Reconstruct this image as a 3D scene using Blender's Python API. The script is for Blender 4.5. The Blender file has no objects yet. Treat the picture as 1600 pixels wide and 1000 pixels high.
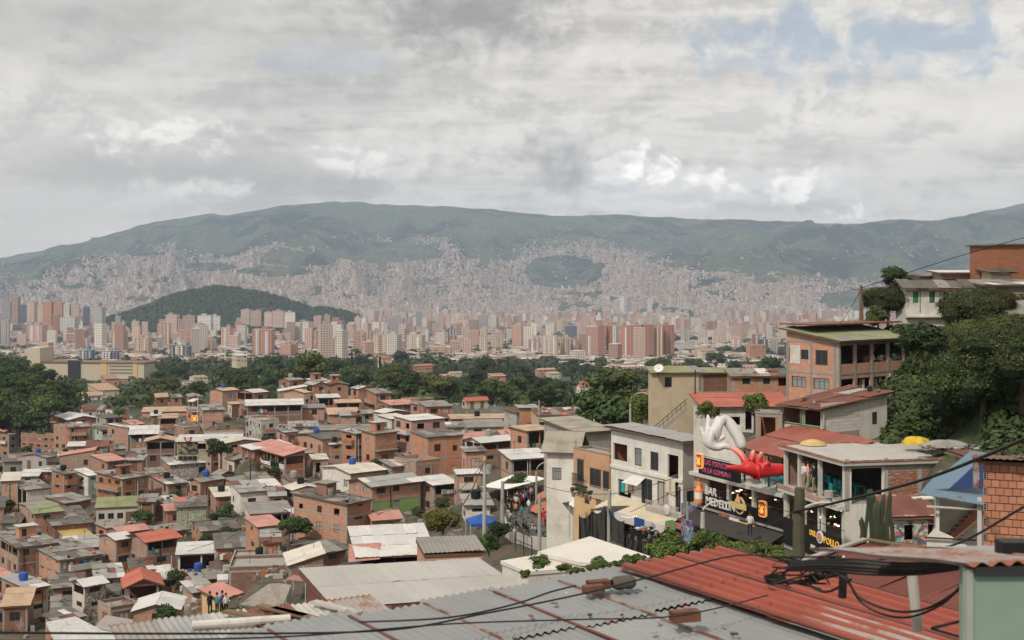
import bpy, math, random
import numpy as np
from mathutils import Vector, Matrix, noise as mnoise
R = math.radians
random.seed(7); np.random.seed(7)
SC = bpy.context.scene
COL = SC.collection
# ---------------------------------------------------------------- camera (at the origin, level, looking along +Y)
HZ, FPX = 430.0, 2000.0
cam_data = bpy.data.cameras.new('camera'); cam = bpy.data.objects.new('camera', cam_data); COL.objects.link(cam)
cam.location = (0, 0, 0); cam.rotation_euler = (R(90), 0, 0)
cam_data.sensor_width = 36; cam_data.lens = 36*FPX/1600; cam_data.shift_y = -(500-HZ)/1600
cam_data.clip_start = 0.3; cam_data.clip_end = 60000
cam_data.dof.use_dof = True; cam_data.dof.focus_distance = 130; cam_data.dof.aperture_fstop = 4.0
SC.camera = cam
# ---------------------------------------------------------------- node helper
class NT:
    def __init__(s, tree): s.t = tree; s.n = tree.nodes; s.l = tree.links
    def node(s, kind, **kw):
        n = s.n.new(kind)
        for k, v in kw.items(): setattr(n, k, v)
        return n
    def put(s, sock, v):
        if v is None: return
        if isinstance(v, bpy.types.NodeSocket): s.l.new(v, sock)
        elif isinstance(v, (tuple, list)) and len(v) == 3 and sock.type == 'RGBA': sock.default_value = (*v, 1)
        else: sock.default_value = v
    def m(s, op, a, b=None, c=None, clamp=False):
        n = s.node('ShaderNodeMath', operation=op, use_clamp=clamp)
        for i, v in enumerate((a, b, c)): s.put(n.inputs[i], v)
        return n.outputs[0]
    def v(s, op, a, b=None):
        n = s.node('ShaderNodeVectorMath', operation=op); s.put(n.inputs[0], a); s.put(n.inputs[1], b)
        return n.outputs['Value'] if op in ('LENGTH', 'DOT_PRODUCT') else n.outputs[0]
    def mix(s, f, a, b, mode='MIX'):
        n = s.node('ShaderNodeMix', data_type='RGBA', blend_type=mode); n.clamp_factor = True
        s.put(n.inputs[0], f); s.put(n.inputs[6], a); s.put(n.inputs[7], b); return n.outputs[2]
    def ramp(s, f, lo, hi, a=0.0, b=1.0, smooth=True):
        n = s.node('ShaderNodeMapRange', interpolation_type='SMOOTHSTEP' if smooth else 'LINEAR')
        for k, v in zip(('Value', 'From Min', 'From Max', 'To Min', 'To Max'), (f, lo, hi, a, b)): s.put(n.inputs[k], v)
        return n.outputs[0]
    def noise(s, vec, scale, detail=4, rough=.55, dist=0.0, out=0):
        n = s.node('ShaderNodeTexNoise'); s.put(n.inputs['Vector'], vec)
        for k, v in (('Scale', scale), ('Detail', detail), ('Roughness', rough), ('Distortion', dist)): n.inputs[k].default_value = v
        return n.outputs[out]
    def shift(s, vec):
        oi = s.node('ShaderNodeObjectInfo').outputs['Random']; c = s.node('ShaderNodeCombineXYZ'); s.put(c.inputs[0], s.m('MULTIPLY', oi, 91.0)); s.put(c.inputs[1], s.m('MULTIPLY', oi, 57.0)); s.put(c.inputs[2], s.m('MULTIPLY', oi, 23.0))
        return s.v('ADD', vec, c.outputs[0])
    def map(s, vec, loc=(0,0,0), scale=(1,1,1), rot=(0,0,0)):
        n = s.node('ShaderNodeMapping'); s.put(n.inputs[0], vec)
        n.inputs[1].default_value = loc; n.inputs[2].default_value = rot; n.inputs[3].default_value = scale; return n.outputs[0]
# ---------------------------------------------------------------- sun and sky
SUN_EL, SUN_AZ = 46.0, -148.0          # azimuth measured from +Y towards +X
sd = bpy.data.lights.new('sun', 'SUN'); sun = bpy.data.objects.new('sun', sd); COL.objects.link(sun)
sd.energy = 3.3; sd.angle = R(4); sd.color = (1.0, .90, .77)
_d = Vector((math.sin(R(SUN_AZ))*math.cos(R(SUN_EL)), math.cos(R(SUN_AZ))*math.cos(R(SUN_EL)), math.sin(R(SUN_EL))))
sun.rotation_euler = _d.to_track_quat('Z', 'Y').to_euler()
W = bpy.data.worlds.new('World'); SC.world = W; W.use_nodes = True
N = NT(W.node_tree); N.n.clear()
SKYS = 0.1; HAZE = 0.000074
tc = N.node('ShaderNodeTexCoord').outputs['Generated']
sky = N.node('ShaderNodeTexSky', sky_type='NISHITA', sun_disc=False, sun_elevation=R(SUN_EL), sun_rotation=R(SUN_AZ), altitude=1600, dust_density=2.0)
sx = N.node('ShaderNodeSeparateXYZ'); N.l.new(tc, sx.inputs[0])
el = N.m('ARCSINE', sx.outputs[2])
def blob(px, py, rx, ry, soft=1.0):
    d = Vector(((px-800)/FPX, 1, (HZ-py)/FPX)).normalized()
    q = N.v('SUBTRACT', tc, tuple(d)); q = N.v('MULTIPLY', q, (FPX/rx, FPX/rx, FPX/ry))
    return q, N.v('LENGTH', q)
def warpblob(px, py, rx, ry, nz, amt=.9, lo=.5, hi=1.15):
    q, r = blob(px, py, rx, ry)
    r2 = N.m('ADD', r, N.m('MULTIPLY', N.m('SUBTRACT', nz, .5), -amt*5))
    return N.ramp(r2, lo, hi, 1, 0)
zc = N.m('MAXIMUM', N.m('ADD', sx.outputs[2], .09), .03)
pl_ = N.node('ShaderNodeCombineXYZ'); N.put(pl_.inputs[0], N.m('DIVIDE', sx.outputs[0], zc)); N.put(pl_.inputs[1], N.m('DIVIDE', sx.outputs[1], zc)); pl_ = pl_.outputs[0]
nb = N.noise(pl_, .42, 9, .58, .25)                        # broad cloud layer, seen in perspective
nb2 = N.noise(N.map(pl_, loc=(-.22, .30, 0)), .42, 9, .58, .25)
nf = N.noise(N.map(tc, loc=(3, 1, 2), scale=(1, 1, 1.6)), 11, 12, .68, .15)    # billows
nf2 = N.noise(N.map(tc, loc=(3.008, 1, 1.984), scale=(1, 1, 1.6)), 11, 12, .68, .15)
nf3 = N.noise(N.map(tc, loc=(2, 7, 1), scale=(1, 1, 1.3)), 26, 10, .62, .3)
nfs = N.m('SUBTRACT', nf3, N.noise(N.map(tc, loc=(2.004, 7, .991), scale=(1, 1, 1.3)), 26, 10, .62, .3))
ns = N.noise(N.map(pl_, loc=(5, 2, 0), scale=(.3, 1.3, 1)), 1.2, 9, .62, .3)
cumc = N.mix(N.ramp(nfs, -.10, .10), (.78, .755, .71), (1.3, 1.25, 1.16))
rel = N.m('ADD', N.m('MULTIPLY', N.m('SUBTRACT', nb, nb2), 2.2), N.m('MULTIPLY', N.m('SUBTRACT', nf, nf2), 2.6))
base = N.mix(N.ramp(nb, .36, .60), (.98, .93, .85), (.58, .55, .505))
base = N.mix(N.m('MULTIPLY', N.ramp(ns, .40, .62), .7), base, (1.0, .95, .87))
base = N.mix(N.ramp(rel, .01, .28, 0, .45), base, (1.05, 1.0, .93)); base = N.mix(N.ramp(rel, -.01, -.28, 0, .35), base, (.40, .395, .39))
base = N.mix(N.ramp(el, .015, .10, .35, 0), base, (1.0, .94, .84))
base = N.mix(N.m('MULTIPLY', warpblob(120, 30, 560, 150, nb, .8, .1, 1.3), .55), base, (.40, .395, .385))
base = N.mix(N.m('MULTIPLY', warpblob(0, 330, 230, 120, nb, .3, .3, 1.3), .7), base, (.88, .81, .72))
base = N.mix(N.m('MULTIPLY', warpblob(330, 265, 330, 48, nf, .9, .2, 1.1), .6), base, (.50, .47, .43))
base = N.mix(N.m('MULTIPLY', warpblob(275, 212, 130, 30, nf3, .9, .0, 1.15), .75), base, cumc)
base = N.mix(N.m('MULTIPLY', warpblob(570, 250, 85, 34, nf3, .9, .0, 1.15), .7), base, cumc)
base = N.mix(N.m('MULTIPLY', warpblob(340, 296, 150, 16, nf3, .9, .0, 1.15), .6), base, cumc)
base = N.mix(N.m('MULTIPLY', warpblob(520, 290, 120, 22, nf, .9, .3, .9), .4), base, (.45, .445, .44))
# blue openings
blue = N.mix(.45, sky.outputs[0], (6.5, 6.6, 6.6)); blue = N.mix(1.0, blue, (SKYS, SKYS, SKYS), 'MULTIPLY')
bm = N.m('MAXIMUM', N.m('MULTIPLY', warpblob(1420, 60, 300, 62, nf3, .9, .1, 1.25), .85), N.m('MULTIPLY', warpblob(1200, 95, 150, 30, nf3, 1.1, .2, 1.1), .5))
bm = N.m('MAXIMUM', bm, N.m('MULTIPLY', warpblob(450, 95, 130, 26, nf, 1.1, .3, 1.0), .35))
farblue = N.m('MULTIPLY', N.ramp(nb, .34, .44, 1, 0), N.ramp(el, .3, .6))
bm = N.m('MAXIMUM', bm, farblue)
base = N.mix(bm, base, blue)
# dark ragged cloud overhead, then the bright bank on the ridge
base = N.mix(N.m('MULTIPLY', warpblob(755, 20, 160, 70, nf3, .8, .0, 1.3), .85), base, (.33, .32, .31))
base = N.mix(N.m('MULTIPLY', warpblob(1100, 305, 270, 52, nf, .75, .5, 1.0), .85), base, (1.05, 1.02, .97))
for (bx_, by_, rx_, ry_) in ((950, 268, 34, 18), (988, 252, 40, 26), (1035, 268, 44, 26), (1090, 288, 60, 26), (1160, 300, 60, 24), (1225, 306, 60, 22), (1300, 330, 60, 14)): base = N.mix(N.m('MULTIPLY', warpblob(bx_, by_, rx_*1.2, ry_*1.2, nf3, .9, .4, 1.0), .85), base, N.mix(N.ramp(nfs, -.12, .12), (.92, .89, .84), (1.55, 1.49, 1.39)))
base = N.mix(N.m('MULTIPLY', warpblob(1180, 310, 150, 30, nf, 1.2, .3, .8), .9), base, (1.0, .97, .91))
base = N.mix(N.m('MULTIPLY', warpblob(1200, 325, 200, 20, nf, .9, .4, 1.0), .5), base, (.58, .57, .555))
base = N.mix(N.m('MULTIPLY', warpblob(862, 262, 75, 62, nf3, .8, .0, 1.2), .8), base, (.38, .37, .36))
for (bx_, by_, rx_, ry_) in ((960, 292, 60, 9), (1060, 308, 70, 9), (1180, 322, 80, 9)): base = N.mix(N.m('MULTIPLY', warpblob(bx_, by_, rx_, ry_*1.3, nf3, .8, .3, 1.0), .5), base, (.75, .73, .70))
base = N.mix(N.ramp(el, -.06, -.01, 1, 0), base, (.17, .165, .15))
bg = N.node('ShaderNodeBackground'); bg.inputs[1].default_value = SKYS
N.l.new(N.mix(1.0, base, (1.13/SKYS,)*3, 'MULTIPLY'), bg.inputs[0])
N.l.new(bg.outputs[0], N.node('ShaderNodeOutputWorld').inputs[0])
W.cycles.sampling_method = 'MANUAL'; W.cycles.sample_map_resolution = 512
# ---------------------------------------------------------------- exposure and sampling
SC.view_settings.view_transform = 'Standard'; SC.view_settings.look = 'None'
SC.view_settings.exposure = -0.2; SC.view_settings.gamma = 1.0; SC.view_settings.use_curve_mapping = False
cy = SC.cycles
cy.max_bounces = 5; cy.diffuse_bounces = 3; cy.glossy_bounces = 2; cy.transmission_bounces = 3; cy.volume_bounces = 1; cy.transparent_max_bounces = 6
cy.caustics_reflective = False; cy.caustics_refractive = False
cy.use_adaptive_sampling = True; cy.adaptive_threshold = .02
try: cy.use_denoising = True; cy.denoiser = 'OPENIMAGEDENOISE'
except Exception: pass
# ================================================================ library
def P(px, py, D): return Vector(((px-800)/FPX*D, D, (HZ-py)/FPX*D))
def pick(p): return (800+FPX*p[0]/p[1], HZ-FPX*p[2]/p[1])
def tag(o, label=None, cat=None, group=None, kind=None):
    if label: o['label'] = label
    if cat: o['category'] = cat
    if group: o['group'] = group
    if kind: o['kind'] = kind
    return o
def link(o, parent=None, M=None):
    COL.objects.link(o)
    if parent is not None: o.parent = parent
    if M is not None: o.matrix_basis = M
    return o
def empty(name, loc=(0,0,0), rz=0, label=None, cat=None, group=None, parent=None):
    o = bpy.data.objects.new(name, None); o.empty_display_size = .1
    link(o, parent); o.location = loc; o.rotation_euler = (0, 0, rz)
    return tag(o, label, cat, group)
class MB:
    """collects quads, boxes and tubes, then links them as one mesh object"""
    def __init__(s): s.v = []; s.f = []; s.uv = []; s.mi = []; s.mats = []; s.M = None
    def mat(s, m):
        if m not in s.mats: s.mats.append(m)
        return s.mats.index(m)
    def poly(s, pts, uvs, m):
        b = len(s.v)
        s.v += [tuple(s.M @ Vector(p)) if s.M is not None else tuple(p) for p in pts]
        s.f.append(tuple(range(b, b+len(pts)))); s.uv += list(uvs) if uvs else [(0, 0)]*len(pts); s.mi.append(s.mat(m))
    def box(s, x0, x1, y0, y1, z0, z1, m, skip=''):
        q = s.poly
        if 'f' not in skip: q([(x0,y0,z0),(x1,y0,z0),(x1,y0,z1),(x0,y0,z1)], [(x0,z0),(x1,z0),(x1,z1),(x0,z1)], m)
        q([(x1,y1,z0),(x0,y1,z0),(x0,y1,z1),(x1,y1,z1)], [(x1,z0),(x0,z0),(x0,z1),(x1,z1)], m)
        q([(x0,y1,z0),(x0,y0,z0),(x0,y0,z1),(x0,y1,z1)], [(y1,z0),(y0,z0),(y0,z1),(y1,z1)], m)
        q([(x1,y0,z0),(x1,y1,z0),(x1,y1,z1),(x1,y0,z1)], [(y0,z0),(y1,z0),(y1,z1),(y0,z1)], m)
        q([(x0,y0,z1),(x1,y0,z1),(x1,y1,z1),(x0,y1,z1)], [(x0,y0),(x1,y0),(x1,y1),(x0,y1)], m)
        q([(x0,y1,z0),(x1,y1,z0),(x1,y0,z0),(x0,y0,z0)], [(x0,y1),(x1,y1),(x1,y0),(x0,y0)], m)
    def obox(s, c, size, m, rot=None):
        old = s.M; T = Matrix.Translation(c)
        if rot is not None: T = T @ rot
        s.M = T if old is None else old @ T
        a, b, d = size[0]/2, size[1]/2, size[2]/2; s.box(-a, a, -b, b, -d, d, m); s.M = old
    def beam(s, p, q, w, h, m):
        p, q = Vector(p), Vector(q); d = q-p
        if d.length < 1e-5: return
        s.obox((p+q)/2, (d.length, w, h), m, d.to_track_quat('X', 'Z').to_matrix().to_4x4())
    def tube(s, pts, r, m, n=6, cap=True):
        pts = [Vector(p) for p in pts]; rs = r if isinstance(r, (list, tuple)) else [r]*len(pts); rings = []
        for i, p in enumerate(pts):
            d = (pts[min(i+1, len(pts)-1)]-pts[max(i-1, 0)]).normalized()
            a = d.cross(Vector((0, 0, 1)) if abs(d.z) < .95 else Vector((1, 0, 0))).normalized(); b = d.cross(a)
            rings.append([p+(a*math.cos(t)+b*math.sin(t))*rs[i] for t in [2*math.pi*k/n for k in range(n)]])
        for i in range(len(rings)-1):
            for k in range(n):
                k2 = (k+1) % n; s.poly([rings[i][k], rings[i][k2], rings[i+1][k2], rings[i+1][k]], None, m)
        if cap: s.poly(rings[-1], None, m); s.poly(rings[0][::-1], None, m)
    def lathe(s, prof, m, n=12, c=(0,0,0)):
        c = Vector(c); rings = [[c+Vector((r*math.cos(2*math.pi*k/n), r*math.sin(2*math.pi*k/n), z)) for k in range(n)] for r, z in prof]
        for i in range(len(rings)-1):
            for k in range(n):
                k2 = (k+1) % n; s.poly([rings[i][k], rings[i][k2], rings[i+1][k2], rings[i+1][k]], None, m)
    def data(s, name, smooth=False):
        me = bpy.data.meshes.new(name); me.from_pydata(s.v, [], s.f)
        for m in s.mats: me.materials.append(m)
        if s.f:
            me.polygons.foreach_set('material_index', s.mi)
            ul = me.uv_layers.new(name='UVMap'); ul.data.foreach_set('uv', [c for t in s.uv for c in t])
        if smooth: me.polygons.foreach_set('use_smooth', [True]*len(me.polygons))
        me.update(); return me
    def build(s, name, parent=None, M=None, smooth=False):
        return link(bpy.data.objects.new(name, s.data(name, smooth)), parent, M)
def np_mesh(name, V, F, mats, cols=None, mi=None, uv=None, smooth=False):
    """V (n,3), F (m,4) quads; cols (m,3) per-face colour -> attribute 'Col'"""
    me = bpy.data.meshes.new(name); n, m = len(V), len(F)
    me.vertices.add(n); me.vertices.foreach_set('co', np.asarray(V, dtype=np.float32).ravel())
    k = F.shape[1]; me.loops.add(m*k); me.loops.foreach_set('vertex_index', np.asarray(F, dtype=np.int32).ravel())
    me.polygons.add(m); me.polygons.foreach_set('loop_start', np.arange(0, m*k, k, dtype=np.int32))
    try: me.polygons.foreach_set('loop_total', np.full(m, k, dtype=np.int32))
    except Exception: pass
    for q in mats: me.materials.append(q)
    if mi is not None: me.polygons.foreach_set('material_index', np.asarray(mi, dtype=np.int32))
    me.polygons.foreach_set('use_smooth', np.full(m, bool(smooth)))
    if uv is not None:
        ul = me.uv_layers.new(name='UVMap'); ul.data.foreach_set('uv', np.asarray(uv, dtype=np.float32).ravel())
    if cols is not None:
        at = me.attributes.new('Col', 'FLOAT_COLOR', 'FACE')
        c = np.ones((m, 4), dtype=np.float32); c[:, :3] = cols; at.data.foreach_set('color', c.ravel())
    me.update(); me.validate(); return me
# ---------------------------------------------------------------- materials
MATS = {}
def newmat(name):
    m = bpy.data.materials.new(name); m.use_nodes = True; n = NT(m.node_tree)
    bs = n.n.get('Principled BSDF'); return m, n, bs
def srgb(r, g, b):
    f = lambda c: (c/255/12.92 if c/255 <= .04045 else ((c/255+.055)/1.055)**2.4)
    return (f(r), f(g), f(b))
def mulc(c, k): return tuple(min(1, x*k) for x in c)
def bump(n, bs, h, st=.3, dist=.02):
    b = n.node('ShaderNodeBump'); b.inputs['Strength'].default_value = st; b.inputs['Distance'].default_value = dist
    n.put(b.inputs['Height'], h); n.l.new(b.outputs[0], bs.inputs['Normal'])
def m_brick(key, c1, c2, mortar, w=.33, h=.21, ms=.012, dirt=.35):
    if key in MATS: return MATS[key]
    m, n, bs = newmat(key); uv = n.node('ShaderNodeTexCoord').outputs['UV']; ob = n.shift(n.node('ShaderNodeTexCoord').outputs['Object'])
    b = n.node('ShaderNodeTexBrick'); n.put(b.inputs['Vector'], uv)
    for k, v in (('Scale', 1.0), ('Mortar Size', ms), ('Brick Width', w), ('Row Height', h), ('Mortar Smooth', .2), ('Bias', 0.0)): b.inputs[k].default_value = v
    n.put(b.inputs['Color1'], c1); n.put(b.inputs['Color2'], c2); n.put(b.inputs['Mortar'], mortar)
    oi = n.node('ShaderNodeObjectInfo').outputs['Random']
    nz = n.noise(ob, .8, 9, .72); nz2 = n.noise(n.map(ob, scale=(1.2, 1.2, .3)), 2.6, 8, .75)
    c = n.mix(n.ramp(nz, .38, .68, 0, dirt), b.outputs[0], mulc(c1, .45))
    c = n.mix(n.ramp(nz2, .5, .72, 0, .6), c, mulc(mortar, .75)); pt = n.noise(ob, .33, 5, .6); c = n.mix(n.ramp(pt, .615, .63, 0, .75), c, (.36, .33, .295))
    c = n.mix(n.ramp(n.noise(ob, 4.5, 4, .7), .35, .7, 0, .35), c, mulc(c1, .5))
    hs = n.node('ShaderNodeHueSaturation'); n.put(hs.inputs['Color'], c)
    n.put(hs.inputs['Value'], n.ramp(oi, 0, 1, .78, 1.18, False)); n.put(hs.inputs['Saturation'], n.ramp(n.m('FRACT', n.m('MULTIPLY', oi, 7.3)), 0, 1, .78, 1.08, False))
    n.l.new(hs.outputs[0], bs.inputs['Base Color']); bs.inputs['Roughness'].default_value = .9
    bump(n, bs, b.outputs['Fac'], -.4, .01); MATS[key] = m; return m
def m_plain(key, c, rough=.8, var=.25, scale=1.0, dark=None, streak=True, metal=0.0, spec=.3):
    if key in MATS: return MATS[key]
    m, n, bs = newmat(key); ob = n.shift(n.node('ShaderNodeTexCoord').outputs['Object'])
    nz = n.noise(ob, .8*scale, 7, .65); nz3 = n.noise(ob, 9*scale, 3, .6)
    d = dark or mulc(c, .5)
    col = n.mix(n.ramp(nz, .4, .7, 0, var*1.6), c, d)
    if streak:
        nz2 = n.noise(n.map(ob, scale=(1.5, 1.5, .12)), 2.6*scale, 5, .7); col = n.mix(n.ramp(nz2, .52, .78, 0, var*1.8), col, mulc(d, .8))
    col = n.mix(n.ramp(nz3, .3, .7, 0, .18), col, mulc(c, .7))
    oi = n.node('ShaderNodeObjectInfo').outputs['Random']
    col = n.mix(1.0, col, n.node('ShaderNodeCombineColor').outputs[0], 'MIX') if False else col
    hs = n.node('ShaderNodeHueSaturation'); n.put(hs.inputs['Color'], col); n.put(hs.inputs['Value'], n.ramp(oi, 0, 1, .86, 1.1, False))
    n.l.new(hs.outputs[0], bs.inputs['Base Color']); bs.inputs['Roughness'].default_value = rough; bs.inputs['Metallic'].default_value = metal
    bs.inputs['Specular IOR Level'].default_value = spec
    MATS[key] = m; return m
def m_tin(key, c, rust=(.16, .055, .03), amt=.3, rough=.6, var=.3, sc=1.0):
    """roof sheet: world-space grime, rust along the overlaps, tone changes from sheet to sheet"""
    if key in MATS: return MATS[key]
    m, n, bs = newmat(key); tcn = n.node('ShaderNodeTexCoord'); geo = n.node('ShaderNodeNewGeometry').outputs['Position']
    oi = n.node('ShaderNodeObjectInfo').outputs['Random']
    a = n.noise(geo, .55*sc, 8, .7); b = n.noise(geo, 3.1*sc, 6, .7); uv = tcn.outputs['UV']
    st = n.noise(n.map(uv, scale=(14, 1.2, 1)), 1.0, 4, .6)
    col = n.mix(n.ramp(a, .4, .72, 0, var*1.5), c, mulc(c, .45))
    col = n.mix(n.ramp(st, .45, .75, 0, .3), col, mulc(c, .6))
    su = n.node('ShaderNodeSeparateXYZ'); n.l.new(uv, su.inputs[0])
    edge = n.m('MAXIMUM', n.ramp(su.outputs[1], .0, .12, .25, 0), n.ramp(su.outputs[1], .9, 1.0, 0, .25))
    rm = n.ramp(n.m('ADD', n.m('ADD', b, edge), n.m('MULTIPLY', n.m('SUBTRACT', oi, .5), .25)), .78-amt*.55, .95-amt*.45)
    col = n.mix(rm, col, rust)
    hs = n.node('ShaderNodeHueSaturation'); n.put(hs.inputs['Color'], col); n.put(hs.inputs['Value'], n.ramp(oi, 0, 1, .88, 1.08, False))
    n.l.new(hs.outputs[0], bs.inputs['Base Color']); bs.inputs['Roughness'].default_value = rough; bs.inputs['Specular IOR Level'].default_value = .35
    MATS[key] = m; return m
BR = {
 'o': m_brick('brick_orange', (.56, .225, .105), (.43, .165, .08), (.44, .32, .23)),
 'r': m_brick('brick_red', (.41, .15, .08), (.33, .115, .062), (.37, .25, .18)),
 't': m_brick('brick_tan', (.52, .29, .18), (.44, .24, .15), (.47, .36, .27)),
 'd': m_brick('brick_weathered', (.32, .14, .08), (.25, .105, .06), (.27, .18, .13), dirt=.55),
 's': m_brick('brick_salmon', (.52, .235, .165), (.47, .2, .14), (.42, .24, .18), w=1.2, h=.45, ms=.02, dirt=.2),
}
PL = {
 'w': m_plain('plaster_white', (.66, .64, .59), dark=(.36, .32, .27), var=.28),
 'c': m_plain('plaster_cream', (.60, .53, .40), dark=(.34, .29, .22)),
 'g': m_plain('render_grey', (.36, .345, .325), dark=(.17, .16, .15)),
 'y': m_plain('plaster_yellow', (.62, .42, .22), dark=(.4, .27, .16)),
 'G': m_plain('plaster_green', (.24, .36, .13), dark=(.16, .22, .1)),
 'p': m_plain('plaster_purple', (.075, .05, .19), dark=(.05, .035, .12)),
 'm': m_plain('plaster_mint', (.36, .47, .36), dark=(.2, .25, .2)),
 'k': m_plain('plaster_pink', (.55, .28, .25), dark=(.35, .18, .15)),
 'a': m_plain('block_beige', (.50, .42, .30), dark=(.32, .26, .2)),
}
def m_mural(key, seed, pal, bgc, scale=1.3):
    if key in MATS: return MATS[key]
    m, n, bs = newmat(key); uv = n.node('ShaderNodeTexCoord').outputs['UV']
    w = n.v('ADD', uv, n.v('MULTIPLY', n.noise(n.map(uv, loc=(seed, 0, 0)), 1.1*scale, 3, .5, 0, 1), (1.1, 1.1, 0)))
    col = bgc
    for i, c in enumerate(pal):
        z = n.noise(n.map(w, loc=(seed*1.7+i*5.3, i*2.1, 0)), scale*(1.1+.35*i), 2, .45, 1.6)
        col = n.mix(n.ramp(z, .535, .56), col, c)
    ln = n.noise(n.map(w, loc=(seed*3.1, 9, 0)), scale*2.1, 2, .5, 2.0)
    col = n.mix(n.m('MULTIPLY', n.ramp(n.m('ABSOLUTE', n.m('SUBTRACT', ln, .5)), .008, .022, 1, 0), .8), col, (.03, .03, .03))
    dn = n.noise(uv, 3, 6, .7); col = n.mix(n.ramp(dn, .5, .75, 0, .5), col, (.3, .27, .24))
    n.l.new(col, bs.inputs['Base Color']) if isinstance(col, bpy.types.NodeSocket) else None
    bs.inputs['Roughness'].default_value = .85; MATS[key] = m; return m
MUR = {
 '1': m_mural('mural_graffiti', 1.3, [(.5,.5,.5), (.1,.09,.12), (.45,.3,.35), (.62,.6,.58)], (.3,.27,.25), 1.5),
 '2': m_mural('mural_green', 4.1, [(.2,.4,.24), (.45,.5,.4), (.1,.2,.16), (.5,.3,.22)], (.35,.42,.33), 1.0),
 '3': m_mural('mural_pastel', 7.7, [(.55,.58,.5), (.4,.5,.42), (.5,.42,.36), (.2,.2,.2)], (.55,.55,.5), 1.0),
 '4': m_mural('mural_bright', 11.2, [(.12,.42,.38), (.55,.16,.12), (.6,.5,.35), (.1,.14,.2)], (.55,.5,.42), .9),
 '5': m_mural('mural_purple', 15.2, [(.45,.4,.38), (.4,.06,.16), (.05,.04,.2), (.1,.3,.3)], (.08,.05,.2), 1.2),
 '6': m_mural('mural_jungle', 21.2, [(.05,.22,.09), (.25,.4,.05), (.5,.1,.06), (.02,.05,.04)], (.06,.14,.09), 1.2),
}
WALLM = {**BR, **PL, **MUR}
T_ = {
 'white': m_tin('tin_white', (.57, .56, .545), amt=.14, var=.2),
 'zinc': m_tin('tin_zinc', (.33, .33, .325), amt=.26, var=.25),
 'grey': m_tin('fibre_cement_grey', (.25, .235, .21), amt=.1, var=.35),
 'dark': m_tin('fibre_cement_dark', (.12, .11, .10), rust=(.2, .18, .15), amt=.25, var=.35),
 'red': m_tin('tin_red', (.43, .125, .085), rust=(.25, .09, .06), amt=.15, var=.25),
 'rust': m_tin('tin_rusty', (.17, .062, .042), rust=(.33, .26, .22), amt=.12, var=.35),
 'tan': m_tin('tin_tan', (.48, .33, .22), amt=.15, var=.25),
 'beige': m_tin('fibre_cement_beige', (.33, .30, .245), amt=.06, var=.4),
 'cream': m_tin('tin_cream', (.56, .52, .45), amt=.06, var=.18),
 'yellow': m_tin('tin_yellow', (.46, .36, .13), amt=.15, var=.3),
 'moss': m_tin('tin_moss', (.24, .26, .13), amt=.1, var=.3),
 'blue': m_tin('tin_blue', (.13, .205, .275), amt=.03, var=.15, rough=.5),
 'pink': m_tin('tin_pink', (.50, .24, .20), amt=.12, var=.25),
}
PALS = {
 'W': ['white']*6, 'Z': ['zinc']*4+['white'], 'G': ['grey']*6, 'D': ['dark']*7+['grey'], 'R': ['red']*6, 'U': ['rust']*7+['zinc'],
 'T': ['tan']*6, 'A': ['beige']*6, 'C': ['cream']*6, 'Y': ['yellow']*6, 'M': ['moss']*5+['grey'], 'B': ['blue']*6, 'K': ['pink']*6,
 'X': ['grey']*9+['dark', 'dark', 'zinc', 'white', 'rust'], 'V': ['zinc']*6+['white', 'white', 'grey', 'rust'],
 'Q': ['dark']*4+['rust']*4+['zinc', 'grey', 'red', 'grey', 'white'],
}
CONC = m_plain('concrete', (.34, .32, .295), dark=(.17, .16, .145)); CONCL = m_plain('concrete_pale', (.52, .505, .475), dark=(.3, .29, .27), var=.2)
SLAB = m_plain('interior_floor', (.12, .11, .10)); WOOD = m_plain('old_wood', (.19, .12, .075), streak=False); DARKM = m_plain('dark_metal', (.03, .03, .032), rough=.5)
FRAME = m_plain('window_frame_metal', (.10, .09, .08), rough=.5); FRAMEW = m_plain('window_frame_white', (.55, .54, .52), rough=.5)
GREENW = m_plain('green_painted_wood', (.06, .18, .06)); TEAL = m_plain('teal_metal', (.03, .30, .33), rough=.5)
BLACK = m_plain('black_rubber', (.012, .012, .013), rough=.55); WHITE = m_plain('white_paint', (.72, .71, .69)); ORANGE = m_plain('orange_paint', (.6, .2, .08))
CURT = m_plain('curtain_cloth', (.42, .38, .34)); BLUEC = m_plain('blue_canvas', (.03, .09, .34), var=.1); POLE = m_plain('pole_concrete', (.42, .41, .39))
def m_glass(key, c, rough=.12):
    if key in MATS: return MATS[key]
    m, n, bs = newmat(key); n.put(bs.inputs['Base Color'], c); bs.inputs['Roughness'].default_value = rough; bs.inputs['Specular IOR Level'].default_value = .5
    MATS[key] = m; return m
GLASS = m_glass('window_glass', (.025, .028, .03)); GLASS2 = m_glass('frosted_glass', (.25, .26, .27), .4)
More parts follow.
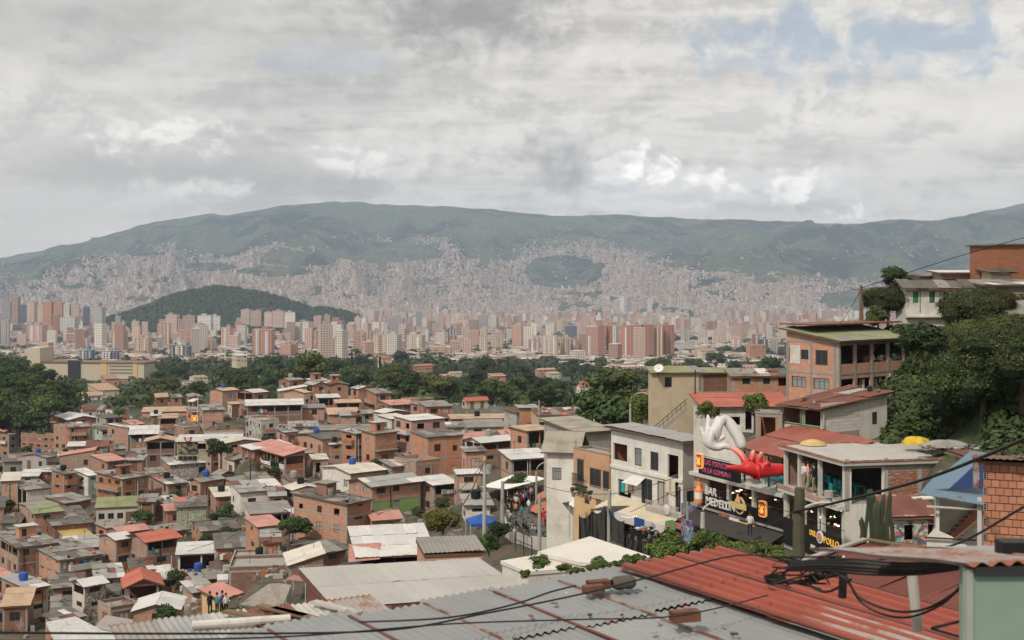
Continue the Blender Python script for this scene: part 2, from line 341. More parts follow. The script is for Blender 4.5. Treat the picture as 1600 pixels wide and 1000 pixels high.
# ---------------------------------------------------------------- shared unit meshes
def unit_sheet(nw=7, amp=.022):
    v = []; f = []; uv = []; n = nw*2
    for i in range(n+1): 
        z = amp if i % 2 else 0.0
        v += [(i/n, 0, z), (i/n, 1, z)]
    for i in range(n): a = 2*i; f.append((a, a+2, a+3, a+1)); uv += [(i/n, 0), ((i+1)/n, 0), ((i+1)/n, 1), (i/n, 1)]
    return v, f, uv
_sv, _sf, _suv = unit_sheet()
SHEETS = {}
def sheet_mesh(key):
    if key not in SHEETS:
        me = bpy.data.meshes.new('roof_sheet_'+key); me.from_pydata(_sv, [], _sf); me.materials.append(T_[key])
        me.uv_layers.new(name='UVMap').data.foreach_set('uv', [c for t in _suv for c in t]); me.update(); SHEETS[key] = me
    return SHEETS[key]
def unit_window(kind):
    b = MB(); m = FRAME if kind != 'w' else FRAMEW; t = .055
    b.box(0, t, 0, .06, 0, 1, m); b.box(1-t, 1, 0, .06, 0, 1, m); b.box(t, 1-t, 0, .06, 0, t, m); b.box(t, 1-t, 0, .06, 1-t, 1, m)
    if kind in 'aw': b.box(.48, .52, .01, .05, t, 1-t, m)
    if kind == 'g':
        for k in range(1, 6): b.box(k/6-.012, k/6+.012, -.04, -.02, .02, .98, m)
        b.box(0, 1, -.045, -.015, .45, .48, m)
    if kind == 'c': b.box(.33, .36, .01, .05, t, 1-t, m); b.box(.64, .67, .01, .05, t, 1-t, m); b.box(t, 1-t, .01, .05, .7, .73, m)
    return b.data('window_frame_'+kind)
UW = {k: unit_window(k) for k in 'awgc'}
def unit_pane(m, name):
    b = MB(); b.poly([(0.05, .035, .05), (.95, .035, .05), (.95, .035, .95), (.05, .035, .95)], [(0,0),(1,0),(1,1),(0,1)], m); return b.data(name)
UP = {'d': unit_pane(GLASS, 'pane_dark'), 'f': unit_pane(GLASS2, 'pane_frosted'), 'c': unit_pane(CURT, 'pane_curtained')}
def unit_door():
    b = MB(); b.box(0, 1, 0, .06, 0, 1, WOOD); b.box(.12, .88, -.015, 0, .1, .45, WOOD); b.box(.12, .88, -.015, 0, .55, .92, WOOD); b.box(.88, .93, -.05, 0, .48, .51, DARKM)
    return b.data('door_leaf')
UD = unit_door()
def add_window(parent, M, w, h, kind='a', pane='d', name='window'):
    o = bpy.data.objects.new(name, UW[kind]); link(o, parent, M @ Matrix.Diagonal((w, 1, h, 1)))
    if pane:
        p = bpy.data.objects.new('pane', UP[pane]); link(p, o)
    return o
# ---------------------------------------------------------------- walls with real openings
def wall_face(b, Mf, length, h, opens, m, base=-2.5, tops=None, depth=.16, m2=None, split=None):
    """outside face in its own frame: x along, z up, -y outwards; opens = [(u0,u1,v0,v1)]"""
    old = b.M; b.M = Mf
    us = sorted({0, length, *[o[0] for o in opens], *[o[1] for o in opens]}); vs = sorted({base, h, *([split] if split else []), *[o[2] for o in opens], *[o[3] for o in opens]})
    for i in range(len(us)-1):
        run = None
        for j in range(len(vs)-1):
            uc, vc = (us[i]+us[i+1])/2, (vs[j]+vs[j+1])/2
            hole = any(o[0] < uc < o[1] and o[2] < vc < o[3] for o in opens)
            mm = m2 if (m2 and split and vc < split) else m
            if not hole:
                a, c, d, e = us[i], us[i+1], vs[j], vs[j+1]
                b.poly([(a,0,d),(c,0,d),(c,0,e),(a,0,e)], [(a,d),(c,d),(c,e),(a,e)], mm)
    for u0, u1, v0, v1 in opens:
        D = depth
        b.poly([(u0,0,v0),(u1,0,v0),(u1,D,v0),(u0,D,v0)], None, CONC); b.poly([(u0,D,v1),(u1,D,v1),(u1,0,v1),(u0,0,v1)], None, CONC)
        b.poly([(u0,0,v0),(u0,D,v0),(u0,D,v1),(u0,0,v1)], [(0,v0),(D,v0),(D,v1),(0,v1)], m); b.poly([(u1,D,v0),(u1,0,v0),(u1,0,v1),(u1,D,v1)], [(0,v0),(D,v0),(D,v1),(0,v1)], m)
    if tops:
        pts = [(0, h)]+[p for p in tops if p[1] > h+1e-4]+[(length, h)]
        if len(pts) > 2: b.poly([(p[0], 0, p[1]) for p in [pts[0], pts[-1]]+pts[-2:0:-1]], [p for p in [pts[0], pts[-1]]+pts[-2:0:-1]], m)
    b.M = old
def rz(a): return Matrix.Rotation(a, 4, 'Z')
def faces_of(Wd, L):
    T = Matrix.Translation
    return {'R': (Matrix.Identity(4), Wd), 'L': (T((0, L, 0)) @ rz(-math.pi/2), L), 'E': (T((Wd, 0, 0)) @ rz(math.pi/2), L), 'B': (T((Wd, L, 0)) @ rz(math.pi), Wd)}
def lay_sheets(roof, O, ex, ey, lx, ly, pal, sw=1.1, sl=2.2, messy=0.0, rnd=random, over=.12):
    """sheets of a roof plane: O corner, ex along the eave, ey up the slope (unit vectors)"""
    ex, ey = Vector(ex).normalized(), Vector(ey).normalized(); n = ex.cross(ey).normalized()
    nx = max(1, round(lx/sw)); ny = max(1, round(ly/sl)); wx, wy = lx/nx, ly/ny
    for j in range(ny):
        for i in range(nx):
            k = rnd.choice(pal); me = sheet_mesh(k)
            th = rnd.gauss(0, .018*messy+.002); dz = .045+.012*((ny-j) % 2)+.008*(i % 2)+rnd.random()*.03*messy
            M = Matrix((( ex.x, ey.x, n.x, 0), (ex.y, ey.y, n.y, 0), (ex.z, ey.z, n.z, 0), (0, 0, 0, 1)))
            p = Vector(O)+ex*(i*wx+rnd.uniform(-.05, .05)*messy)+ey*(j*wy-over*.5+rnd.uniform(-.12, .12)*messy)+n*(dz)
            M = Matrix.Translation(p) @ M @ rz(th) @ Matrix.Rotation(rnd.gauss(0, .012)*messy-.004, 4, 'X') @ Matrix.Diagonal((wx+.07, wy+over, 1, 1))
            o = bpy.data.objects.new('roof_sheet', me); link(o, roof, M)
def plane_deck(b, pts, t, m):
    """thin slab under a roof plane; pts ccw seen from above"""
    pts = [Vector(p) for p in pts]; d = Vector((0, 0, -t)); q = [p+d for p in pts]; n = len(pts)
    b.poly(pts, [(p.x, p.y) for p in pts], m); b.poly(q[::-1], None, m)
    for i in range(n): j = (i+1) % n; b.poly([q[i], q[j], pts[j], pts[i]], None, m)
def junk(b, rnd, pts_fn, n, small=1.0):
    for _ in range(n):
        p = pts_fn(); k = rnd.random(); Rm = Matrix.Rotation(rnd.uniform(0, 6.3), 4, 'Z') @ Matrix.Rotation(rnd.uniform(-.2, .2), 4, 'X')
        if k < .35: s = (rnd.uniform(.6, 2.2)*small, .14, .06); m = rnd.choice([WOOD, T_['grey'], T_['zinc']])
        elif k < .7: s = (.32, .2, .16); m = rnd.choice([BR['r'], BR['d'], CONC])
        elif k < .85: s = (rnd.uniform(.4, .9)*small, rnd.uniform(.3, .6), .05); m = rnd.choice([T_['white'], T_['rust'], T_['grey']])
        else: s = (.45, .35, .3); m = rnd.choice([CONC, DARKM, T_['tan']])
        b.obox(Vector(p)+Vector((0, 0, s[2]/2+.08)), s, m, Rm)
# ================================================================ terrain
CTRL = []    # (u, lnD, z)
def ctl(px, py, D): CTRL.append(((px-800)/FPX, math.log(D), (HZ-py)/FPX*D))
def ctz(px, D, z): CTRL.append(((px-800)/FPX, math.log(D), z))
HILLY = [ # px, base py, D of the settlement floor
 (0,712,400),(90,712,390),(150,705,370),(200,702,340),(60,745,300),(0,800,245),(60,800,235),(140,772,250),(200,785,232),(30,840,215),(100,850,212),(250,815,220),(300,820,215),
 (20,905,190),(100,908,188),(180,888,190),(240,892,188),(60,960,172),(150,945,175),(230,945,170),(320,905,178),(300,955,160),(0,990,160),
 (270,727,290),(310,750,262),(230,735,280),(340,735,262),(400,760,232),(360,640,330),(440,635,320),(420,665,295),(520,645,310),(560,650,300),(490,690,268),(460,757,228),(520,735,240),(560,728,240),
 (600,730,232),(650,750,212),(700,745,210),(620,670,290),(700,690,262),(760,678,265),(800,672,262),(860,672,255),(900,675,240),(830,703,215),(760,725,205),(840,745,180),(520,770,205),(460,785,205),
 (620,805,178),(560,845,172),(480,845,172),(400,825,185),(400,868,165),(340,852,175),(350,905,150),(480,888,148),(600,885,128),(420,940,120),(330,960,130),
 (700,800,175),(700,860,130),(760,840,140),(800,790,150),(850,800,142),(880,830,135),(800,850,128),(930,835,115),(950,790,128),(1000,850,98),(1060,868,90),(1120,890,82),(1230,905,75),(1330,905,68),
 (920,700,170),(1000,690,150),(1050,690,140),(1150,672,135),(1220,680,118),(1000,660,190),(950,665,210),
 (1240,690,105),(1300,700,98),(1385,690,92),(1420,690,92),(1420,620,110),(1500,700,84),(1450,800,62),(1530,820,48),(1400,850,52),(1380,900,38),
 (1430,600,105),(1480,540,112),(1540,500,118),(1600,470,122),(1420,520,118),(1350,515,125),(1300,600,120),(1600,560,98),(1560,640,88),(1600,700,70),
]
for a in HILLY: ctl(*a)
for px, D, z in [(0,120,-35),(150,110,-33),(300,100,-30),(450,90,-25),(0,70,-26),(200,60,-23),(400,60,-21),(600,80,-22),(700,80,-20.5),(600,60,-18),(800,90,-21),(800,60,-17.5),(950,60,-17.8),(950,80,-19.5),(1050,70,-18.5),(1100,55,-14.2),
  (1000,40,-13),(1200,45,-12),(700,45,-14.5),(500,45,-16),(300,35,-17),(800,30,-12),(1000,25,-9),(1300,30,-9.5),(1500,25,-8.5),(1600,35,-8.5),(800,18,-8),(400,18,-10),(1200,15,-7),(800,10,-6.5),(400,10,-7),(1200,8,-6),(1600,10,-5.5),(800,4,-6),(400,4,-6),(1200,4,-6),
  (-250,400,-58),(-250,200,-56),(-250,120,-44),(-250,60,-30),(-250,20,-14),(1900,100,4),(1900,60,-2),(1900,30,-6),(1900,180,12),(1600,140,-3),(1750,120,3),(1600,200,-8),(1450,160,-10),(1250,150,-20),(1250,200,-30),(1400,240,-28),(1600,320,-35),(1900,320,-20),
  (1240,80,-19.2),(1290,80,-19.2),(1340,80,-19.2),(1240,70,-18),(1290,70,-18),(1340,70,-17.5),(1250,60,-16.5),(1300,60,-16.5),(1350,60,-15.5),(1280,50,-14.5),(1350,50,-13.5),(1100,85,-19),(1150,85,-19),(1200,82,-19),(1100,92,-19),(1160,92,-19),
  (1100,200,-34),(1100,250,-36),(950,250,-37),(1100,300,-41),(1300,300,-41)]: ctz(px, D, z)
for px in range(-400, 2100, 120):
    for D, z in ((460,-50),(560,-56),(700,-64),(880,-75)): ctz(px, D, z)
for px in range(770, 960, 24):
    for D in (122, 132, 142, 152, 162): ctz(px, D, -27.7)
_C = np.array(CTRL)
def far_z(D): return np.interp(D, [300,460,700,1000,1700,3000,5000,5600,7000,1e5], [-40,-50,-64,-88,-116,-150,-182,-182,-172,-172])
SIL = [(-900,470),(-400,440),(-100,415),(0,403),(50,394),(100,384),(140,375),(180,364),(220,352),(260,343),(300,338),(330,334),(352,336),(375,332),(400,328),(440,322),(480,318),(520,315),(560,316),(590,319),(620,320),(660,321),(700,323),(740,325),(780,328),(820,333),(860,336),(900,338),(940,336),(970,335),(1000,338),(1050,340),(1100,343),(1150,343),(1200,345),(1250,346),(1300,349),(1340,349),(1380,344),(1420,343),(1460,345),(1500,338),(1530,331),(1560,326),(1600,318),(1700,300),(1900,270),(2400,240)]
_sx = np.array([(a-800)/FPX for a, b in SIL]); _sy = np.array([(HZ-b)/FPX for a, b in SIL])
def vnoise(x, y, seed=0):
    """value noise, numpy"""
    xi = np.floor(x).astype(np.int64); yi = np.floor(y).astype(np.int64); fx = x-xi; fy = y-yi
    def h(a, b):
        n = (a*374761393+b*668265263+seed*1442695041) & 0x7fffffff; n = ((n ^ (n >> 13))*1274126177) & 0x7fffffff
        return ((n ^ (n >> 16)) & 0xffff)/65535.0
    sx_, sy_ = fx*fx*(3-2*fx), fy*fy*(3-2*fy)
    return (h(xi, yi)*(1-sx_)+h(xi+1, yi)*sx_)*(1-sy_)+(h(xi, yi+1)*(1-sx_)+h(xi+1, yi+1)*sx_)*sy_
def fbm(x, y, o=5, seed=0, rid=False):
    s = 0; a = .5; t = 0
    for i in range(o):
        n = vnoise(x*2**i+i*17.3, y*2**i+i*9.1, seed+i)
        if rid: n = 1-np.abs(2*n-1)
        s = s+a*n; t += a; a *= .52
    return s/t
RIDGE, FOOT = 9600.0, 5200.0
def height(u, D):
    u = np.asarray(u, dtype=float); D = np.asarray(D, dtype=float); z = np.zeros(np.broadcast(u, D).shape); u, D = np.broadcast_arrays(u, D)
    near = D < 950
    if near.any():
        un, ln = u[near], np.log(D[near]); out = np.zeros(un.shape)
        for s in range(0, len(un), 4000):
            a, b = un[s:s+4000, None], ln[s:s+4000, None]
            d2 = (a-_C[:, 0])**2*1.6+(b-_C[:, 1])**2*.5+3e-5
            w = d2**-1.9; out[s:s+4000] = (w*_C[:, 2]).sum(1)/w.sum(1)
        z[near] = out
    z[~near] = 0
    f = np.clip((D-700)/250, 0, 1); zf = far_z(D)
    z = np.where(near, z*(1-f)+zf*f, zf)
    # wooded hill in the plain
    x, y = u*D, D; cx, cy_ = (352-800)/FPX*3600, 3600.0
    r = np.sqrt(((x-cx)/430)**2+((y-cy_)/520)**2); hump = np.clip(1-r, 0, 1); hump = hump*hump*(3-2*hump)
    cx2 = (500-800)/FPX*3600; r2 = np.sqrt(((x-cx2)/260)**2+((y-cy_)/420)**2); h2 = np.clip(1-r2, 0, 1)
    z = z+np.maximum(112*hump**.8, 62*h2**1.1)*(.9+.2*vnoise(x/60, y/60, 5))
    # mountain
    zr = np.interp(u, _sx, _sy)*RIDGE
    t = np.clip((D-FOOT)/(RIDGE-FOOT), 0, 1.0); rise = t**1.25*(.75+.25*t)
    ridg = fbm(u*14+.3, D/2600.0, 6, 3, True)-.5; fine = fbm(u*60, D/500.0, 4, 9)-.5
    win = np.clip(t*3, 0, 1)*np.clip((1-t)*3.6, 0, 1)
    zm = -178+(zr+178)*rise+win*(ridg*430+fine*90)+np.clip(t*2,0,1)*(fbm(u*130, D*0, 4, 4)-.5)*20
    back = np.clip((D-RIDGE)/6000, 0, 1); zm = np.where(D > RIDGE, zm-back*500, zm)
    return np.where(D > FOOT, np.maximum(zm, z-20) if False else zm*np.clip((D-FOOT)/300,0,1)+z*(1-np.clip((D-FOOT)/300,0,1)), z)
def gz(x, y): return float(height(np.array([x/y]), np.array([y]))[0])
def sheet_grid(name, us, Ds, mat, dz=0):
    U, Dg = np.meshgrid(us, Ds); Z = height(U, Dg)+dz; V = np.stack([U*Dg, Dg, Z], -1).reshape(-1, 3)
    nu, nd = len(us), len(Ds); i = np.arange(nd-1)[:, None]*nu+np.arange(nu-1)[None, :]
    F = np.stack([i, i+1, i+nu+1, i+nu], -1).reshape(-1, 4)
    o = link(bpy.data.objects.new(name, np_mesh(name, V, F, [mat], smooth=True))); o['kind'] = 'structure'; return o
def m_ground():
    m, n, bs = newmat('ground_earth'); g = n.node('ShaderNodeNewGeometry').outputs['Position']
    a = n.noise(g, .25, 8, .65); b = n.noise(g, 1.7, 6, .7)
    c = n.mix(n.ramp(a, .42, .62), (.10, .075, .055), (.035, .05, .02)); c = n.mix(n.ramp(b, .45, .7, 0, .7), c, (.13, .115, .10))
    s = n.node('ShaderNodeSeparateXYZ'); n.l.new(g, s.inputs[0])
    hill = n.m('MULTIPLY', n.ramp(s.outputs[0], 24, 32), n.ramp(s.outputs[1], 60, 75))
    c = n.mix(hill, c, n.mix(n.ramp(b, .4, .65), (.03, .05, .015), (.06, .085, .03)))
    far = n.ramp(s.outputs[1], 300, 420); a2 = n.noise(g, .02, 6, .6)
    c = n.mix(far, c, n.mix(n.ramp(a2, .4, .6), (.03, .045, .02), (.09, .09, .07)))
    far2 = n.ramp(s.outputs[1], 1300, 1800)
    c = n.mix(far2, c, n.mix(n.ramp(a2, .5, .62), (.17, .13, .11), (.04, .06, .03)))
    n.l.new(c, bs.inputs['Base Color']); bs.inputs['Roughness'].default_value = .95; bump(n, bs, b, .5, .2); return m
def m_mount():
    m, n, bs = newmat('mountain_slope'); g = n.node('ShaderNodeNewGeometry').outputs['Position']
    a = n.noise(g, .0014, 10, .66, .5); b = n.noise(g, .006, 7, .7); d = n.noise(g, .03, 5, .7)
    c = n.mix(n.ramp(a, .45, .53), (.010, .03, .018), (.105, .135, .08)); c = n.mix(n.ramp(b, .5, .68, 0, .75), c, (.26, .22, .15))
    c = n.mix(n.ramp(d, .45, .6, 0, .5), c, (.01, .024, .014))
    c = n.mix(n.ramp(n.noise(g, .0023, 6, .6), .62, .7, 0, .6), c, (.17, .13, .095))
    n.l.new(c, bs.inputs['Base Color']); bs.inputs['Roughness'].default_value = .95; bump(n, bs, n.m('ADD', b, n.m('MULTIPLY', d, .3)), 1, 90); return m
GROUND = m_ground()
def asph():
    m, n, bs = newmat('asphalt'); g = n.node('ShaderNodeNewGeometry').outputs['Position']
    c = n.mix(n.ramp(n.noise(g, 1.3, 7, .7), .35, .7), (.075, .072, .07), (.15, .14, .13)); n.l.new(c, bs.inputs['Base Color']); bs.inputs['Roughness'].default_value = .9; return m
ASPH = asph()
# ================================================================ trees
def m_leaf(key, c1, c2, c3=None):
    m, n, bs = newmat(key); oi = n.node('ShaderNodeObjectInfo').outputs['Random']; g = n.node('ShaderNodeNewGeometry').outputs['Position']
    at = n.node('ShaderNodeAttribute', attribute_name='Col'); s = n.node('ShaderNodeSeparateColor'); n.l.new(at.outputs['Color'], s.inputs[0])
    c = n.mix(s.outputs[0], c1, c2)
    if c3: c = n.mix(n.ramp(s.outputs[1], .8, .95), c, c3)
    hs = n.node('ShaderNodeHueSaturation'); n.put(hs.inputs['Color'], c); n.put(hs.inputs['Value'], n.ramp(oi, 0, 1, .7, 1.3, False)); n.put(hs.inputs['Hue'], n.ramp(n.m('FRACT', n.m('MULTIPLY', oi, 5.7)), 0, 1, .48, .52, False))
    n.l.new(hs.outputs[0], bs.inputs['Base Color']); bs.inputs['Roughness'].default_value = .65; bs.inputs['Specular IOR Level'].default_value = .25
    MATS[key] = m; return m
LEAF = {'dark': m_leaf('leaf_dark', (.02, .036, .013), (.052, .082, .022)), 'mid': m_leaf('leaf_mid', (.034, .055, .017), (.078, .115, .03)),
        'olive': m_leaf('leaf_olive', (.048, .062, .02), (.105, .12, .034)), 'fresh': m_leaf('leaf_fresh', (.045, .08, .017), (.095, .15, .03), (.2, .16, .05)),
        'autumn': m_leaf('leaf_bronze', (.06, .075, .018), (.17, .12, .03), (.22, .17, .04)), 'glossy': m_leaf('leaf_glossy', (.016, .03, .010), (.05, .07, .019), (.15, .13, .04))}
BARK = m_plain('bark', (.10, .08, .06), streak=True)
def crown_mesh(name, seed, mat, lobes=14, leaves=2600, leaf=.07, flat=.75, spread=.62, cone=False, core=True):
    """unit crown about the origin (radius ~1) of many small leaf clumps on uneven lobes"""
    rg = np.random.default_rng(seed); C = []; 
    for i in range(lobes):
        a = rg.uniform(0, 6.28); 
        if cone: zz = -1+2.0*(i+.5)/lobes; rr = (1-(zz+1)/2)*.33*rg.uniform(.5, 1); C.append((math.cos(a)*rr, math.sin(a)*rr, zz, .34*(1-(zz+1)/2)+.1))
        else:
            rr = spread*rg.random()**.5; zz = rg.uniform(-.5, .75)*flat*(1-rr*.5); C.append((math.cos(a)*rr, math.sin(a)*rr, zz, rg.uniform(.26, .46)))
    C = np.array(C); k = rg.integers(0, len(C), leaves); d = rg.normal(size=(leaves, 3)); d /= np.linalg.norm(d, axis=1)[:, None]
    d[:, 2] = np.where(rg.random(leaves) < .72, np.abs(d[:, 2]), d[:, 2])
    rad = C[k, 3]*(rg.uniform(.72, 1.1, leaves)); c = C[k, :3]+d*rad[:, None]*np.array([1, 1, .85])
    nrm = d+rg.normal(size=(leaves, 3))*.45; nrm /= np.linalg.norm(nrm, axis=1)[:, None]
    t = np.cross(nrm, rg.normal(size=(leaves, 3))); t /= np.linalg.norm(t, axis=1)[:, None]; bt = np.cross(nrm, t)
    s = leaf*rg.uniform(.6, 1.4, leaves)[:, None]; V = np.stack([c-t*s, c-bt*s*.55+nrm*s*.2, c+t*s, c+bt*s*.55+nrm*s*.2], 1).reshape(-1, 3)
    F = np.arange(leaves*4).reshape(-1, 4); lobe_tone = rg.random(len(C))
    cols = np.stack([np.clip(lobe_tone[k]*.5+rg.random(leaves)*.6, 0, 1), rg.random(leaves), np.zeros(leaves)], 1)
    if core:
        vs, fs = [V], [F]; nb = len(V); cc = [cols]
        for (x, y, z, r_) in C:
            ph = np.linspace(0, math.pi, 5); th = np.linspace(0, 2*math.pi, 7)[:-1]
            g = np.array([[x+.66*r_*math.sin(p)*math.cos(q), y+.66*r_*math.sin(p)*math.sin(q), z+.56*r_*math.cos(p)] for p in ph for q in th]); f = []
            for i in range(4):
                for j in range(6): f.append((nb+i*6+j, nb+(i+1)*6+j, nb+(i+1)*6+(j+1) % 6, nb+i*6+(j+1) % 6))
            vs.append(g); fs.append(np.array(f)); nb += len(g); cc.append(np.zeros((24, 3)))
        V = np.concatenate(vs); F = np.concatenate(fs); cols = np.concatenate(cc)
    return np_mesh(name, V, F, [mat], cols=cols)
def trunk_mesh(name, seed, top=.9, n=5):
    rg = random.Random(seed); b = MB(); b.tube([(0,0,-.3), (.01,0,.25), (rg.uniform(-.03,.03), 0, .55)], [.055, .045, .035], BARK, 7)
    for i in range(n):
        a = i*6.28/n+rg.random(); r_ = rg.uniform(.25, .45); b.tube([(0, 0, .45+.03*i), (math.cos(a)*r_*.5, math.sin(a)*r_*.5, .65), (math.cos(a)*r_, math.sin(a)*r_, rg.uniform(.75, .98))], [.03, .02, .008], BARK, 5)
    return b.data(name)
TR = [trunk_mesh('trunk_%d' % i, i) for i in range(3)]
CR = {}
def crown_protos(kind, n, **kw):
    CR[kind] = [crown_mesh('crown_%s_%d' % (kind, i), 100+i*7+len(kind), LEAF[kw.get('mat', kind)], **{k: v for k, v in kw.items() if k != 'mat'}) for i in range(n)]
crown_protos('dark', 4, lobes=16, leaves=1500, leaf=.085); crown_protos('mid', 4, lobes=15, leaves=1500, leaf=.085); crown_protos('olive', 2, lobes=12, leaves=1400, leaf=.08)
crown_protos('cypress', 2, mat='dark', lobes=12, leaves=900, leaf=.09, cone=True); crown_protos('fresh', 2, lobes=12, leaves=2200, leaf=.07, core=False)
crown_protos('shrub', 3, mat='fresh', lobes=9, leaves=900, leaf=.11, flat=.6); crown_protos('autumn', 1, lobes=26, leaves=7000, leaf=.045)
crown_protos('big', 2, mat='glossy', lobes=70, leaves=34000, leaf=.026, spread=.85); crown_protos('bigfresh', 1, mat='olive', lobes=34, leaves=16000, leaf=.026, spread=.8)
def tree(x, y, z, rad, h, kind, rnd=random, label=None, cat='tree', group=None, name='tree', trunk=True, sz=None):
    r = empty(name, (x, y, z), rnd.uniform(0, 6.28)); c = bpy.data.objects.new('crown', rnd.choice(CR[kind])); link(c, r)
    ch = sz if sz else rad*rnd.uniform(.75, 1.0); c.location = (0, 0, h-ch*.8); c.scale = (rad, rad*rnd.uniform(.85, 1.15), ch); c.rotation_euler.z = rnd.uniform(0, 6.28)
    if trunk:
        t = bpy.data.objects.new('trunk', rnd.choice(TR)); link(t, r); q = h*.95; t.scale = (q*.8, q*.8, q*.85)
    tag(r, label, cat, group); return r
TREES = []
RB = random.Random(21)
def belt(px0, px1, D0, D1, n, kinds, rmin=4.5, rmax=8.5, sp=6.5):
    k = 0; t = 0
    while k < n and t < n*30:
        t += 1; px = RB.uniform(px0, px1); D = RB.uniform(D0, D1); x = (px-800)/FPX*D
        if any((x-a)**2+(D-b)**2 < (sp*(1 if D < 800 else 1.3))**2 for a, b, _, _ in TREES): continue
        if any(abs(x-a) < w and abs(D-b) < w for a, b, w in BELTH): continue
        kd = RB.choice(kinds); rad = RB.uniform(rmin, rmax)*(1.0 if D < 800 else 1.15); z = gz(x, D)
        if 50 < px < 245 and HZ-FPX*(z+rad*2)/D < 583: continue
        if any(a-FPX*rad/D*.7 < px < b+FPX*rad/D*.7 and D < dd and HZ-FPX*(z+rad*1.8)/D < yb-3 for a, b, yt, yb, dd in BSCR): continue
        tree(x, D, z, rad if kd != 'cypress' else rad*.55, rad*RB.uniform(1.3, 2.4) if kd != 'cypress' else rad*2.6, kd, RB, sz=None if kd != 'cypress' else rad*1.4)
        TREES.append((x, D, COL.objects[-1] if False else None, kd)); k += 1
BSCR = []
BELTH = []   # filled by the belt houses: (x, y, clearance)
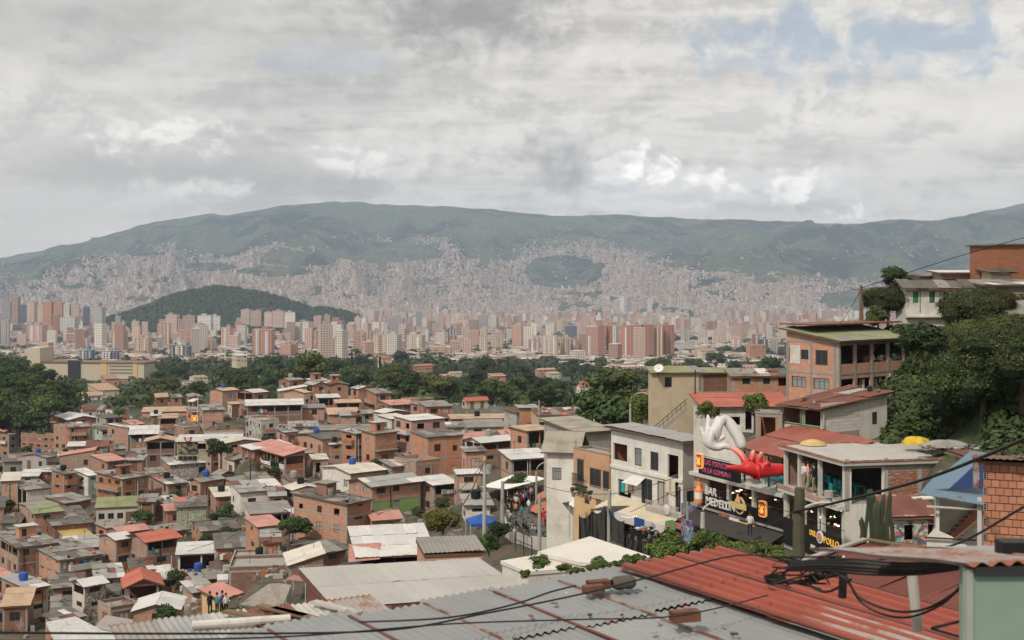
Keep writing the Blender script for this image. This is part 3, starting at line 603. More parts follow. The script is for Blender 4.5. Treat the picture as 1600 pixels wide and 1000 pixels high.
# ================================================================ houses
rk_extra = True
HOUSES = []     # (root, px, py) for the labels
OPENF = {}
def house(pxl, pxc, pxr, yt, yb, D, a, n=2, wl='o', wr='o', roof='shed', pal='G', rise=.6, low='R', over=.45, label=None, seed=None, open_=None, win=True, wk='adgc', messy=1.0,
          base_wall=None, junk_n=0, parapet=.5, wins=None, lmax=26, cat='house', name='brick_house', sheets=True, frame=True, post=None, depth2=None, sill=False, laundry=0, sw=None, balc=None, tank=0, grp=None):
    rise, over = (rise*.6, over*.75) if D > 130 and D < 420 else (rise, over)
    rd = random.Random(seed if seed is not None else int(pxc*31+yb*17)); C = P(pxc, yb, D); a = R(a); ca, sa = math.cos(a), math.sin(a)
    ur, ul = (pxr-800)/FPX, (pxl-800)/FPX
    Wd = (ur*D-C.x)/max(.12, (ca-ur*sa)) if pxr > pxc else 6; L = (ul*D-C.x)/(-sa-ul*ca) if (-sa-ul*ca) < -.1 and pxl < pxc else 6
    if depth2: 
        if pxl >= pxc-1: L = depth2
        else: Wd = depth2
    Wd = min(max(Wd, 2), lmax); L = min(max(L, 2), lmax)
    h = (yb-yt)/FPX*D; hs = h/n; r = empty(name, C, a); r['_pxy'] = ((pxl+pxr)/2, (yt+yb)/2); r['_bb'] = (pxl, pxr, yt-3, yb-2)
    fc = faces_of(Wd, L); b = MB(); fr = MB(); WINS = []; ridge_x = rise
    # heights of the wall tops
    slope = {'R': (0, rise/L), 'B': (0, -rise/L), 'L': (rise/Wd, 0), 'E': (-rise/Wd, 0)}
    def ztop(x, y):
        if roof == 'shed': sx_, sy_ = slope[low]; return h+sx_*x+sy_*y+(rise if low in 'BE' else 0)
        if roof == 'gx': return h+rise*(1-abs(y/L-.5)*2)
        if roof == 'gy': return h+rise*(1-abs(x/Wd-.5)*2)
        return h+parapet
    for key, (Mf, ln) in fc.items():
        m = WALLM[{'R': wr, 'L': wl, 'E': wr, 'B': wl}[key]] if key in 'RL' else WALLM[wr if wr in BR else 'r']
        opens = []
        vis = key in 'RL'
        nc = max(1, int((ln-.4)/2.5))
        for s in range(n):
            z0 = s*hs
            op = open_ and key in open_ and (s == n-1)
            if op:
                k = max(1, round(ln/3.2)); e = .22
                for i in range(k):
                    u0 = e+(ln-2*e)*i/k+.07; u1 = e+(ln-2*e)*(i+1)/k-.07; opens.append((u0, u1, z0+min(1.0, hs*.36), z0+hs-.18))
                continue
            if not vis or not win or (wins and key in wins): continue
            for i in range(nc):
                if rd.random() < .2 and nc > 1: continue
                wd = rd.choice([.9, 1.1, 1.3, 1.6]); wd = min(wd, ln/nc-.5)
                if wd < .5: continue
                c = ln*(i+.5)/nc+rd.uniform(-.25, .25)
                if s == 0 and rd.random() < .25 and hs > 2.2: v0, v1, kd = .02, 2.1, 'door'
                else: v0 = .95+rd.uniform(-.1, .15); v1 = min(v0+rd.choice([1.0, 1.15, 1.3]), hs-.35); kd = 'win'
                opens.append((c-wd/2, c+wd/2, z0+v0, z0+v1)); WINS.append((Mf, c-wd/2, z0+v0, wd, v1-v0, kd))
        if wins and key in wins:
            for (u, v, w_, hh, kd) in wins[key]:
                u0 = u*ln; opens.append((u0, u0+w_, v, v+hh)); 
                if kd != 'open': WINS.append((Mf, u0, v, w_, hh, kd))
        # wall top profile in face coordinates
        Mi = Mf; p0 = Mi @ Vector((0, 0, 0)); p1 = Mi @ Vector((ln, 0, 0)); pm = (p0+p1)/2
        tops = [(0, ztop(p0.x, p0.y))]
        if roof in ('gx', 'gy'): tops.append((ln/2, ztop(pm.x, pm.y)))
        tops.append((ln, ztop(p1.x, p1.y)))
        wall_face(b, Mf, ln, h, opens, m, base=-5.0, tops=tops, m2=WALLM[base_wall] if base_wall else None, split=hs if base_wall else None)
        if frame and vis and {'R': wr, 'L': wl}[key] in BR:
            fr.M = Mf
            for s in range(1, n+1): fr.box(-.02, ln+.02, -.03, .0, s*hs-.22, s*hs-.02, CONC, skip='')
            kcol = max(1, round(ln/3.6))
            for i in range(kcol+1):
                u = .0+i*(ln-.24)/kcol
                if not any(o[0]-.26 < u < o[1]+.02 for o in opens if not (open_ and key in open_)): fr.box(u, u+.24, -.022, .0, -1.5, h-.24, CONC)
            fr.M = None
        if balc and key in balc:
            fr.M = Mf; fr.box(.1, ln-.1, -.95, 0, hs*(n-1)-.14, hs*(n-1), CONC); 
            for i in range(int(ln/.3)): fr.box(.15+i*.3, .18+i*.3, -.92, -.89, hs*(n-1), hs*(n-1)+.85, DARKM)
            fr.box(.1, ln-.1, -.93, -.88, hs*(n-1)+.85, hs*(n-1)+.9, DARKM); fr.M = None
    for s in range(n): z = s*hs; b.poly([(.02,.02,z),(Wd-.02,.02,z),(Wd-.02,L-.02,z),(.02,L-.02,z)], None, SLAB)
    b.build('wall', r)
    if fr.f: fr.build('concrete_frame', r)
    for Mf, u0, v0, w_, hh, kd in WINS:
        M = Mf @ Matrix.Translation((u0, .05, v0))
        if kd == 'door': d = bpy.data.objects.new('door', UD); link(d, r, M @ Matrix.Diagonal((w_, 1, hh, 1)))
        else:
            k = rd.choice(wk) if kd == 'win' else kd
            if k == 'n': continue
            add_window(r, M, w_, hh, {'d': 'a', 'a': 'a', 'g': 'g', 'c': 'a', 'w': 'w', 'f': 'c'}.get(k, 'a'), {'c': 'c', 'f': 'f', 'a': 'd', 'd': 'd', 'g': 'd', 'w': rd.choice('dcf')}.get(k, 'd'))
    # roof
    o = over; rb = MB(); planes = []
    if roof == 'shed':
        sx_, sy_ = slope[low]; zf = lambda x, y: ztop(x, y)+.06
        A, B_, Cc, Dd = [Vector((x, y, zf(x, y))) for x, y in ((-o, -o), (Wd+o, -o), (Wd+o, L+o), (-o, L+o))]
        plane_deck(rb, [A, B_, Cc, Dd], .1, WOOD); sq = {'R': (A, B_, Dd), 'B': (Cc, Dd, B_), 'L': (Dd, A, Cc), 'E': (B_, Cc, A)}[low]; planes.append(sq)
    elif roof == 'gx':
        zr = h+rise+.06; ze = h-.02; y0, ym, y1 = -o, L/2, L+o; ze = h+.06-rise*o/(L/2)
        for q in ([Vector((-o, y0, ze)), Vector((Wd+o, y0, ze)), Vector((Wd+o, ym, zr)), Vector((-o, ym, zr))], [Vector((Wd+o, y1, ze)), Vector((-o, y1, ze)), Vector((-o, ym, zr)), Vector((Wd+o, ym, zr))]):
            plane_deck(rb, q, .1, WOOD); planes.append((q[0], q[1], q[3]))
    elif roof == 'gy':
        zr = h+rise+.06; x0, xm, x1 = -o, Wd/2, Wd+o; ze = h+.06-rise*o/(Wd/2)
        for q in ([Vector((x0, L+o, ze)), Vector((x0, -o, ze)), Vector((xm, -o, zr)), Vector((xm, L+o, zr))], [Vector((x1, -o, ze)), Vector((x1, L+o, ze)), Vector((xm, L+o, zr)), Vector((xm, -o, zr))]):
            plane_deck(rb, q, .1, WOOD); planes.append((q[0], q[1], q[3]))
    else:
        mm = CONCL if pal in 'WC' else CONC
        rb.box(.0, Wd, 0, L, h-.02, h+.1, mm) if parapet < .05 else rb.box(.13, Wd-.13, .13, L-.13, h-.02, h+.1, mm)
        rb.box(-.06, Wd+.06, -.06, .0, h+parapet-.12, h+parapet+.02, mm); rb.box(-.06, 0, .0, L+.06, h+parapet-.12, h+parapet+.02, mm)
        if parapet > .05:
            rb.box(.13, Wd-.13, .0, .13, h+parapet-.1, h+parapet+.02, mm); rb.box(0, .13, .13, L, h+parapet-.1, h+parapet+.02, mm); rb.box(.0, .13, 0, .13, h+parapet-.1, h+parapet+.02, mm)
            rb.box(.13, Wd-.13, L-.02, L+.06, h+parapet-.1, h+parapet+.02, mm); rb.box(Wd-.02, Wd+.06, 0, L, h+parapet-.1, h+parapet+.02, mm)
            for (x, y) in ((.1, .1), (Wd-.1, .1), (.1, L-.1)):
                for dx, dy in ((0,0),(.12,0),(0,.12)): rb.box(x+dx, x+dx+.02, y+dy, y+dy+.02, h+parapet, h+parapet+rd.uniform(.4, .9), T_['rust'])
    ro = rb.build('roof', r)
    if sheets:
        for A, B_, Dd in planes:
            ex = B_-A; ey = Dd-A; sw_ = sw or (1.15 if D < 200 else 1.6); lay_sheets(ro, A, ex, ey, ex.length, ey.length, PALS[pal], sw_, 2.3 if D < 200 else 2.8, messy if pal in 'XVQDU' else messy*.25, rd)
    if junk_n:
        jb = MB()
        def pf():
            x, y = rd.uniform(.2, Wd-.2), rd.uniform(.2, L-.2); return (x, y, (ztop(x, y) if roof != 'flat' else h)+.12)
        junk(jb, rd, pf, junk_n); j = jb.build('roof_weights', r); j['kind'] = 'stuff'
    if laundry:
        lb = MB(); z = (n-1)*hs; cl = [PL['w'], PL['k'], TEAL, BLUEC, PL['m'], T_['red'], PL['y'], DARKM]
        key = 'R' if 'R' in (open_ or 'R') else 'L'; lb.M = fc[key][0]; ln = fc[key][1]; u = .4
        while u < ln-.6:
            w_ = rd.uniform(.35, .7); lb.box(u, u+w_, -.12, -.09, z+.55+rd.uniform(-.1, .1)-.3, z+1.15, rd.choice(cl)); u += w_+rd.uniform(.05, .5)
        lb.M = None; j = lb.build('laundry', r); j['kind'] = 'stuff'
    if balc is None and cat == 'house' and sheets and n >= 2 and rd.random() < .4 and D > 130 and rk_extra:
        key = rd.choice('RL'); Mf, ln = fc[key]
        if ln > 2.6 and not (open_ and key in open_) and not (wins and key in wins):
            bb_ = MB(); bb_.M = Mf; u0 = rd.uniform(0, ln*.3); u1 = rd.uniform(ln*.65, ln); z0 = hs*(n-1); bm_ = WALLM[rd.choice('oortw')]
            bb_.box(u0, u1, -.85, -.03, z0-.16, z0, CONC); bb_.box(u0, u1, -.85, -.75, z0, z0+.8, bm_); bb_.box(u0, u0+.1, -.75, -.03, z0, z0+.8, bm_); bb_.box(u1-.1, u1, -.75, -.03, z0, z0+.8, bm_)
            bb_.M = None; bb_.build('balcony', r)
    if cat == 'house' and sheets and D > 100 and rk_extra:
        if rd.random() < .3 and not laundry:
            lb = MB(); cl = [PL['w'], PL['k'], TEAL, BLUEC, PL['m'], T_['red'], CONC]; key = rd.choice('RL'); lb.M = fc[key][0]; ln = fc[key][1]; u = rd.uniform(0, ln*.5); z = (n-1)*hs+rd.uniform(.3, .8)
            for _ in range(rd.randint(2, 5)): w_ = rd.uniform(.3, .6); lb.box(u, min(u+w_, ln), -.2, -.17, z, z+rd.uniform(.5, .9), rd.choice(cl)); u += w_+.1
            lb.M = None; lb.build('laundry', r)['kind'] = 'stuff'
        if rd.random() < .35:
            pb = MB(); pb.M = fc['R'][0]; u = rd.uniform(.3, max(.4, fc['R'][1]-.3)); pb.tube([(u, -.08, -1), (u, -.08, h*.9)], .05, rd.choice([WHITE, DARKM, POLE]), 6); pb.M = None; pb.build('drain_pipe', r)
        if rd.random() < .3:
            x, y = rd.uniform(.5, Wd-.5), rd.uniform(.5, L-.5); zt_ = (ztop(x, y) if roof != 'flat' else h); ab = MB(); ab.tube([(x, y, zt_), (x, y, zt_+1.8)], .025, DARKM, 5); ab.box(x-.4, x+.4, y-.015, y+.015, zt_+1.6, zt_+1.63, DARKM); ab.box(x-.25, x+.25, y-.015, y+.015, zt_+1.4, zt_+1.43, DARKM); ab.build('antenna', r)
        if rd.random() < .16 and not tank: tank = rd.choice([1, 2])
        if roof != 'flat' and n >= 2 and rd.random() < .25 and Wd > 4:
            ub = MB(); x0 = rd.uniform(.3, Wd*.4); x1 = x0+rd.uniform(1.6, 2.6); y0 = rd.uniform(.6, max(.7, L-2.6)); y1 = y0+rd.uniform(1.5, 2.2); zt_ = ztop(x0, y0)-.3
            ub.box(x0, x1, y0, y1, zt_, zt_+2.1, WALLM[rd.choice('oortd')]); ub.box(x0+.4, x0+1.1, y0-.03, y0, zt_+.6, zt_+1.7, DARKM); ub.build('attic_room', r); ub = MB(); ub.box(x0-.3, x1+.3, y0-.4, y1+.3, zt_+2.1, zt_+2.18, T_[rd.choice(['zinc', 'grey', 'white', 'rust'])]); ub.build('attic_roof', r)
    if tank:
        t = MB(); x, y = Wd*.5, L*.55; t.lathe([(.01, 0), (.55, 0), (.62, .5), (.6, .95), (.35, 1.1), (.01, 1.12)], [BLACK, CONC, BLACK, BLUEC][int(abs(C.x)*10) % 4], 12, (x, y, (ztop(x, y) if roof != 'flat' else h)+.12)); t.build('water_tank', r, smooth=True)
    HOUSES.append(r); tag(r, label, cat, grp or 'houses of the hillside settlement'); r['_dim'] = (Wd, L, h, D)
    return r, Wd, L, h
H_ = house
# -------- far terrace of the settlement and the apartment rows
H_(0,14,26,682,716,385,60,3,'o','g','flat','G',label='small brick apartment block at the far western end of the settlement beside the dark wood')
H_(33,88,103,684,716,375,62,3,'r','g','flat','G',parapet=.6,lmax=40,label='long red brick apartment block with grey rendered side wall and strip windows')
H_(28,36,60,668,695,410,55,2,'r','o','flat','T',label='flat topped brick house in front of the dark wood')
H_(60,66,86,662,690,415,50,2,'o','t','shed','T',label='brick house with a raised square turret room in front of the wood')
H_(84,104,112,667,706,372,60,3,'o','o','flat','G',label='three-storey plain brick house next to the house under a wide white roof')
H_(103,108,140,668,705,360,25,3,'o','r','shed','X',label='tall brick house below the wide white roof')
H_(88,108,152,656,668,400,35,1,'o','o','gy','W',rise=1.5,over=.8,label='brick house with wide white gabled roof near the wood')
H_(142,146,168,668,686,380,20,1,'w','g','shed','X',rise=.4,label='low pale house with mossy roof under a small palm')
H_(148,158,166,672,700,340,40,2,'m','w','shed','D',label='narrow white and green house squeezed among brick houses')
H_(0,6,36,722,745,305,25,1,'a','g','shed','D',rise=1.0,label='beige house with dark lean-to roof at the settlement edge')
H_(35,72,88,715,736,300,62,1,'g','g','gx','D',rise=1.0,label='pale grey rendered house with dark gabled roof and magenta laundry')
H_(91,93,147,713,734,290,12,1,'o','t','shed','K',rise=1.8,low='L',over=.2,label='brown block house with sloping pink roof strip')
H_(103,106,134,698,710,312,15,1,'k','r','shed','W',rise=.5,label='small red house with white patched roof')
H_(132,135,168,698,712,308,12,1,'r','r','gx','U',rise=1.6,label='small brick house with rust brown gabled roof')
H_(168,200,211,669,704,330,58,2,'o','o','shed','Z',rise=.9,over=.3,label='two-storey brick house with pale grey roof and bay of dark windows',seed=4)
H_(199,203,246,679,706,318,14,2,'w','o','shed','W',rise=2.2,over=.5,open_='R',laundry=1,label='house under a bright white sloping roof with teal laundry on its terrace')
H_(225,228,274,690,728,286,12,2,'o','d','gy','T',rise=1.2,over=.7,open_='R',label='brick house with tan gabled roof above an open planted terrace')
H_(244,248,276,654,668,350,14,1,'r','r','shed','T',rise=.9,open_='R',label='red house with dark open gallery behind the sports bar')
H_(232,236,250,650,664,352,14,1,'k','r','shed','W',rise=.4,label='small pink house with white awning and one window')
H_(212,222,300,644,650,370,10,1,'r','k','shed','T',rise=1.2,over=.4,label='long low red house with tan roof at the far edge')
H_(253,267,320,727,752,262,30,1,'t','1','shed','V',rise=1.0,over=.5,win=False,junk_n=6,label='house with graffiti covered front and patched white roof',wins={'L':[(.35,1.0,.7,1.1,'d')],'R':[(.82,.3,1.6,2.2,'open')]})
H_(195,197,222,720,737,268,10,1,'o','o','shed','V',rise=.5,junk_n=3,label='one-room brick house with pink scrap roof and single window')
H_(117,138,154,744,774,250,55,2,'w','m','shed','W',rise=1.4,over=.3,label='narrow white house with white roof and wide upper window')
H_(151,191,232,749,786,232,50,2,'o','o','shed','X',rise=.7,junk_n=14,laundry=0,label='large two-storey orange brick house with rubble strewn roof')
H_(233,262,292,757,778,236,35,1,'t','r','shed','Q',rise=.7,junk_n=14,label='low brick house with maroon rubble covered roof')
H_(81,100,119,741,772,248,50,2,'o','o','shed','X',rise=.8,junk_n=8,label='orange brick house with weathered asbestos roof and blank upper wall')
H_(26,42,77,766,802,238,40,1,'w','w','shed','X',rise=1.2,junk_n=6,open_='L',label='white house with small balcony and patched grey roof')
H_(0,2,28,752,800,240,15,2,'o','o','shed','C',rise=1.0,label='brick house with a long pale roof strip at the picture edge')
H_(28,32,58,745,760,262,12,1,'o','g','shed','W',rise=.8,label='small shed with white tin roof above the white balcony house')
H_(60,64,90,738,756,266,14,1,'d','o','shed','X',rise=.6,junk_n=5,label='low house with grey slate-like patches on its roof')
H_(32,54,97,803,842,212,32,2,'t','o','gx','M',rise=.8,label='two-storey brick house with green mossy gabled roof')
H_(65,83,143,822,850,208,28,1,'d','r','shed','D',rise=1.0,junk_n=8,label='low red brick house with dark sagging roof')
H_(140,150,216,794,820,222,14,1,'c','w','shed','M',rise=1.2,over=.35,wins={'R':[(.06,.9,1.0,1.0,'a'),(.28,.9,1.0,1.0,'a'),(.5,.9,1.0,1.0,'a'),(.7,.05,1.0,2.0,'door'),(.86,.9,1.0,1.0,'a')]},label='long low white house with grey-green roof and row of small windows')
H_(214,216,240,785,816,218,10,2,'o','d','shed','X',rise=.4,label='brick house end wall next to the long low white house')
H_(268,276,322,793,824,205,15,1,'4','2','shed','Q',rise=.8,junk_n=12,win=False,label='house with green and orange painted mural wall and rubble roof')
H_(0,3,30,818,846,214,12,1,'m','m','shed','D',rise=.8,junk_n=5,label='dark shack with mint green base wall')
H_(86,104,141,840,855,205,34,1,'g','c','shed','Y',rise=1.0,over=.5,label='small grey house with yellow corrugated roof')
H_(0,28,87,856,905,190,38,2,'t','d','shed','X',rise=.8,junk_n=12,open_='L',label='two-storey brick house with open balcony and roof of loose sheets')
H_(93,100,152,858,870,196,18,1,'g','d','shed','Z',rise=1.0,messy=1.5,label='low shed with dented zinc roof below the yellow roof')
H_(49,94,157,876,910,186,42,2,'o','r','shed','X',rise=1.1,junk_n=10,messy=1.6,label='orange brick house with white and black patched roof and hanging laundry',laundry=1)
H_(155,181,206,844,890,190,46,2,'t','r','gx','W',rise=.9,label='tall narrow brick house with white gabled roof')
H_(202,229,278,846,893,188,42,2,'t','o','gx','R',rise=1.2,over=.7,open_='R',label='tan brick house with pink-red gabled roof and upper terrace')
H_(273,278,350,867,902,180,12,1,'w','w','shed','W',rise=.6,over=.5,open_='R',laundry=1,label='open shed with flat white canopy and washing on the rail')
H_(241,254,276,905,930,180,35,1,'t','o','shed','W',rise=1.6,over=.4,label='small brick house with steep white roof next to the red gabled shed')
r_,*_=H_(187,200,248,915,948,172,20,1,'g','r','gy','R',rise=1.4,over=.9,open_='RL',label='open shed with bright red gabled roof')
H_(113,132,165,916,962,170,44,2,'w','4','gx','W',rise=.9,open_='L',over=.5,label='house with white gabled roof above a colourful balcony')
H_(146,150,190,905,925,176,20,1,'d','g','shed','V',rise=.9,junk_n=5,label='low house with striped scrap roof between white and red roofs')
H_(3,44,75,921,965,168,46,2,'o','o','shed','Z',rise=.5,over=.4,base_wall='c',label='brick house with flat tin roof and cream ground storey')
H_(0,4,43,948,985,160,14,1,'g','d','shed','T',rise=1.2,label='low house with tan-grey roof in the bottom corner')
H_(207,209,279,955,985,155,8,1,'d','o','gy','W',rise=1.2,over=.4,label='brick house with wide pale gabled roof')
H_(286,302,334,926,962,165,36,2,'t','o','shed','Z',rise=1.0,label='narrow brick house with stairway beside it')
H_(318,326,352,905,922,170,24,1,'g','o','shed','G',rise=.6,label='small house with flat grey roof above the stairway')
# -------- middle of the settlement
H_(328,348,372,611,645,345,45,2,'o','t','gx','T',rise=.8,label='tan brick house with two roof steps at the edge of the trees')
H_(370,396,418,614,632,338,48,1,'o','o','gx','C',rise=1.0,open_='L',label='brick house with cream gabled roof and dark balcony')
H_(430,436,480,612,626,330,14,1,'o','t','shed','W',rise=2.0,low='L',over=.3,label='house with a steep white lean-to roof against the trees')
H_(443,476,485,614,638,318,55,1,'t','c','gx','T',rise=1.0,label='tan brick house with peach coloured roof in front of the trees')
H_(370,386,472,634,664,300,12,2,'w','d','shed','W',rise=1.2,over=.6,open_='RL',label='long house under a slanting white canopy with dark open terrace')
H_(469,472,507,638,655,305,12,1,'o','o','shed','G',rise=.4,label='blank orange brick house next to the white canopy')
H_(356,362,372,632,652,312,30,1,'w','d','shed','T',rise=.4,label='small grey and tan house left of the white canopy terrace')
H_(492,497,530,622,640,320,14,1,'w','o','shed','W',rise=.5,open_='R',label='low brick house with thin white roof against the tree belt')
H_(520,525,563,630,648,312,14,1,'r','o','gx','T',rise=.8,open_='R',label='low brick house with scrap tan roof and dark opening')
H_(508,514,560,648,660,300,12,1,'t','o','shed','T',rise=1.4,label='house with wide flat tan roof')
H_(529,533,556,650,664,294,12,1,'t','t','shed','V',rise=.4,label='small rooftop room with white roof and a door')
H_(494,497,586,673,690,276,8,1,'o','o','shed','G',rise=.7,over=.2,win=False,label='long windowless brick wall house with grey roof')
H_(388,408,436,660,692,274,30,2,'3','3','flat','G',label='pale green house with faded mural on its upper wall')
H_(432,440,496,668,680,290,12,1,'w','w','shed','V',rise=1.0,junk_n=10,label='white house with cluttered white patched roof')
H_(432,446,466,676,696,268,34,1,'o','k','shed','V',rise=.5,junk_n=6,label='orange house with tyres and rubble on its roof')
H_(460,504,534,687,712,262,40,1,'o','o','gx','D',rise=.9,label='brick house with broad dark grey roof and two shuttered windows')
H_(311,322,381,682,735,278,18,3,'o','o','flat','T',label='tall brick house with long tan parapet under the sports bar',seed=3)
H_(322,330,342,692,736,262,40,3,'t','d','shed','X',label='narrow tall brick house with lone shrub growing on its wall')
H_(341,354,408,693,738,255,30,3,'t','o','gy','C',rise=.9,label='three-storey brick house with cream folded roof')
H_(354,366,388,719,745,246,40,1,'w','d','shed','G',rise=.7,low='L',label='small house with white side wall and grey hipped roof')
H_(511,516,534,695,724,262,22,2,'o','o','shed','V',junk_n=4,label='narrow brick house with dark ajar shutters')
H_(534,556,567,678,727,248,50,3,'o','r','shed','V',rise=.5,junk_n=5,wk='na',label='narrow three-storey brick house with tiny openings')
H_(565,586,620,678,730,238,42,2,'o','o','shed','G',rise=.5,over=.5,balc='R',label='two-storey brick house with concrete balcony slab and grey roof')
H_(485,489,512,719,740,236,14,1,'o','t','shed','C',rise=.3,over=.3,wins={'R':[(.2,.1,.9,1.9,'n')]},win=False,label='small roof-top brick hut with black doorway')
H_(500,504,545,738,756,232,14,1,'g','t','flat','C',label='low wall house with pale terrace below the brick hut')
H_(584,600,638,646,670,280,34,2,'w','o','gy','W',rise=.8,label='house with white gabled roof and pale balcony at the tree edge')
H_(590,612,640,655,676,272,40,1,'w','g','shed','C',rise=.6,label='pale stepped house with dark balcony')
H_(616,643,695,658,722,242,36,3,'s','s','shed','W',rise=.5,over=.25,wk='na',win=True,label='salmon pink house scored with block lines under a thin white roof')
H_(643,668,723,684,748,228,30,2,'o','o','shed','D',rise=.5,over=.3,lmax=14,label='big orange brick house with four shuttered windows and dark flat roof',wk='wg')
H_(616,650,688,727,752,214,40,1,'t','o','flat','T',junk_n=10,parapet=.7,label='small brick house with cluttered sand coloured roof terrace')
H_(504,548,602,740,772,206,38,1,'w','t','gx','C',rise=.9,over=.5,label='long white house with cream gabled roof')
H_(545,582,657,760,806,186,38,2,'o','o','gx','Z',rise=1.2,over=.7,base_wall='G',label='house with green lower wall, brick upper storey and grey roof')
H_(443,458,498,766,786,206,32,1,'o','t','gy','C',rise=.8,open_='L',label='brick house with cream folded roof and dark porch')
H_(361,376,443,770,802,206,24,1,'w','w','shed','V',rise=1.0,junk_n=9,label='white walled house with rust streaked flat roof')
H_(418,422,444,776,796,201,14,1,'r','o','shed','V',rise=.4,label='brick annex joined to the white walled house')
H_(329,338,364,777,800,214,22,1,'o','o','shed','C',rise=.9,label='small brick house with cream lean-to roof beside the utility pole')
H_(459,542,580,788,846,172,52,3,'o','r','shed','D',rise=.7,junk_n=22,over=.5,wins={'L':[(.12,.9,1.2,1.1,'c'),(.43,.9,1.2,1.1,'c'),(.76,.9,1.2,1.1,'c'),(.1,3.4,.8,.7,'n'),(.45,3.2,.9,1.0,'a'),(.76,3.1,1.1,1.1,'n')]},label='large brick house with dark sheeted roof weighed down with planks')
H_(384,392,456,804,832,190,18,1,'w','o','shed','G',rise=.8,open_='R',over=.3,label='brick house with grey lean-to roof and a black opening')
H_(384,404,441,824,870,168,30,2,'o','r','shed','K',rise=.6,over=.35,label='two-storey brick house with pink edged scrap roof')
H_(408,412,437,848,878,162,14,1,'o','o','shed','V',rise=.7,messy=1.5,junk_n=3,win=False,label='small square brick tower with crooked tin roof')
H_(300,316,372,830,853,192,24,1,'t','o','gx','D',rise=.9,label='low brick house with curved dark roof')
H_(330,338,388,858,878,176,16,1,'g','r','shed','D',rise=1.4,over=.3,label='dark grey roofed house in a hollow')
H_(453,498,541,865,890,158,44,1,'o','d','gx','D',rise=1.0,over=.5,label='brick house with dark roof and white ridge patch')
H_(352,358,446,892,915,150,8,1,'g','d','flat','G',win=False,parapet=.5,label='long flat roofed house with mouldy concrete parapet')
H_(352,362,446,880,893,160,8,1,'g','d','flat','G',win=False,parapet=.4,junk_n=6,label='flat roof with purple tarpaulin and rubble')
H_(447,452,505,884,900,132,14,1,'d','d','shed','C',rise=1.6,low='L',over=.3,label='shed with beige sheet roof against the huge pale roof')
H_(338,344,402,925,945,150,12,1,'d','w','shed','X',rise=.9,junk_n=8,messy=1.6,label='low house with heap of loose white and pink roof sheets')
# -------- towards the plaza
H_(727,752,802,692,728,206,34,2,'w','o','gx','W',rise=.9,over=.5,open_='RL',label='house with white roof and glazed dark upper gallery')
H_(726,732,788,668,682,250,12,1,'g','c','shed','G',rise=1.4,label='cream house with smoky grey roof near the rising smoke')
H_(695,700,728,668,684,258,12,1,'o','w','shed','X',rise=.8,junk_n=8,label='low house with red and white scrap roof')
H_(700,706,790,655,668,270,8,1,'r','o','shed','T',rise=.4,label='long low brick house in front of the tree belt and the smoke')
H_(787,807,830,645,680,236,40,2,'g','g','shed','Q',rise=.5,label='grey concrete house with tin side wall')
H_(829,840,914,650,676,230,10,1,'a','a','shed','Q',rise=1.1,junk_n=22,over=.2,win=False,laundry=1,wins={'R':[(.03,.8,1.0,1.1,'a'),(.24,.8,1.0,1.1,'a')]},label='long cream block house with rubble covered maroon roof')
H_(806,812,840,638,648,236,14,1,'o','o','shed','V',rise=.4,win=False,label='brick attic room standing on the grey concrete house')
H_(798,824,863,674,705,200,34,1,'o','o','shed','T',rise=.4,open_='R',laundry=1,label='brick house with red laundry in its open corner')
H_(862,868,950,672,690,190,10,1,'r','t','shed','X',rise=1.2,junk_n=10,label='low house with old asbestos roof beside the tall dark shrub')
H_(783,800,856,718,748,180,20,1,'t','d','shed','W',rise=1.0,over=.5,open_='R',label='curved brick house with long white canopy roof')
H_(657,678,712,758,806,190,34,2,'t','o','shed','W',rise=.9,over=.6,open_='R',label='brick house with folded white canopy and corner terrace')
H_(710,714,752,742,785,186,14,2,'o','o','shed','W',rise=.6,over=.2,label='brick house half with white lean-to beside the folded canopy')
H_(722,728,758,706,740,198,14,1,'k','o','shed','X',rise=.4,balc='R',label='pink walled house behind the transformer pole')
H_(722,728,766,790,812,150,10,1,'w','w','shed','V',rise=1.0,label='white hut roof next to the blue canopy')
rk_extra = False
H_(328,343,352,936,963,99,55,1,'y','c','shed','K',rise=.4,over=.3,win=False,label='tiny yellow hut with pink roof on the green terrace',name='hut',frame=False,seed=3)
H_(541,566,668,868,890,118,13,1,'p','p','shed','W',rise=1.2,over=.7,label='purple house under a huge white and pink tent-like roof',name='purple_house',open_='R',frame=False,lmax=16)
purple_ = HOUSES[-1]
r9, W9, L9, h9 = H_(274,277,372,690,728,266,6,2,'g','2','shed','W',rise=.9,over=.6,lmax=14,open_='R',base_wall='2',label='long bar house with white roof, black open storey and green graffiti base',name='sports_bar',win=False)
r10, W10, L10, h10 = H_(391,445,476,712,757,232,34,2,'t','r','shed','K',rise=1.3,low='L',over=.7,lmax=16,open_='LR',label='banner house with pink roof, plant filled gallery and lettering banner',name='banner_house',wk='an')
H_(378,396,452,703,712,240,30,1,'d','d','shed','W',rise=.9,low='L',over=.7,win=False,label='bright white roof rising behind the pink roofed banner house',name='white_roof_house')
rk_extra = True
# ground points under the houses, so that every house stands on the slope and not in it
for h in HOUSES:
    Wd, L, hh, D = h['_dim']; a = h.rotation_euler.z
    for fx in (-.05, .5):
        for fy in (-.05, .5):
            x = h.location.x+math.cos(a)*Wd*fx-math.sin(a)*L*fy; y = h.location.y+math.sin(a)*Wd*fx+math.cos(a)*L*fy
            if 20 < y < 900: CTRL.append((x/y, math.log(y), h.location.z-.35))
_C = np.array(CTRL)
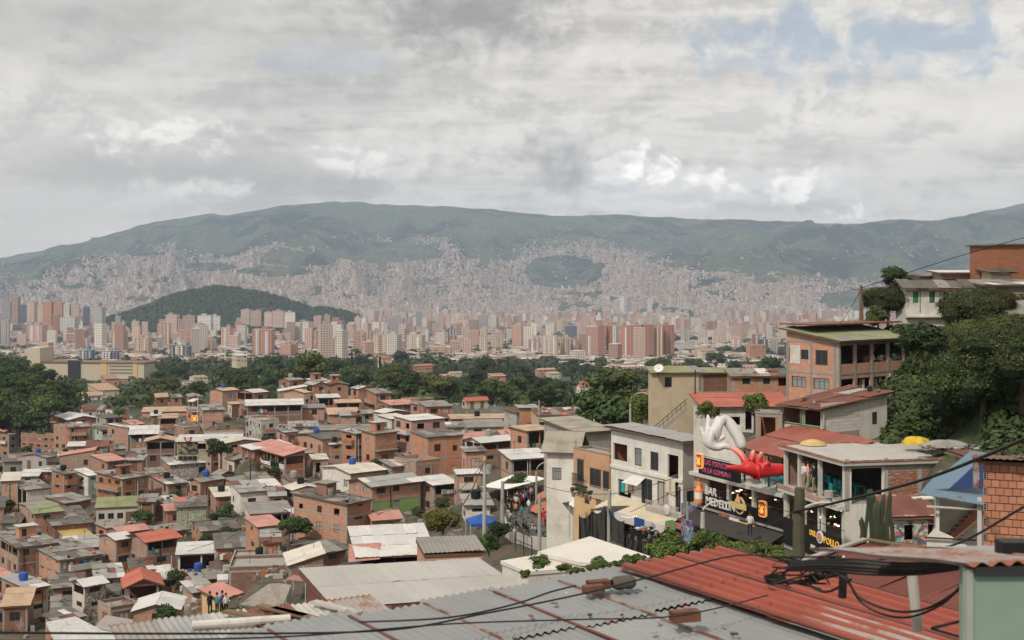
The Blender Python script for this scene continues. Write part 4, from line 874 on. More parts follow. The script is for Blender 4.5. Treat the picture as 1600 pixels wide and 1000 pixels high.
# ================================================================ ground and mountains
sheet_grid('ground', np.linspace(-.7, .75, 420), np.concatenate([np.geomspace(3, 60, 60), np.geomspace(61, 420, 260)[1:], np.geomspace(430, 5350, 180)]), GROUND)
sheet_grid('mountain', np.linspace(-1.0, 1.0, 620), np.concatenate([np.linspace(5300, 9600, 230), np.linspace(9650, 10800, 8)]), m_mount())
# ---------------------------------------------------------------- settlement on the mountain and city in the plain (uncountable)
def m_city():
    m, n, bs = newmat('city_wall'); at = n.node('ShaderNodeAttribute', attribute_name='Col'); uv = n.node('ShaderNodeTexCoord').outputs['UV']
    s = n.node('ShaderNodeSeparateXYZ'); n.l.new(uv, s.inputs[0])
    fu = n.m('FRACT', n.m('DIVIDE', s.outputs[0], 3.4)); fv = n.m('FRACT', n.m('DIVIDE', s.outputs[1], 2.9))
    w = n.m('MULTIPLY', n.m('LESS_THAN', fu, .55), n.m('MULTIPLY', n.m('GREATER_THAN', fv, .35), n.m('LESS_THAN', fv, .82)))
    c = n.mix(n.m('MULTIPLY', w, .75), at.outputs['Color'], (.05, .05, .055)); n.l.new(c, bs.inputs['Base Color']); bs.inputs['Roughness'].default_value = .85; return m
CITYM = m_city()
def boxes(name, X, Y, Zb, W_, L_, H_, yaw, col, kind='stuff', roofcol=None, gable=0):
    n = len(X); c, s = np.cos(yaw), np.sin(yaw); V = np.zeros((n, 8, 3))
    for k, (a, b) in enumerate(((-1,-1),(1,-1),(1,1),(-1,1))):
        px = a*W_/2; py = b*L_/2
        for q, z in ((k, Zb), (k+4, Zb+H_)): V[:, q, 0] = X+c*px-s*py; V[:, q, 1] = Y+s*px+c*py; V[:, q, 2] = z
    fi = np.array([[0,1,5,4],[1,2,6,5],[2,3,7,6],[3,0,4,7],[4,5,6,7]]); F = (np.arange(n)[:, None, None]*8+fi[None]).reshape(-1, 4)
    cols = np.repeat(col[:, None, :], 5, 1); cols[:, 4] = roofcol if roofcol is not None else col*.9
    uv = np.zeros((n, 5, 4, 2)); 
    for k, wd in enumerate((W_, L_, W_, L_)): uv[:, k, 1, 0] = wd; uv[:, k, 2, 0] = wd; uv[:, k, 2, 1] = H_-6; uv[:, k, 3, 1] = H_-6; uv[:, k, 0, 1] = -6; uv[:, k, 1, 1] = -6
    me = np_mesh(name, V.reshape(-1, 3), F, [CITYM], cols=cols.reshape(-1, 3), uv=uv.reshape(-1, 2))
    o = link(bpy.data.objects.new(name, me)); o['kind'] = kind; return o
PALC = np.array([(.50,.34,.28),(.54,.40,.34),(.46,.28,.22),(.66,.6,.55),(.52,.42,.36),(.60,.56,.50),(.48,.33,.27),(.55,.5,.45),(.40,.26,.2)])
RC = np.array([(.5,.46,.42),(.35,.2,.15),(.4,.3,.25),(.65,.63,.6),(.3,.28,.27)])
def pickc(n, pal, rng): return pal[rng.integers(0, len(pal), n)]*(rng.random((n, 1))*.45+.72)
rng = np.random.default_rng(5)
n = 190000; u = rng.uniform(-.43, .45, n); t = rng.random(n)**1.15; D = FOOT+150+t*(RIDGE-FOOT)*.8
z = height(u, D); py = HZ-FPX*z/D; px = 800+FPX*u
m1 = fbm(px/75, py/22, 5, 31); m2 = fbm(px/20, py/9, 4, 57)
# upper limit of the built-up slope along the picture's width, and green fingers reaching down
lim = np.interp(px, [0,60,150,260,330,420,520,600,690,760,860,940,1000,1060,1150,1230,1300,1360,1600], [432,425,398,380,392,378,392,368,366,400,372,370,392,405,420,428,432,440,450])
ok = (py > lim+(m1-.5)*70) & (m2*.5+m1*.5 > .405) 
for cx, cy_, rx, ry in ((880,425,60,26),(600,395,90,16),(430,425,60,8),(1340,470,60,16),(760,385,40,22),(700,350,60,20),(470,405,60,12),(330,418,40,7),(1120,400,60,25)): ok &= ((px-cx)/rx)**2+((py-cy_)/ry)**2 > .8+m2*.5
ok &= rng.random(n) < np.clip((py-lim)/34+.12, 0, 1)
ok |= (rng.random(n) < .004) & (py > 350)
ok &= (py < 520); u, D, z = u[ok], D[ok], z[ok]; k = len(u)
s_ = rng.uniform(5, 12, k)
boxes('hillside_settlement', u*D, D, z-3, s_, rng.uniform(7, 14, k), 3+rng.uniform(3, 8, k)+(rng.random(k) < .012)*18, rng.uniform(0, 1.5, k), pickc(k, np.array([(.47,.38,.33),(.44,.34,.29),(.54,.47,.42),(.60,.56,.52),(.38,.29,.24)]), rng), roofcol=pickc(k, np.array([(.58,.5,.45),(.5,.4,.35),(.68,.66,.63),(.36,.24,.2)]), rng))
# plain
n = 60000; u = rng.uniform(-.42, .44, n); D = 1250+(5400-1250)*rng.random(n)**.8; z = height(u, D)
q = fbm(u*D/260, D/330, 4, 77); hill = (z-far_z(D)) > 6; ok = (q > .42) & ~hill & ~((u < -.15) & (D < 1650) & (q < .55)); u, D, z, q = u[ok], D[ok], z[ok], q[ok]; k = len(u)
tall = (rng.random(k) < np.interp(D, [1250, 2000, 3000, 5400], [.002, .008, .02, .07])); HT_ = np.where(tall, rng.uniform(18, 50, k), rng.uniform(3, 11, k))
w_ = np.where(tall, rng.uniform(10, 17, k), rng.uniform(7, 18, k))
boxes('city_plain', u*D, D, z-6, w_, rng.uniform(8, 16, k), HT_+6, rng.uniform(-.6, .6, k), pickc(k, PALC, rng), roofcol=pickc(k, RC, rng))
# ================================================================ city towers one by one
def m_tower(key, c, win=(.06,.06,.065), fw=3.2, fh=2.9, wf=.5, vf=.45):
    m, n, bs = newmat(key); uv = n.node('ShaderNodeTexCoord').outputs['UV']; s = n.node('ShaderNodeSeparateXYZ'); n.l.new(uv, s.inputs[0])
    fu = n.m('FRACT', n.m('DIVIDE', s.outputs[0], fw)); fv = n.m('FRACT', n.m('DIVIDE', s.outputs[1], fh))
    w = n.m('MULTIPLY', n.m('LESS_THAN', fu, wf), n.m('MULTIPLY', n.m('GREATER_THAN', fv, .3), n.m('LESS_THAN', fv, .3+vf)))
    oi = n.node('ShaderNodeObjectInfo').outputs['Random']
    hs = n.node('ShaderNodeHueSaturation'); n.put(hs.inputs['Color'], n.mix(n.ramp(n.noise(n.node('ShaderNodeTexCoord').outputs['Object'], .08, 5, .6), .4, .7, 0, .3), c, mulc(c, .6)))
    n.put(hs.inputs['Value'], n.ramp(oi, 0, 1, .8, 1.15, False))
    n.l.new(n.mix(n.m('MULTIPLY', w, .85), hs.outputs[0], win), bs.inputs['Base Color']); bs.inputs['Roughness'].default_value = .8; MATS[key] = m; return m
TW = {'pink': m_tower('tower_pink', (.52, .34, .27)), 'terracotta': m_tower('tower_terracotta', (.46, .22, .155)), 'white': m_tower('tower_white', (.66, .64, .61)),
 'cream': m_tower('tower_cream', (.58, .49, .37)), 'grey': m_tower('tower_grey', (.38, .37, .37)), 'slate': m_tower('tower_slate', (.10, .13, .19), fw=2, wf=.7), 'brown': m_tower('tower_brown', (.36, .24, .19)), 'blue': m_tower('tower_blue', (.07, .2, .42), fw=3, wf=.3), 'rose': m_tower('tower_rose', (.58, .43, .37))}
GREYR = m_plain('tower_roof', (.4, .37, .34))
def tower(px, ytop, ybase, D, wpx, color='pink', depth=None, yaw=None, strips=0, side=None, rnd=random, floors=True):
    """px centre, wpx width in picture units of the photograph"""
    x = (px-800)/FPX*D; z0 = (HZ-ybase)/FPX*D; h = (ybase-ytop)/FPX*D; w = wpx/FPX*D; dp = depth or min(22, max(10, w*.8)); a = yaw if yaw is not None else rnd.uniform(-.25, .25)
    r = empty('apartment_tower', (x, D, z0), a); b = MB(); m = TW[color]; b.box(-w/2, w/2, -dp/2, dp/2, -8, h, m); b.build('tower_body', r)
    b = MB(); b.box(-w/2-.3, w/2+.3, -dp/2-.3, dp/2+.3, h, h+.9, GREYR); b.build('parapet', r)
    b = MB(); k = rnd.uniform(-.2, .2)*w; b.box(k-w*.16, k+w*.16, -dp*.2, dp*.2, h+.9, h+rnd.uniform(2.5, 5), m); b.build('lift_room', r)
    if D < 2500:
        ns = strips or rnd.choice([1, 2, 2, 3]); sm = TW[side or rnd.choice(['white', 'cream', color, 'brown'])]
        for i in range(ns):
            b = MB(); c = -w/2+w*(i+.5)/ns; b.box(c-w*.09, c+w*.09, -dp/2-1.2, -dp/2+.3, -4, h*rnd.uniform(.93, 1), sm); b.build('balcony_stack', r)
    r['_col'] = color; r['_h'] = h; return r
CITY = []
def T3(lst):
    for a in lst:
        px, yt, yb, D, w, c = a[:6]; kw = a[6] if len(a) > 6 else {}
        CITY.append((tower(px, yt, yb, D, w, c, **kw), kw and kw.get('lab')))
RT = random.Random(11)
KN = [ # px, ytop, ybase, D, w, colour  (towers one can tell apart)
 (978,509,566,1700,18,'terracotta'),(995,508,566,1690,16,'terracotta'),(1011,507,566,1690,17,'terracotta'),(1028,507,564,1700,16,'terracotta'),(1044,508,562,1720,17,'terracotta'),
 (938,508,560,1850,15,'terracotta'),(952,509,558,1860,9,'terracotta'),(918,523,562,1750,24,'brown'),(860,525,564,1700,22,'cream'),(883,527,562,1720,14,'cream'),(896,530,560,1740,12,'brown'),
 (892,509,522,2600,18,'slate'),(412,515,562,1750,30,'terracotta'),(456,534,562,1740,18,'terracotta'),(505,516,545,2000,22,'terracotta'),(527,530,566,1700,18,'pink'),(564,520,548,1950,14,'pink'),(595,523,562,1780,22,'cream'),
 (586,517,545,2000,16,'pink'),(650,524,545,2000,24,'cream'),(667,515,532,2400,8,'white'),(690,543,565,1750,30,'pink'),(720,533,556,1900,30,'pink'),(755,526,556,1900,12,'cream'),(187,517,546,1950,20,'pink'),(224,528,552,1850,22,'pink'),
 (258,505,536,2200,16,'pink'),(288,516,540,2000,20,'pink'),(272,539,566,1600,12,'slate'),(283,540,566,1600,10,'white'),(293,541,566,1600,9,'slate'),(128,547,566,1550,12,'grey'),(140,547,566,1550,12,'blue'),(168,549,566,1550,14,'white'),(181,548,562,1550,9,'blue'),
 (5,500,532,2100,18,'grey'),(40,507,524,2400,8,'white'),(60,508,528,2250,22,'pink'),(155,480,506,2700,16,'grey'),(77,472,502,2800,16,'terracotta'),(92,473,502,2800,14,'terracotta'),(26,464,500,2900,9,'brown'),(50,472,498,2900,14,'rose'),
 (10,472,500,2900,14,'grey'),(36,476,500,2850,10,'slate'),(64,476,500,2850,8,'cream'),(105,476,500,2800,10,'white'),(118,476,502,2800,12,'rose'),(135,479,503,2750,9,'slate'),(108,496,510,2700,24,'white'),(88,492,516,2700,10,'terracotta'),
 (270,492,512,2700,18,'rose'),(295,494,512,2700,18,'pink'),(322,493,510,2700,22,'white'),(338,494,510,2700,12,'white'),(385,484,502,3000,14,'rose'),(400,486,504,2950,16,'rose'),(420,488,505,2900,12,'rose'),(436,486,506,2900,18,'rose'),(453,488,508,2900,16,'white'),
 (497,494,506,2900,12,'pink'),(511,493,506,2900,9,'pink'),(560,496,511,2800,10,'rose'),(568,497,512,2800,8,'white'),(655,487,506,3200,10,'grey'),(668,487,506,3200,12,'rose'),(755,492,506,3100,14,'grey'),(720,500,512,3000,20,'rose'),(740,500,513,3000,14,'brown'),
 (972,464,484,5000,7,'white'),(966,470,484,4950,5,'grey'),(983,466,486,4950,6,'grey'),(1015,467,492,4700,7,'white'),(990,478,492,4800,8,'cream'),(1005,482,494,4700,9,'slate'),(945,478,490,4800,8,'cream'),(965,491,503,4200,34,'grey'),(1000,495,508,3900,30,'rose'),
 (898,494,507,4000,9,'white'),(1062,492,507,3800,10,'grey'),(1070,494,508,3800,7,'slate'),(1130,492,506,4000,16,'grey'),(1168,494,502,4200,10,'white'),(1183,522,556,1900,12,'terracotta'),(1193,530,556,1880,11,'slate'),(1210,530,556,1870,10,'grey'),(1120,524,540,2300,14,'rose'),(1100,526,538,2300,12,'pink'),(1070,536,548,2000,28,'white'),
 (1150,528,545,2100,16,'pink'),(1135,520,536,2400,12,'white'),(815,518,530,2500,16,'rose'),(835,531,562,1900,16,'pink'),(705,513,532,2400,10,'slate'),(620,497,512,3000,22,'grey'),(330,530,552,1900,14,'pink'),(355,512,540,2200,15,'pink'),(310,506,526,2500,16,'rose'),(250,527,540,2100,10,'white'),
]
T3(KN)
used = [(a[0], a[2], a[4]) for a in KN]
tries = 0
while len(CITY) < 235 and tries < 9000:
    tries += 1; px = RT.uniform(-20, 1260); q = RT.random(); D = 1750*(4800/1750)**(q**.8)
    u = (px-800)/FPX; z = float(height(np.array([u]), np.array([D]))[0])
    if z-float(far_z(D)) > 5: continue
    yb = HZ-FPX*z/D; w = RT.uniform(10, 18)/D*FPX
    if any(abs(px-a) < (w+c)*.55 and abs(yb-b) < 5 for a, b, c in used): continue
    if px > 1060 and D < 2200 and RT.random() < .6: continue
    if 840 < px < 1070 and D < 2300: continue
    if float(fbm(np.array([u*D/420]), np.array([D/520.0]), 3, 91)[0]) < .52 and RT.random() < .93: continue
    h = RT.choice([5, 6, 8, 10, 12, 14, 16, 20])*2.9*(.9 if D > 2600 or RT.random() < .25 else .55)
    col = RT.choice(['pink']*4+['terracotta']*2+['rose']*5+['white']*3+['cream']*3+['grey', 'brown'])
    used.append((px, yb, w)); CITY.append((tower(px, yb-h/D*FPX, yb, D, w, col, rnd=RT), None))
CW = {'pink': 'pink brick', 'terracotta': 'terracotta red', 'rose': 'pale rose', 'white': 'white', 'cream': 'cream', 'grey': 'grey', 'slate': 'dark slate', 'brown': 'brown', 'blue': 'blue and grey'}
for r, _ in CITY:
    D = r.location.y; px, _y = pick((r.location.x, D, r.location.z))
    zone = 'beyond the hill' if (200 < px < 560 and D > 3600) else 'before the hill' if (200 < px < 560 and D > 2300) else 'in the western cluster' if px <= 170 and D > 2500 else \
        'downtown' if D > 3600 and 880 < px < 1260 else 'by the tree belt' if D < 1950 else 'in mid valley' if D < 3000 else 'near the mountain foot'
    lm = [t for a, t in [(70, 'over the dark wood'), (170, 'over the cream institute'), (260, 'before the wooded hill'), (350, 'over the lattice mast'), (440, 'near the twin red towers'), (540, 'right of the twin red towers'), (640, 'near the cream ribbed tower'), (760, 'over the tree belt'), (850, 'left of the cream pair'), (950, 'near the cream pair'), (1060, 'near the terracotta block'), (1140, 'right of the terracotta block'), (9999, 'beside the hillside house')] if px < a][0]
    hh = 'very tall' if r['_h'] > 62 else 'tall' if r['_h'] > 42 else 'mid-height' if r['_h'] > 28 else 'low broad'
    tag(r, f"{hh} {CW[r['_col']]} apartment tower {zone}, {lm}", 'apartment tower', 'apartment towers of the valley city')
    del r['_col']; del r['_h']
# long cream institute in front of the city
r = empty('institute_building', P(150, 583, 1150)); r.rotation_euler.z = -.12
b = MB(); m = TW['cream']; b.box(-55, 50, -12, 12, -8, 10, PL['c']); b.build('main_block', r)
b = MB(); b.box(-58, -46, -14, 10, -8, 23, PL['c']); b.build('stair_tower', r)
b = MB(); b.box(-20, -9, -13.5, -8, -6, 12, DARKM); b.build('dark_glass_bay', r)
b = MB(); b.box(10, 16, -12.6, -11, -5, 11, PL['y']); b.box(40, 44, -12.6, -11, -5, 11, PL['y']); b.build('yellow_panel', r)
b = MB()
b.box(-57, 52, -13, 13, 10, 10.8, T_['moss']); b.build('roof', r)
b = MB()
for j in range(3):
    for i in range(12): b.box(18.5+i*1.8, 19.5+i*1.8, -12.15, -12.02, .5+j*3, 1.9+j*3, DARKM)
b.build('window', r)['kind'] = 'stuff'
tag(r, 'long cream institute building with olive roof and yellow panels amid the trees', 'building')
# ================================================================ houses squeezed in between, and the edge of the wood
def foot(r):
    Wd, L, h, D = r['_dim']; a = r.rotation_euler.z; c = r.location+Vector((math.cos(a)*Wd/2-math.sin(a)*L/2, math.sin(a)*Wd/2+math.cos(a)*L/2, 0)); return (c.x, c.y, math.hypot(Wd, L)/2)
FOOT_ = [foot(r) for r in HOUSES]
for r in HOUSES: pass
def cast(px, py, d0=90, d1=460):
    u = (px-800)/FPX; Ds = np.geomspace(d0, d1, 160); z = height(np.full(160, u), Ds); y = HZ-FPX*z/Ds
    k = np.argmax(y <= py); return float(Ds[k]) if y[k] <= py and k > 0 else None
BBS = [(h['_bb'], h['_dim'][3]) for h in HOUSES]
COVER = {}
def hides(x0, x1, y0, y1, D):
    hit = []
    for i, ((a, b, c, d), Dn) in enumerate(BBS):
        if Dn > D-1:
            ox = min(x1, b)-max(x0, a); oy = min(y1, d)-max(y0, c)
            if ox > 0 and oy > 0:
                fr_ = ox*oy/((b-a)*(d-c)); hit.append((i, fr_))
                if fr_ > .16 or COVER.get(i, 0)+fr_ > .24: return True
    for i, fr_ in hit: COVER[i] = COVER.get(i, 0)+fr_
    return False
RF = random.Random(99); SHORT = ['with a bent tin roof', 'with a patchwork roof', 'with a low lean-to roof', 'with crumbling parapet', 'with loose roof sheets']
def inpoly(x, y, poly):
    c = False; j = len(poly)-1
    for i in range(len(poly)):
        xi, yi = poly[i]; xj, yj = poly[j]
        if (yi > y) != (yj > y) and x < (xj-xi)*(y-yi)/(yj-yi)+xi: c = not c
        j = i
    return c
SETTLE = [(-60,690),(60,672),(130,668),(200,660),(300,640),(330,625),(420,612),(500,625),(620,650),(720,672),(780,662),(800,700),(770,760),(730,800),(640,840),(560,870),(470,880),(440,915),(330,980),(60,1010),(-60,1010)]
nf = 0
def rdist(h, x, y):
    Wd, L, hh, D = h['_dim']; a = h.rotation_euler.z; dx, dy = x-h.location.x, y-h.location.y; lx = math.cos(a)*dx+math.sin(a)*dy; ly = -math.sin(a)*dx+math.cos(a)*dy
    return math.hypot(max(-lx, 0, lx-Wd), max(-ly, 0, ly-L))
for t in range(14000):
    px, py = RF.uniform(-60, 800), RF.uniform(625, 1010)
    if not inpoly(px, py, SETTLE): continue
    D = cast(px, py)
    if not D: continue
    x = (px-800)/FPX*D; s = RF.uniform(3.4, 7.0) if t < 7000 else RF.uniform(2.6, 4.2)
    if any(rdist(h, x, D) < s*.36 for h in HOUSES): continue
    hpx = RF.choice([2.7, 4.8, 5.0, 5.2, 5.4])/D*FPX if py < 930 else 2.6/D*FPX; n = 1 if hpx*D/FPX < 3 else 2
    a = RF.choice([20, 30, 40, 50]); w1 = s/D*FPX*RF.uniform(.7, 1.0); w0 = s/D*FPX*RF.uniform(.3, .7)
    zt_ = abs((HZ-(py-hpx))/FPX*D); roof_px = FPX*zt_*(1/D-1/(D+s))*.8+6; 
    if hides(px-w0-3, px+w1+3, py-hpx-roof_px, py, D): continue
    wl = RF.choice('oooottrrdgwc'); wr = RF.choice('ooorrdd') ; rk = RF.choice(['shed', 'shed', 'shed', 'gx', 'gy', 'flat']); pal = RF.choice('XXXDDDGVZQQGWK')
    if rk == 'flat': pal = 'G'
    H_(px-w0, px, px+w1, py-hpx, py, D, a, n, wl, wr, rk, pal, rise=RF.uniform(.5, 1.2), seed=t, junk_n=RF.choice([0, 4, 8]), messy=1.3, lmax=9, label=None)
    HOUSES[-1]['_auto'] = f"{ {'o':'orange brick','t':'tan brick','r':'red brick','d':'dark weathered','g':'grey rendered','w':'white','c':'cream'}[wl]} {'one' if n == 1 else 'two'}-storey house {({'X':'under patchwork grey sheets','D':'under dark fibre-cement','G':'under plain grey roofing','V':'under zinc and white scrap','Z':'under dull zinc','Q':'under rusty scrap','W':'under white tin','C':'under cream tin','K':'under pink tin'}[pal]) if rk != 'flat' else 'with flat parapet roof'}"
    FOOT_.append(foot(HOUSES[-1])); nf += 1; BBS.append((HOUSES[-1]['_bb'], D))
print('FILL HOUSES', nf)
# nearest named neighbour for the label
named = [h for h in HOUSES if h.get('label')]
for h in HOUSES:
    if '_auto' in h.keys() and not h.get('label'):
        a, b = h['_pxy']; q = min(named, key=lambda g: (g['_pxy'][0]-a)**2+(g['_pxy'][1]-b)**2*2); dx, dy = a-q['_pxy'][0], b-q['_pxy'][1]
        rel = ('right of' if dx > 0 else 'left of') if abs(dx) > abs(dy) else ('below' if dy > 0 else 'above')
        s = ' '.join(q['label'].split()[:16]); s = s.split(' with ')[0].split(' under ')[0]
        base = h['_auto'].split(); tail = s.split()
        h['label'] = ' '.join((base+[rel, 'the']+tail)[:16]); del h['_auto']
# ---------------------------------------------------------------- houses inside the tree belt
BH = [(590,596,612,556+4,568,900,'c','R'),(148,152,165,607,618,620,'w','T'),(157,165,186,592,604,700,'o','T'),(127,130,160,618,628,600,'w','T'),(137,155,186,610,622,560,'c','T'),(296,306,324,590,600,760,'w','T'),(284,288,316,598,602,720,'w','W'),
 (126,130,152,640,654,450,'w','U'),(180,186,200,592,600,720,'t','T'),(340,345,372,560,574,1000,'o','T'),(362,370,386,556,566,1050,'c','C'),(560,564,590,613,620,640,'t','T'),(688,694,710,588,598,800,'o','T'),(700,704,722,583,590,850,'w','T'),(762,768,790,588,604,720,'k','T'),
 (836,842,868,578,588,850,'k','T'),(852,858,876,584,592,800,'w','T'),(901,906,920,604,616,600,'w','R'),(905,908,928,600,606,640,'t','R'),(722,728,762,626,640,520,'c','R'),(630,634,664,628,640,490,'t','T'),(240,244,262,620,634,520,'d','T'),(640,646,684,572,584,950,'o','T'),(650,654,676,576,584,1000,'t','R'),
 (1000,1004,1018,614,628,330,'k','T'),(1166,1172,1232,540,552,1500,'t','T'),(1090,1096,1120,548,556,1500,'c','T')]
BSCR.clear()
for q in BH:
    l, c, r_, yt, yb, D, w, p = q
    D0 = cast(c, yb, 300, 1600) or D; H_(l, c, r_, yt, yb, D0, 30, 1 if (yb-yt)/FPX*D0 < 4.5 else 2, w, w, 'gx' if len(BELTH) % 2 else 'shed', p, rise=1.2, lmax=24, frame=False, sheets=False, name='villa', grp='houses among the tree belt')
    h = HOUSES[-1]; cw = {'w':'white','c':'cream','o':'orange brick','t':'tan','k':'pinkish','d':'dark brick'}[w]; h['label'] = f"{cw} house with {'red tiled' if p == 'R' else 'tan' if p == 'T' else 'pale' } roof peeking out of the tree belt"
    ro = [k for k in h.children if k.name.startswith('roof')][0]; ro.data.materials.clear(); ro.data.materials.append(T_[PALS[p][0]])
    BSCR.append((l-3, r_+3, yt-6, yb, D0)); f = foot(h); BELTH.append((f[0], f[1], f[2]+4))
# dark wood on the left, belt across, group on the right, park trees in the city
belt(-90, 130, 385, 470, 16, ['dark', 'dark', 'mid'], 5, 8)
belt(-90, 132, 425, 800, 62, ['dark']*3+['mid'], 5.5, 9)
belt(120, 480, 420, 640, 24, ['dark', 'mid', 'mid', 'olive'], 4, 6.5)
belt(160, 470, 640, 1250, 34, ['dark', 'mid'], 5.5, 9)
belt(455, 830, 400, 620, 46, ['dark', 'mid', 'mid', 'olive'], 5, 8.5)
belt(455, 860, 620, 1250, 56, ['dark']*4+['mid']*4+['cypress'] , 5.5, 9)
belt(820, 1290, 330, 620, 44, ['dark', 'dark', 'mid'], 5.5, 9)
belt(860, 1290, 620, 1300, 34, ['dark', 'mid'], 6, 9.5)
PB = [(60,'at the outer end of the dark wood'),(130,'below the grey tower cluster'),(200,'beside the cream institute'),(300,'below the wooded hill'),(400,'below the lattice mast'),(470,'below the twin red towers'),(560,'above the white canopy terrace'),(640,'below the cream towers'),(720,'above the salmon house'),(800,'above the thin smoke'),(880,'above the long cream house'),(960,'above the asbestos roofs'),(1060,'below the big terracotta block'),(9999,'behind the brick hillside house')]
def treezone(px, D): return ('front' if D < 520 else 'second' if D < 720 else 'third' if D < 950 else 'rearmost')+' row, '+[t for a, t in PB if px < a][0]
tw = {'dark': 'dark broad-leaved', 'mid': 'green rounded', 'olive': 'yellowish green', 'cypress': 'slender pointed'}
allT = [o for o in bpy.data.objects if o.name.startswith('tree') and not o.get('label')]
for o in allT:
    px, py = pick(o.location); D = o.location.y; kd = [c for c in o.children if c.name.startswith('crown')][0].data.name.split('_')[1]
    zone = treezone(px, D) if True else ''
    zone0 = 'in the dark wood at the picture edge' if px < 130 else 'among the houses below the institute' if px < 455 and D < 640 else 'in front of the city towers' if D > 900 else 'in the middle of the tree belt' if px < 830 else 'in the thick grove behind the beige block house'
    tag(o, f"{'large' if [c for c in o.children if c.name.startswith('crown')][0].scale.x > 8 else 'medium' if [c for c in o.children if c.name.startswith('crown')][0].scale.x > 6.2 else 'small'} {tw[kd]} tree, {zone}", 'tree', 'trees of the belt below the city')
# far woods: uncountable
def lumps(name, U, D, rad, mat, seed, n_leaf=46):
    rg = np.random.default_rng(seed); n = len(U); z = height(U, D); X = U*D
    d = rg.normal(size=(n, n_leaf, 3)); d /= np.linalg.norm(d, axis=2)[..., None]; d[..., 2] = np.abs(d[..., 2])*1.0-.15
    c = np.stack([X, D, z+rad*.5], -1)[:, None, :]+d*rad[:, None, None]*rg.uniform(.7, 1.1, (n, n_leaf, 1))
    t = np.cross(d, rg.normal(size=d.shape)); t /= np.linalg.norm(t, axis=2)[..., None]; bt = np.cross(d, t); s = rad[:, None, None]*rg.uniform(.2, .38, (n, n_leaf, 1))
    V = np.stack([c-t*s, c-bt*s*.8, c+t*s, c+bt*s*.8], 2).reshape(-1, 3); F = np.arange(len(V)).reshape(-1, 4)
    tone = np.repeat(rg.random(n)[:, None], n_leaf, 1)*.5+rg.random((n, n_leaf))*.5
    o = link(bpy.data.objects.new(name, np_mesh(name, V, F, [mat], cols=np.stack([tone.ravel(), rg.random(n*n_leaf), tone.ravel()*0], 1)))); o['kind'] = 'stuff'; return o
rg = np.random.default_rng(8)
u = rg.uniform(-.42, .44, 9000); D = 1300+3600*rg.random(9000)**1.3; q = fbm(u*D/260, D/330, 4, 77); zz = height(u, D); bigp = fbm(u*D/170+3, D/260, 3, 15); ok = ((q < .46) | (rg.random(9000) < .10) | ((bigp > .56) & (D < 2700))) & (zz-far_z(D) < 6)
lumps('park_trees', u[ok], D[ok], rg.uniform(5, 10, ok.sum()), LEAF['dark'], 3, 30)
px = rg.uniform(160, 560, 7000); D = rg.uniform(3000, 4150, 7000); u = (px-800)/FPX; zz = height(u, D); ok = (zz-far_z(D) > 4)
lumps('hill_wood', u[ok], D[ok], rg.uniform(7, 12, ok.sum()), LEAF['dark'], 4, 26)
u = rg.uniform(-.45, .45, 3200); D = np.exp(rg.uniform(math.log(400), math.log(1500), 3200)); zz = height(u, D); ok = np.array([not any(abs(a*d-x) < w*.8 and abs(d-y) < w*.8 for x, y, w in BELTH) for a, d in zip(u, D)]) & ((HZ-FPX*zz/D) < np.interp(800+FPX*u, [0, 130, 300, 420, 600, 760, 900, 1300], [668, 650, 630, 612, 640, 655, 640, 640])); ok &= ~((800+FPX*u > 50) & (800+FPX*u < 245) & (HZ-FPX*(zz+6)/D < 585)); pxx = 800+FPX*u; ok &= np.array([not any(a-4 < p < b+4 and d < dd and HZ-FPX*(z+5)/d < yb-3 for a, b, yt, yb, dd in BSCR) for p, d, z in zip(pxx, D, zz)]); lumps('belt_undergrowth', u[ok], D[ok], rg.uniform(2.2, 5, ok.sum()), LEAF['mid'], 5, 36)
# rubble, boards and bins in the lanes
rg = np.random.default_rng(41); XR, YR, ZR = [], [], []
for t in range(5200):
    px, py = RF.uniform(-30, 800), RF.uniform(640, 1000)
    if not inpoly(px, py, SETTLE): continue
    D = RF.uniform(130, 400); x = (px-800)/FPX*D
    XR.append(x); YR.append(D)
XR = np.array(XR); YR = np.array(YR); ZR = height(XR/YR, YR); k = len(XR); okr = np.abs(HZ-FPX*ZR/YR-820) < 190; XR, YR, ZR = XR[okr], YR[okr], ZR[okr]; k = len(XR)
boxes('rubble', XR, YR, ZR-.1, rg.uniform(.2, 1.3, k), rg.uniform(.15, .6, k), rg.uniform(.15, .7, k), rg.uniform(0, 3, k), pickc(k, np.array([(.35,.14,.08),(.3,.28,.26),(.12,.1,.08),(.45,.43,.4),(.2,.12,.07)]), rg))
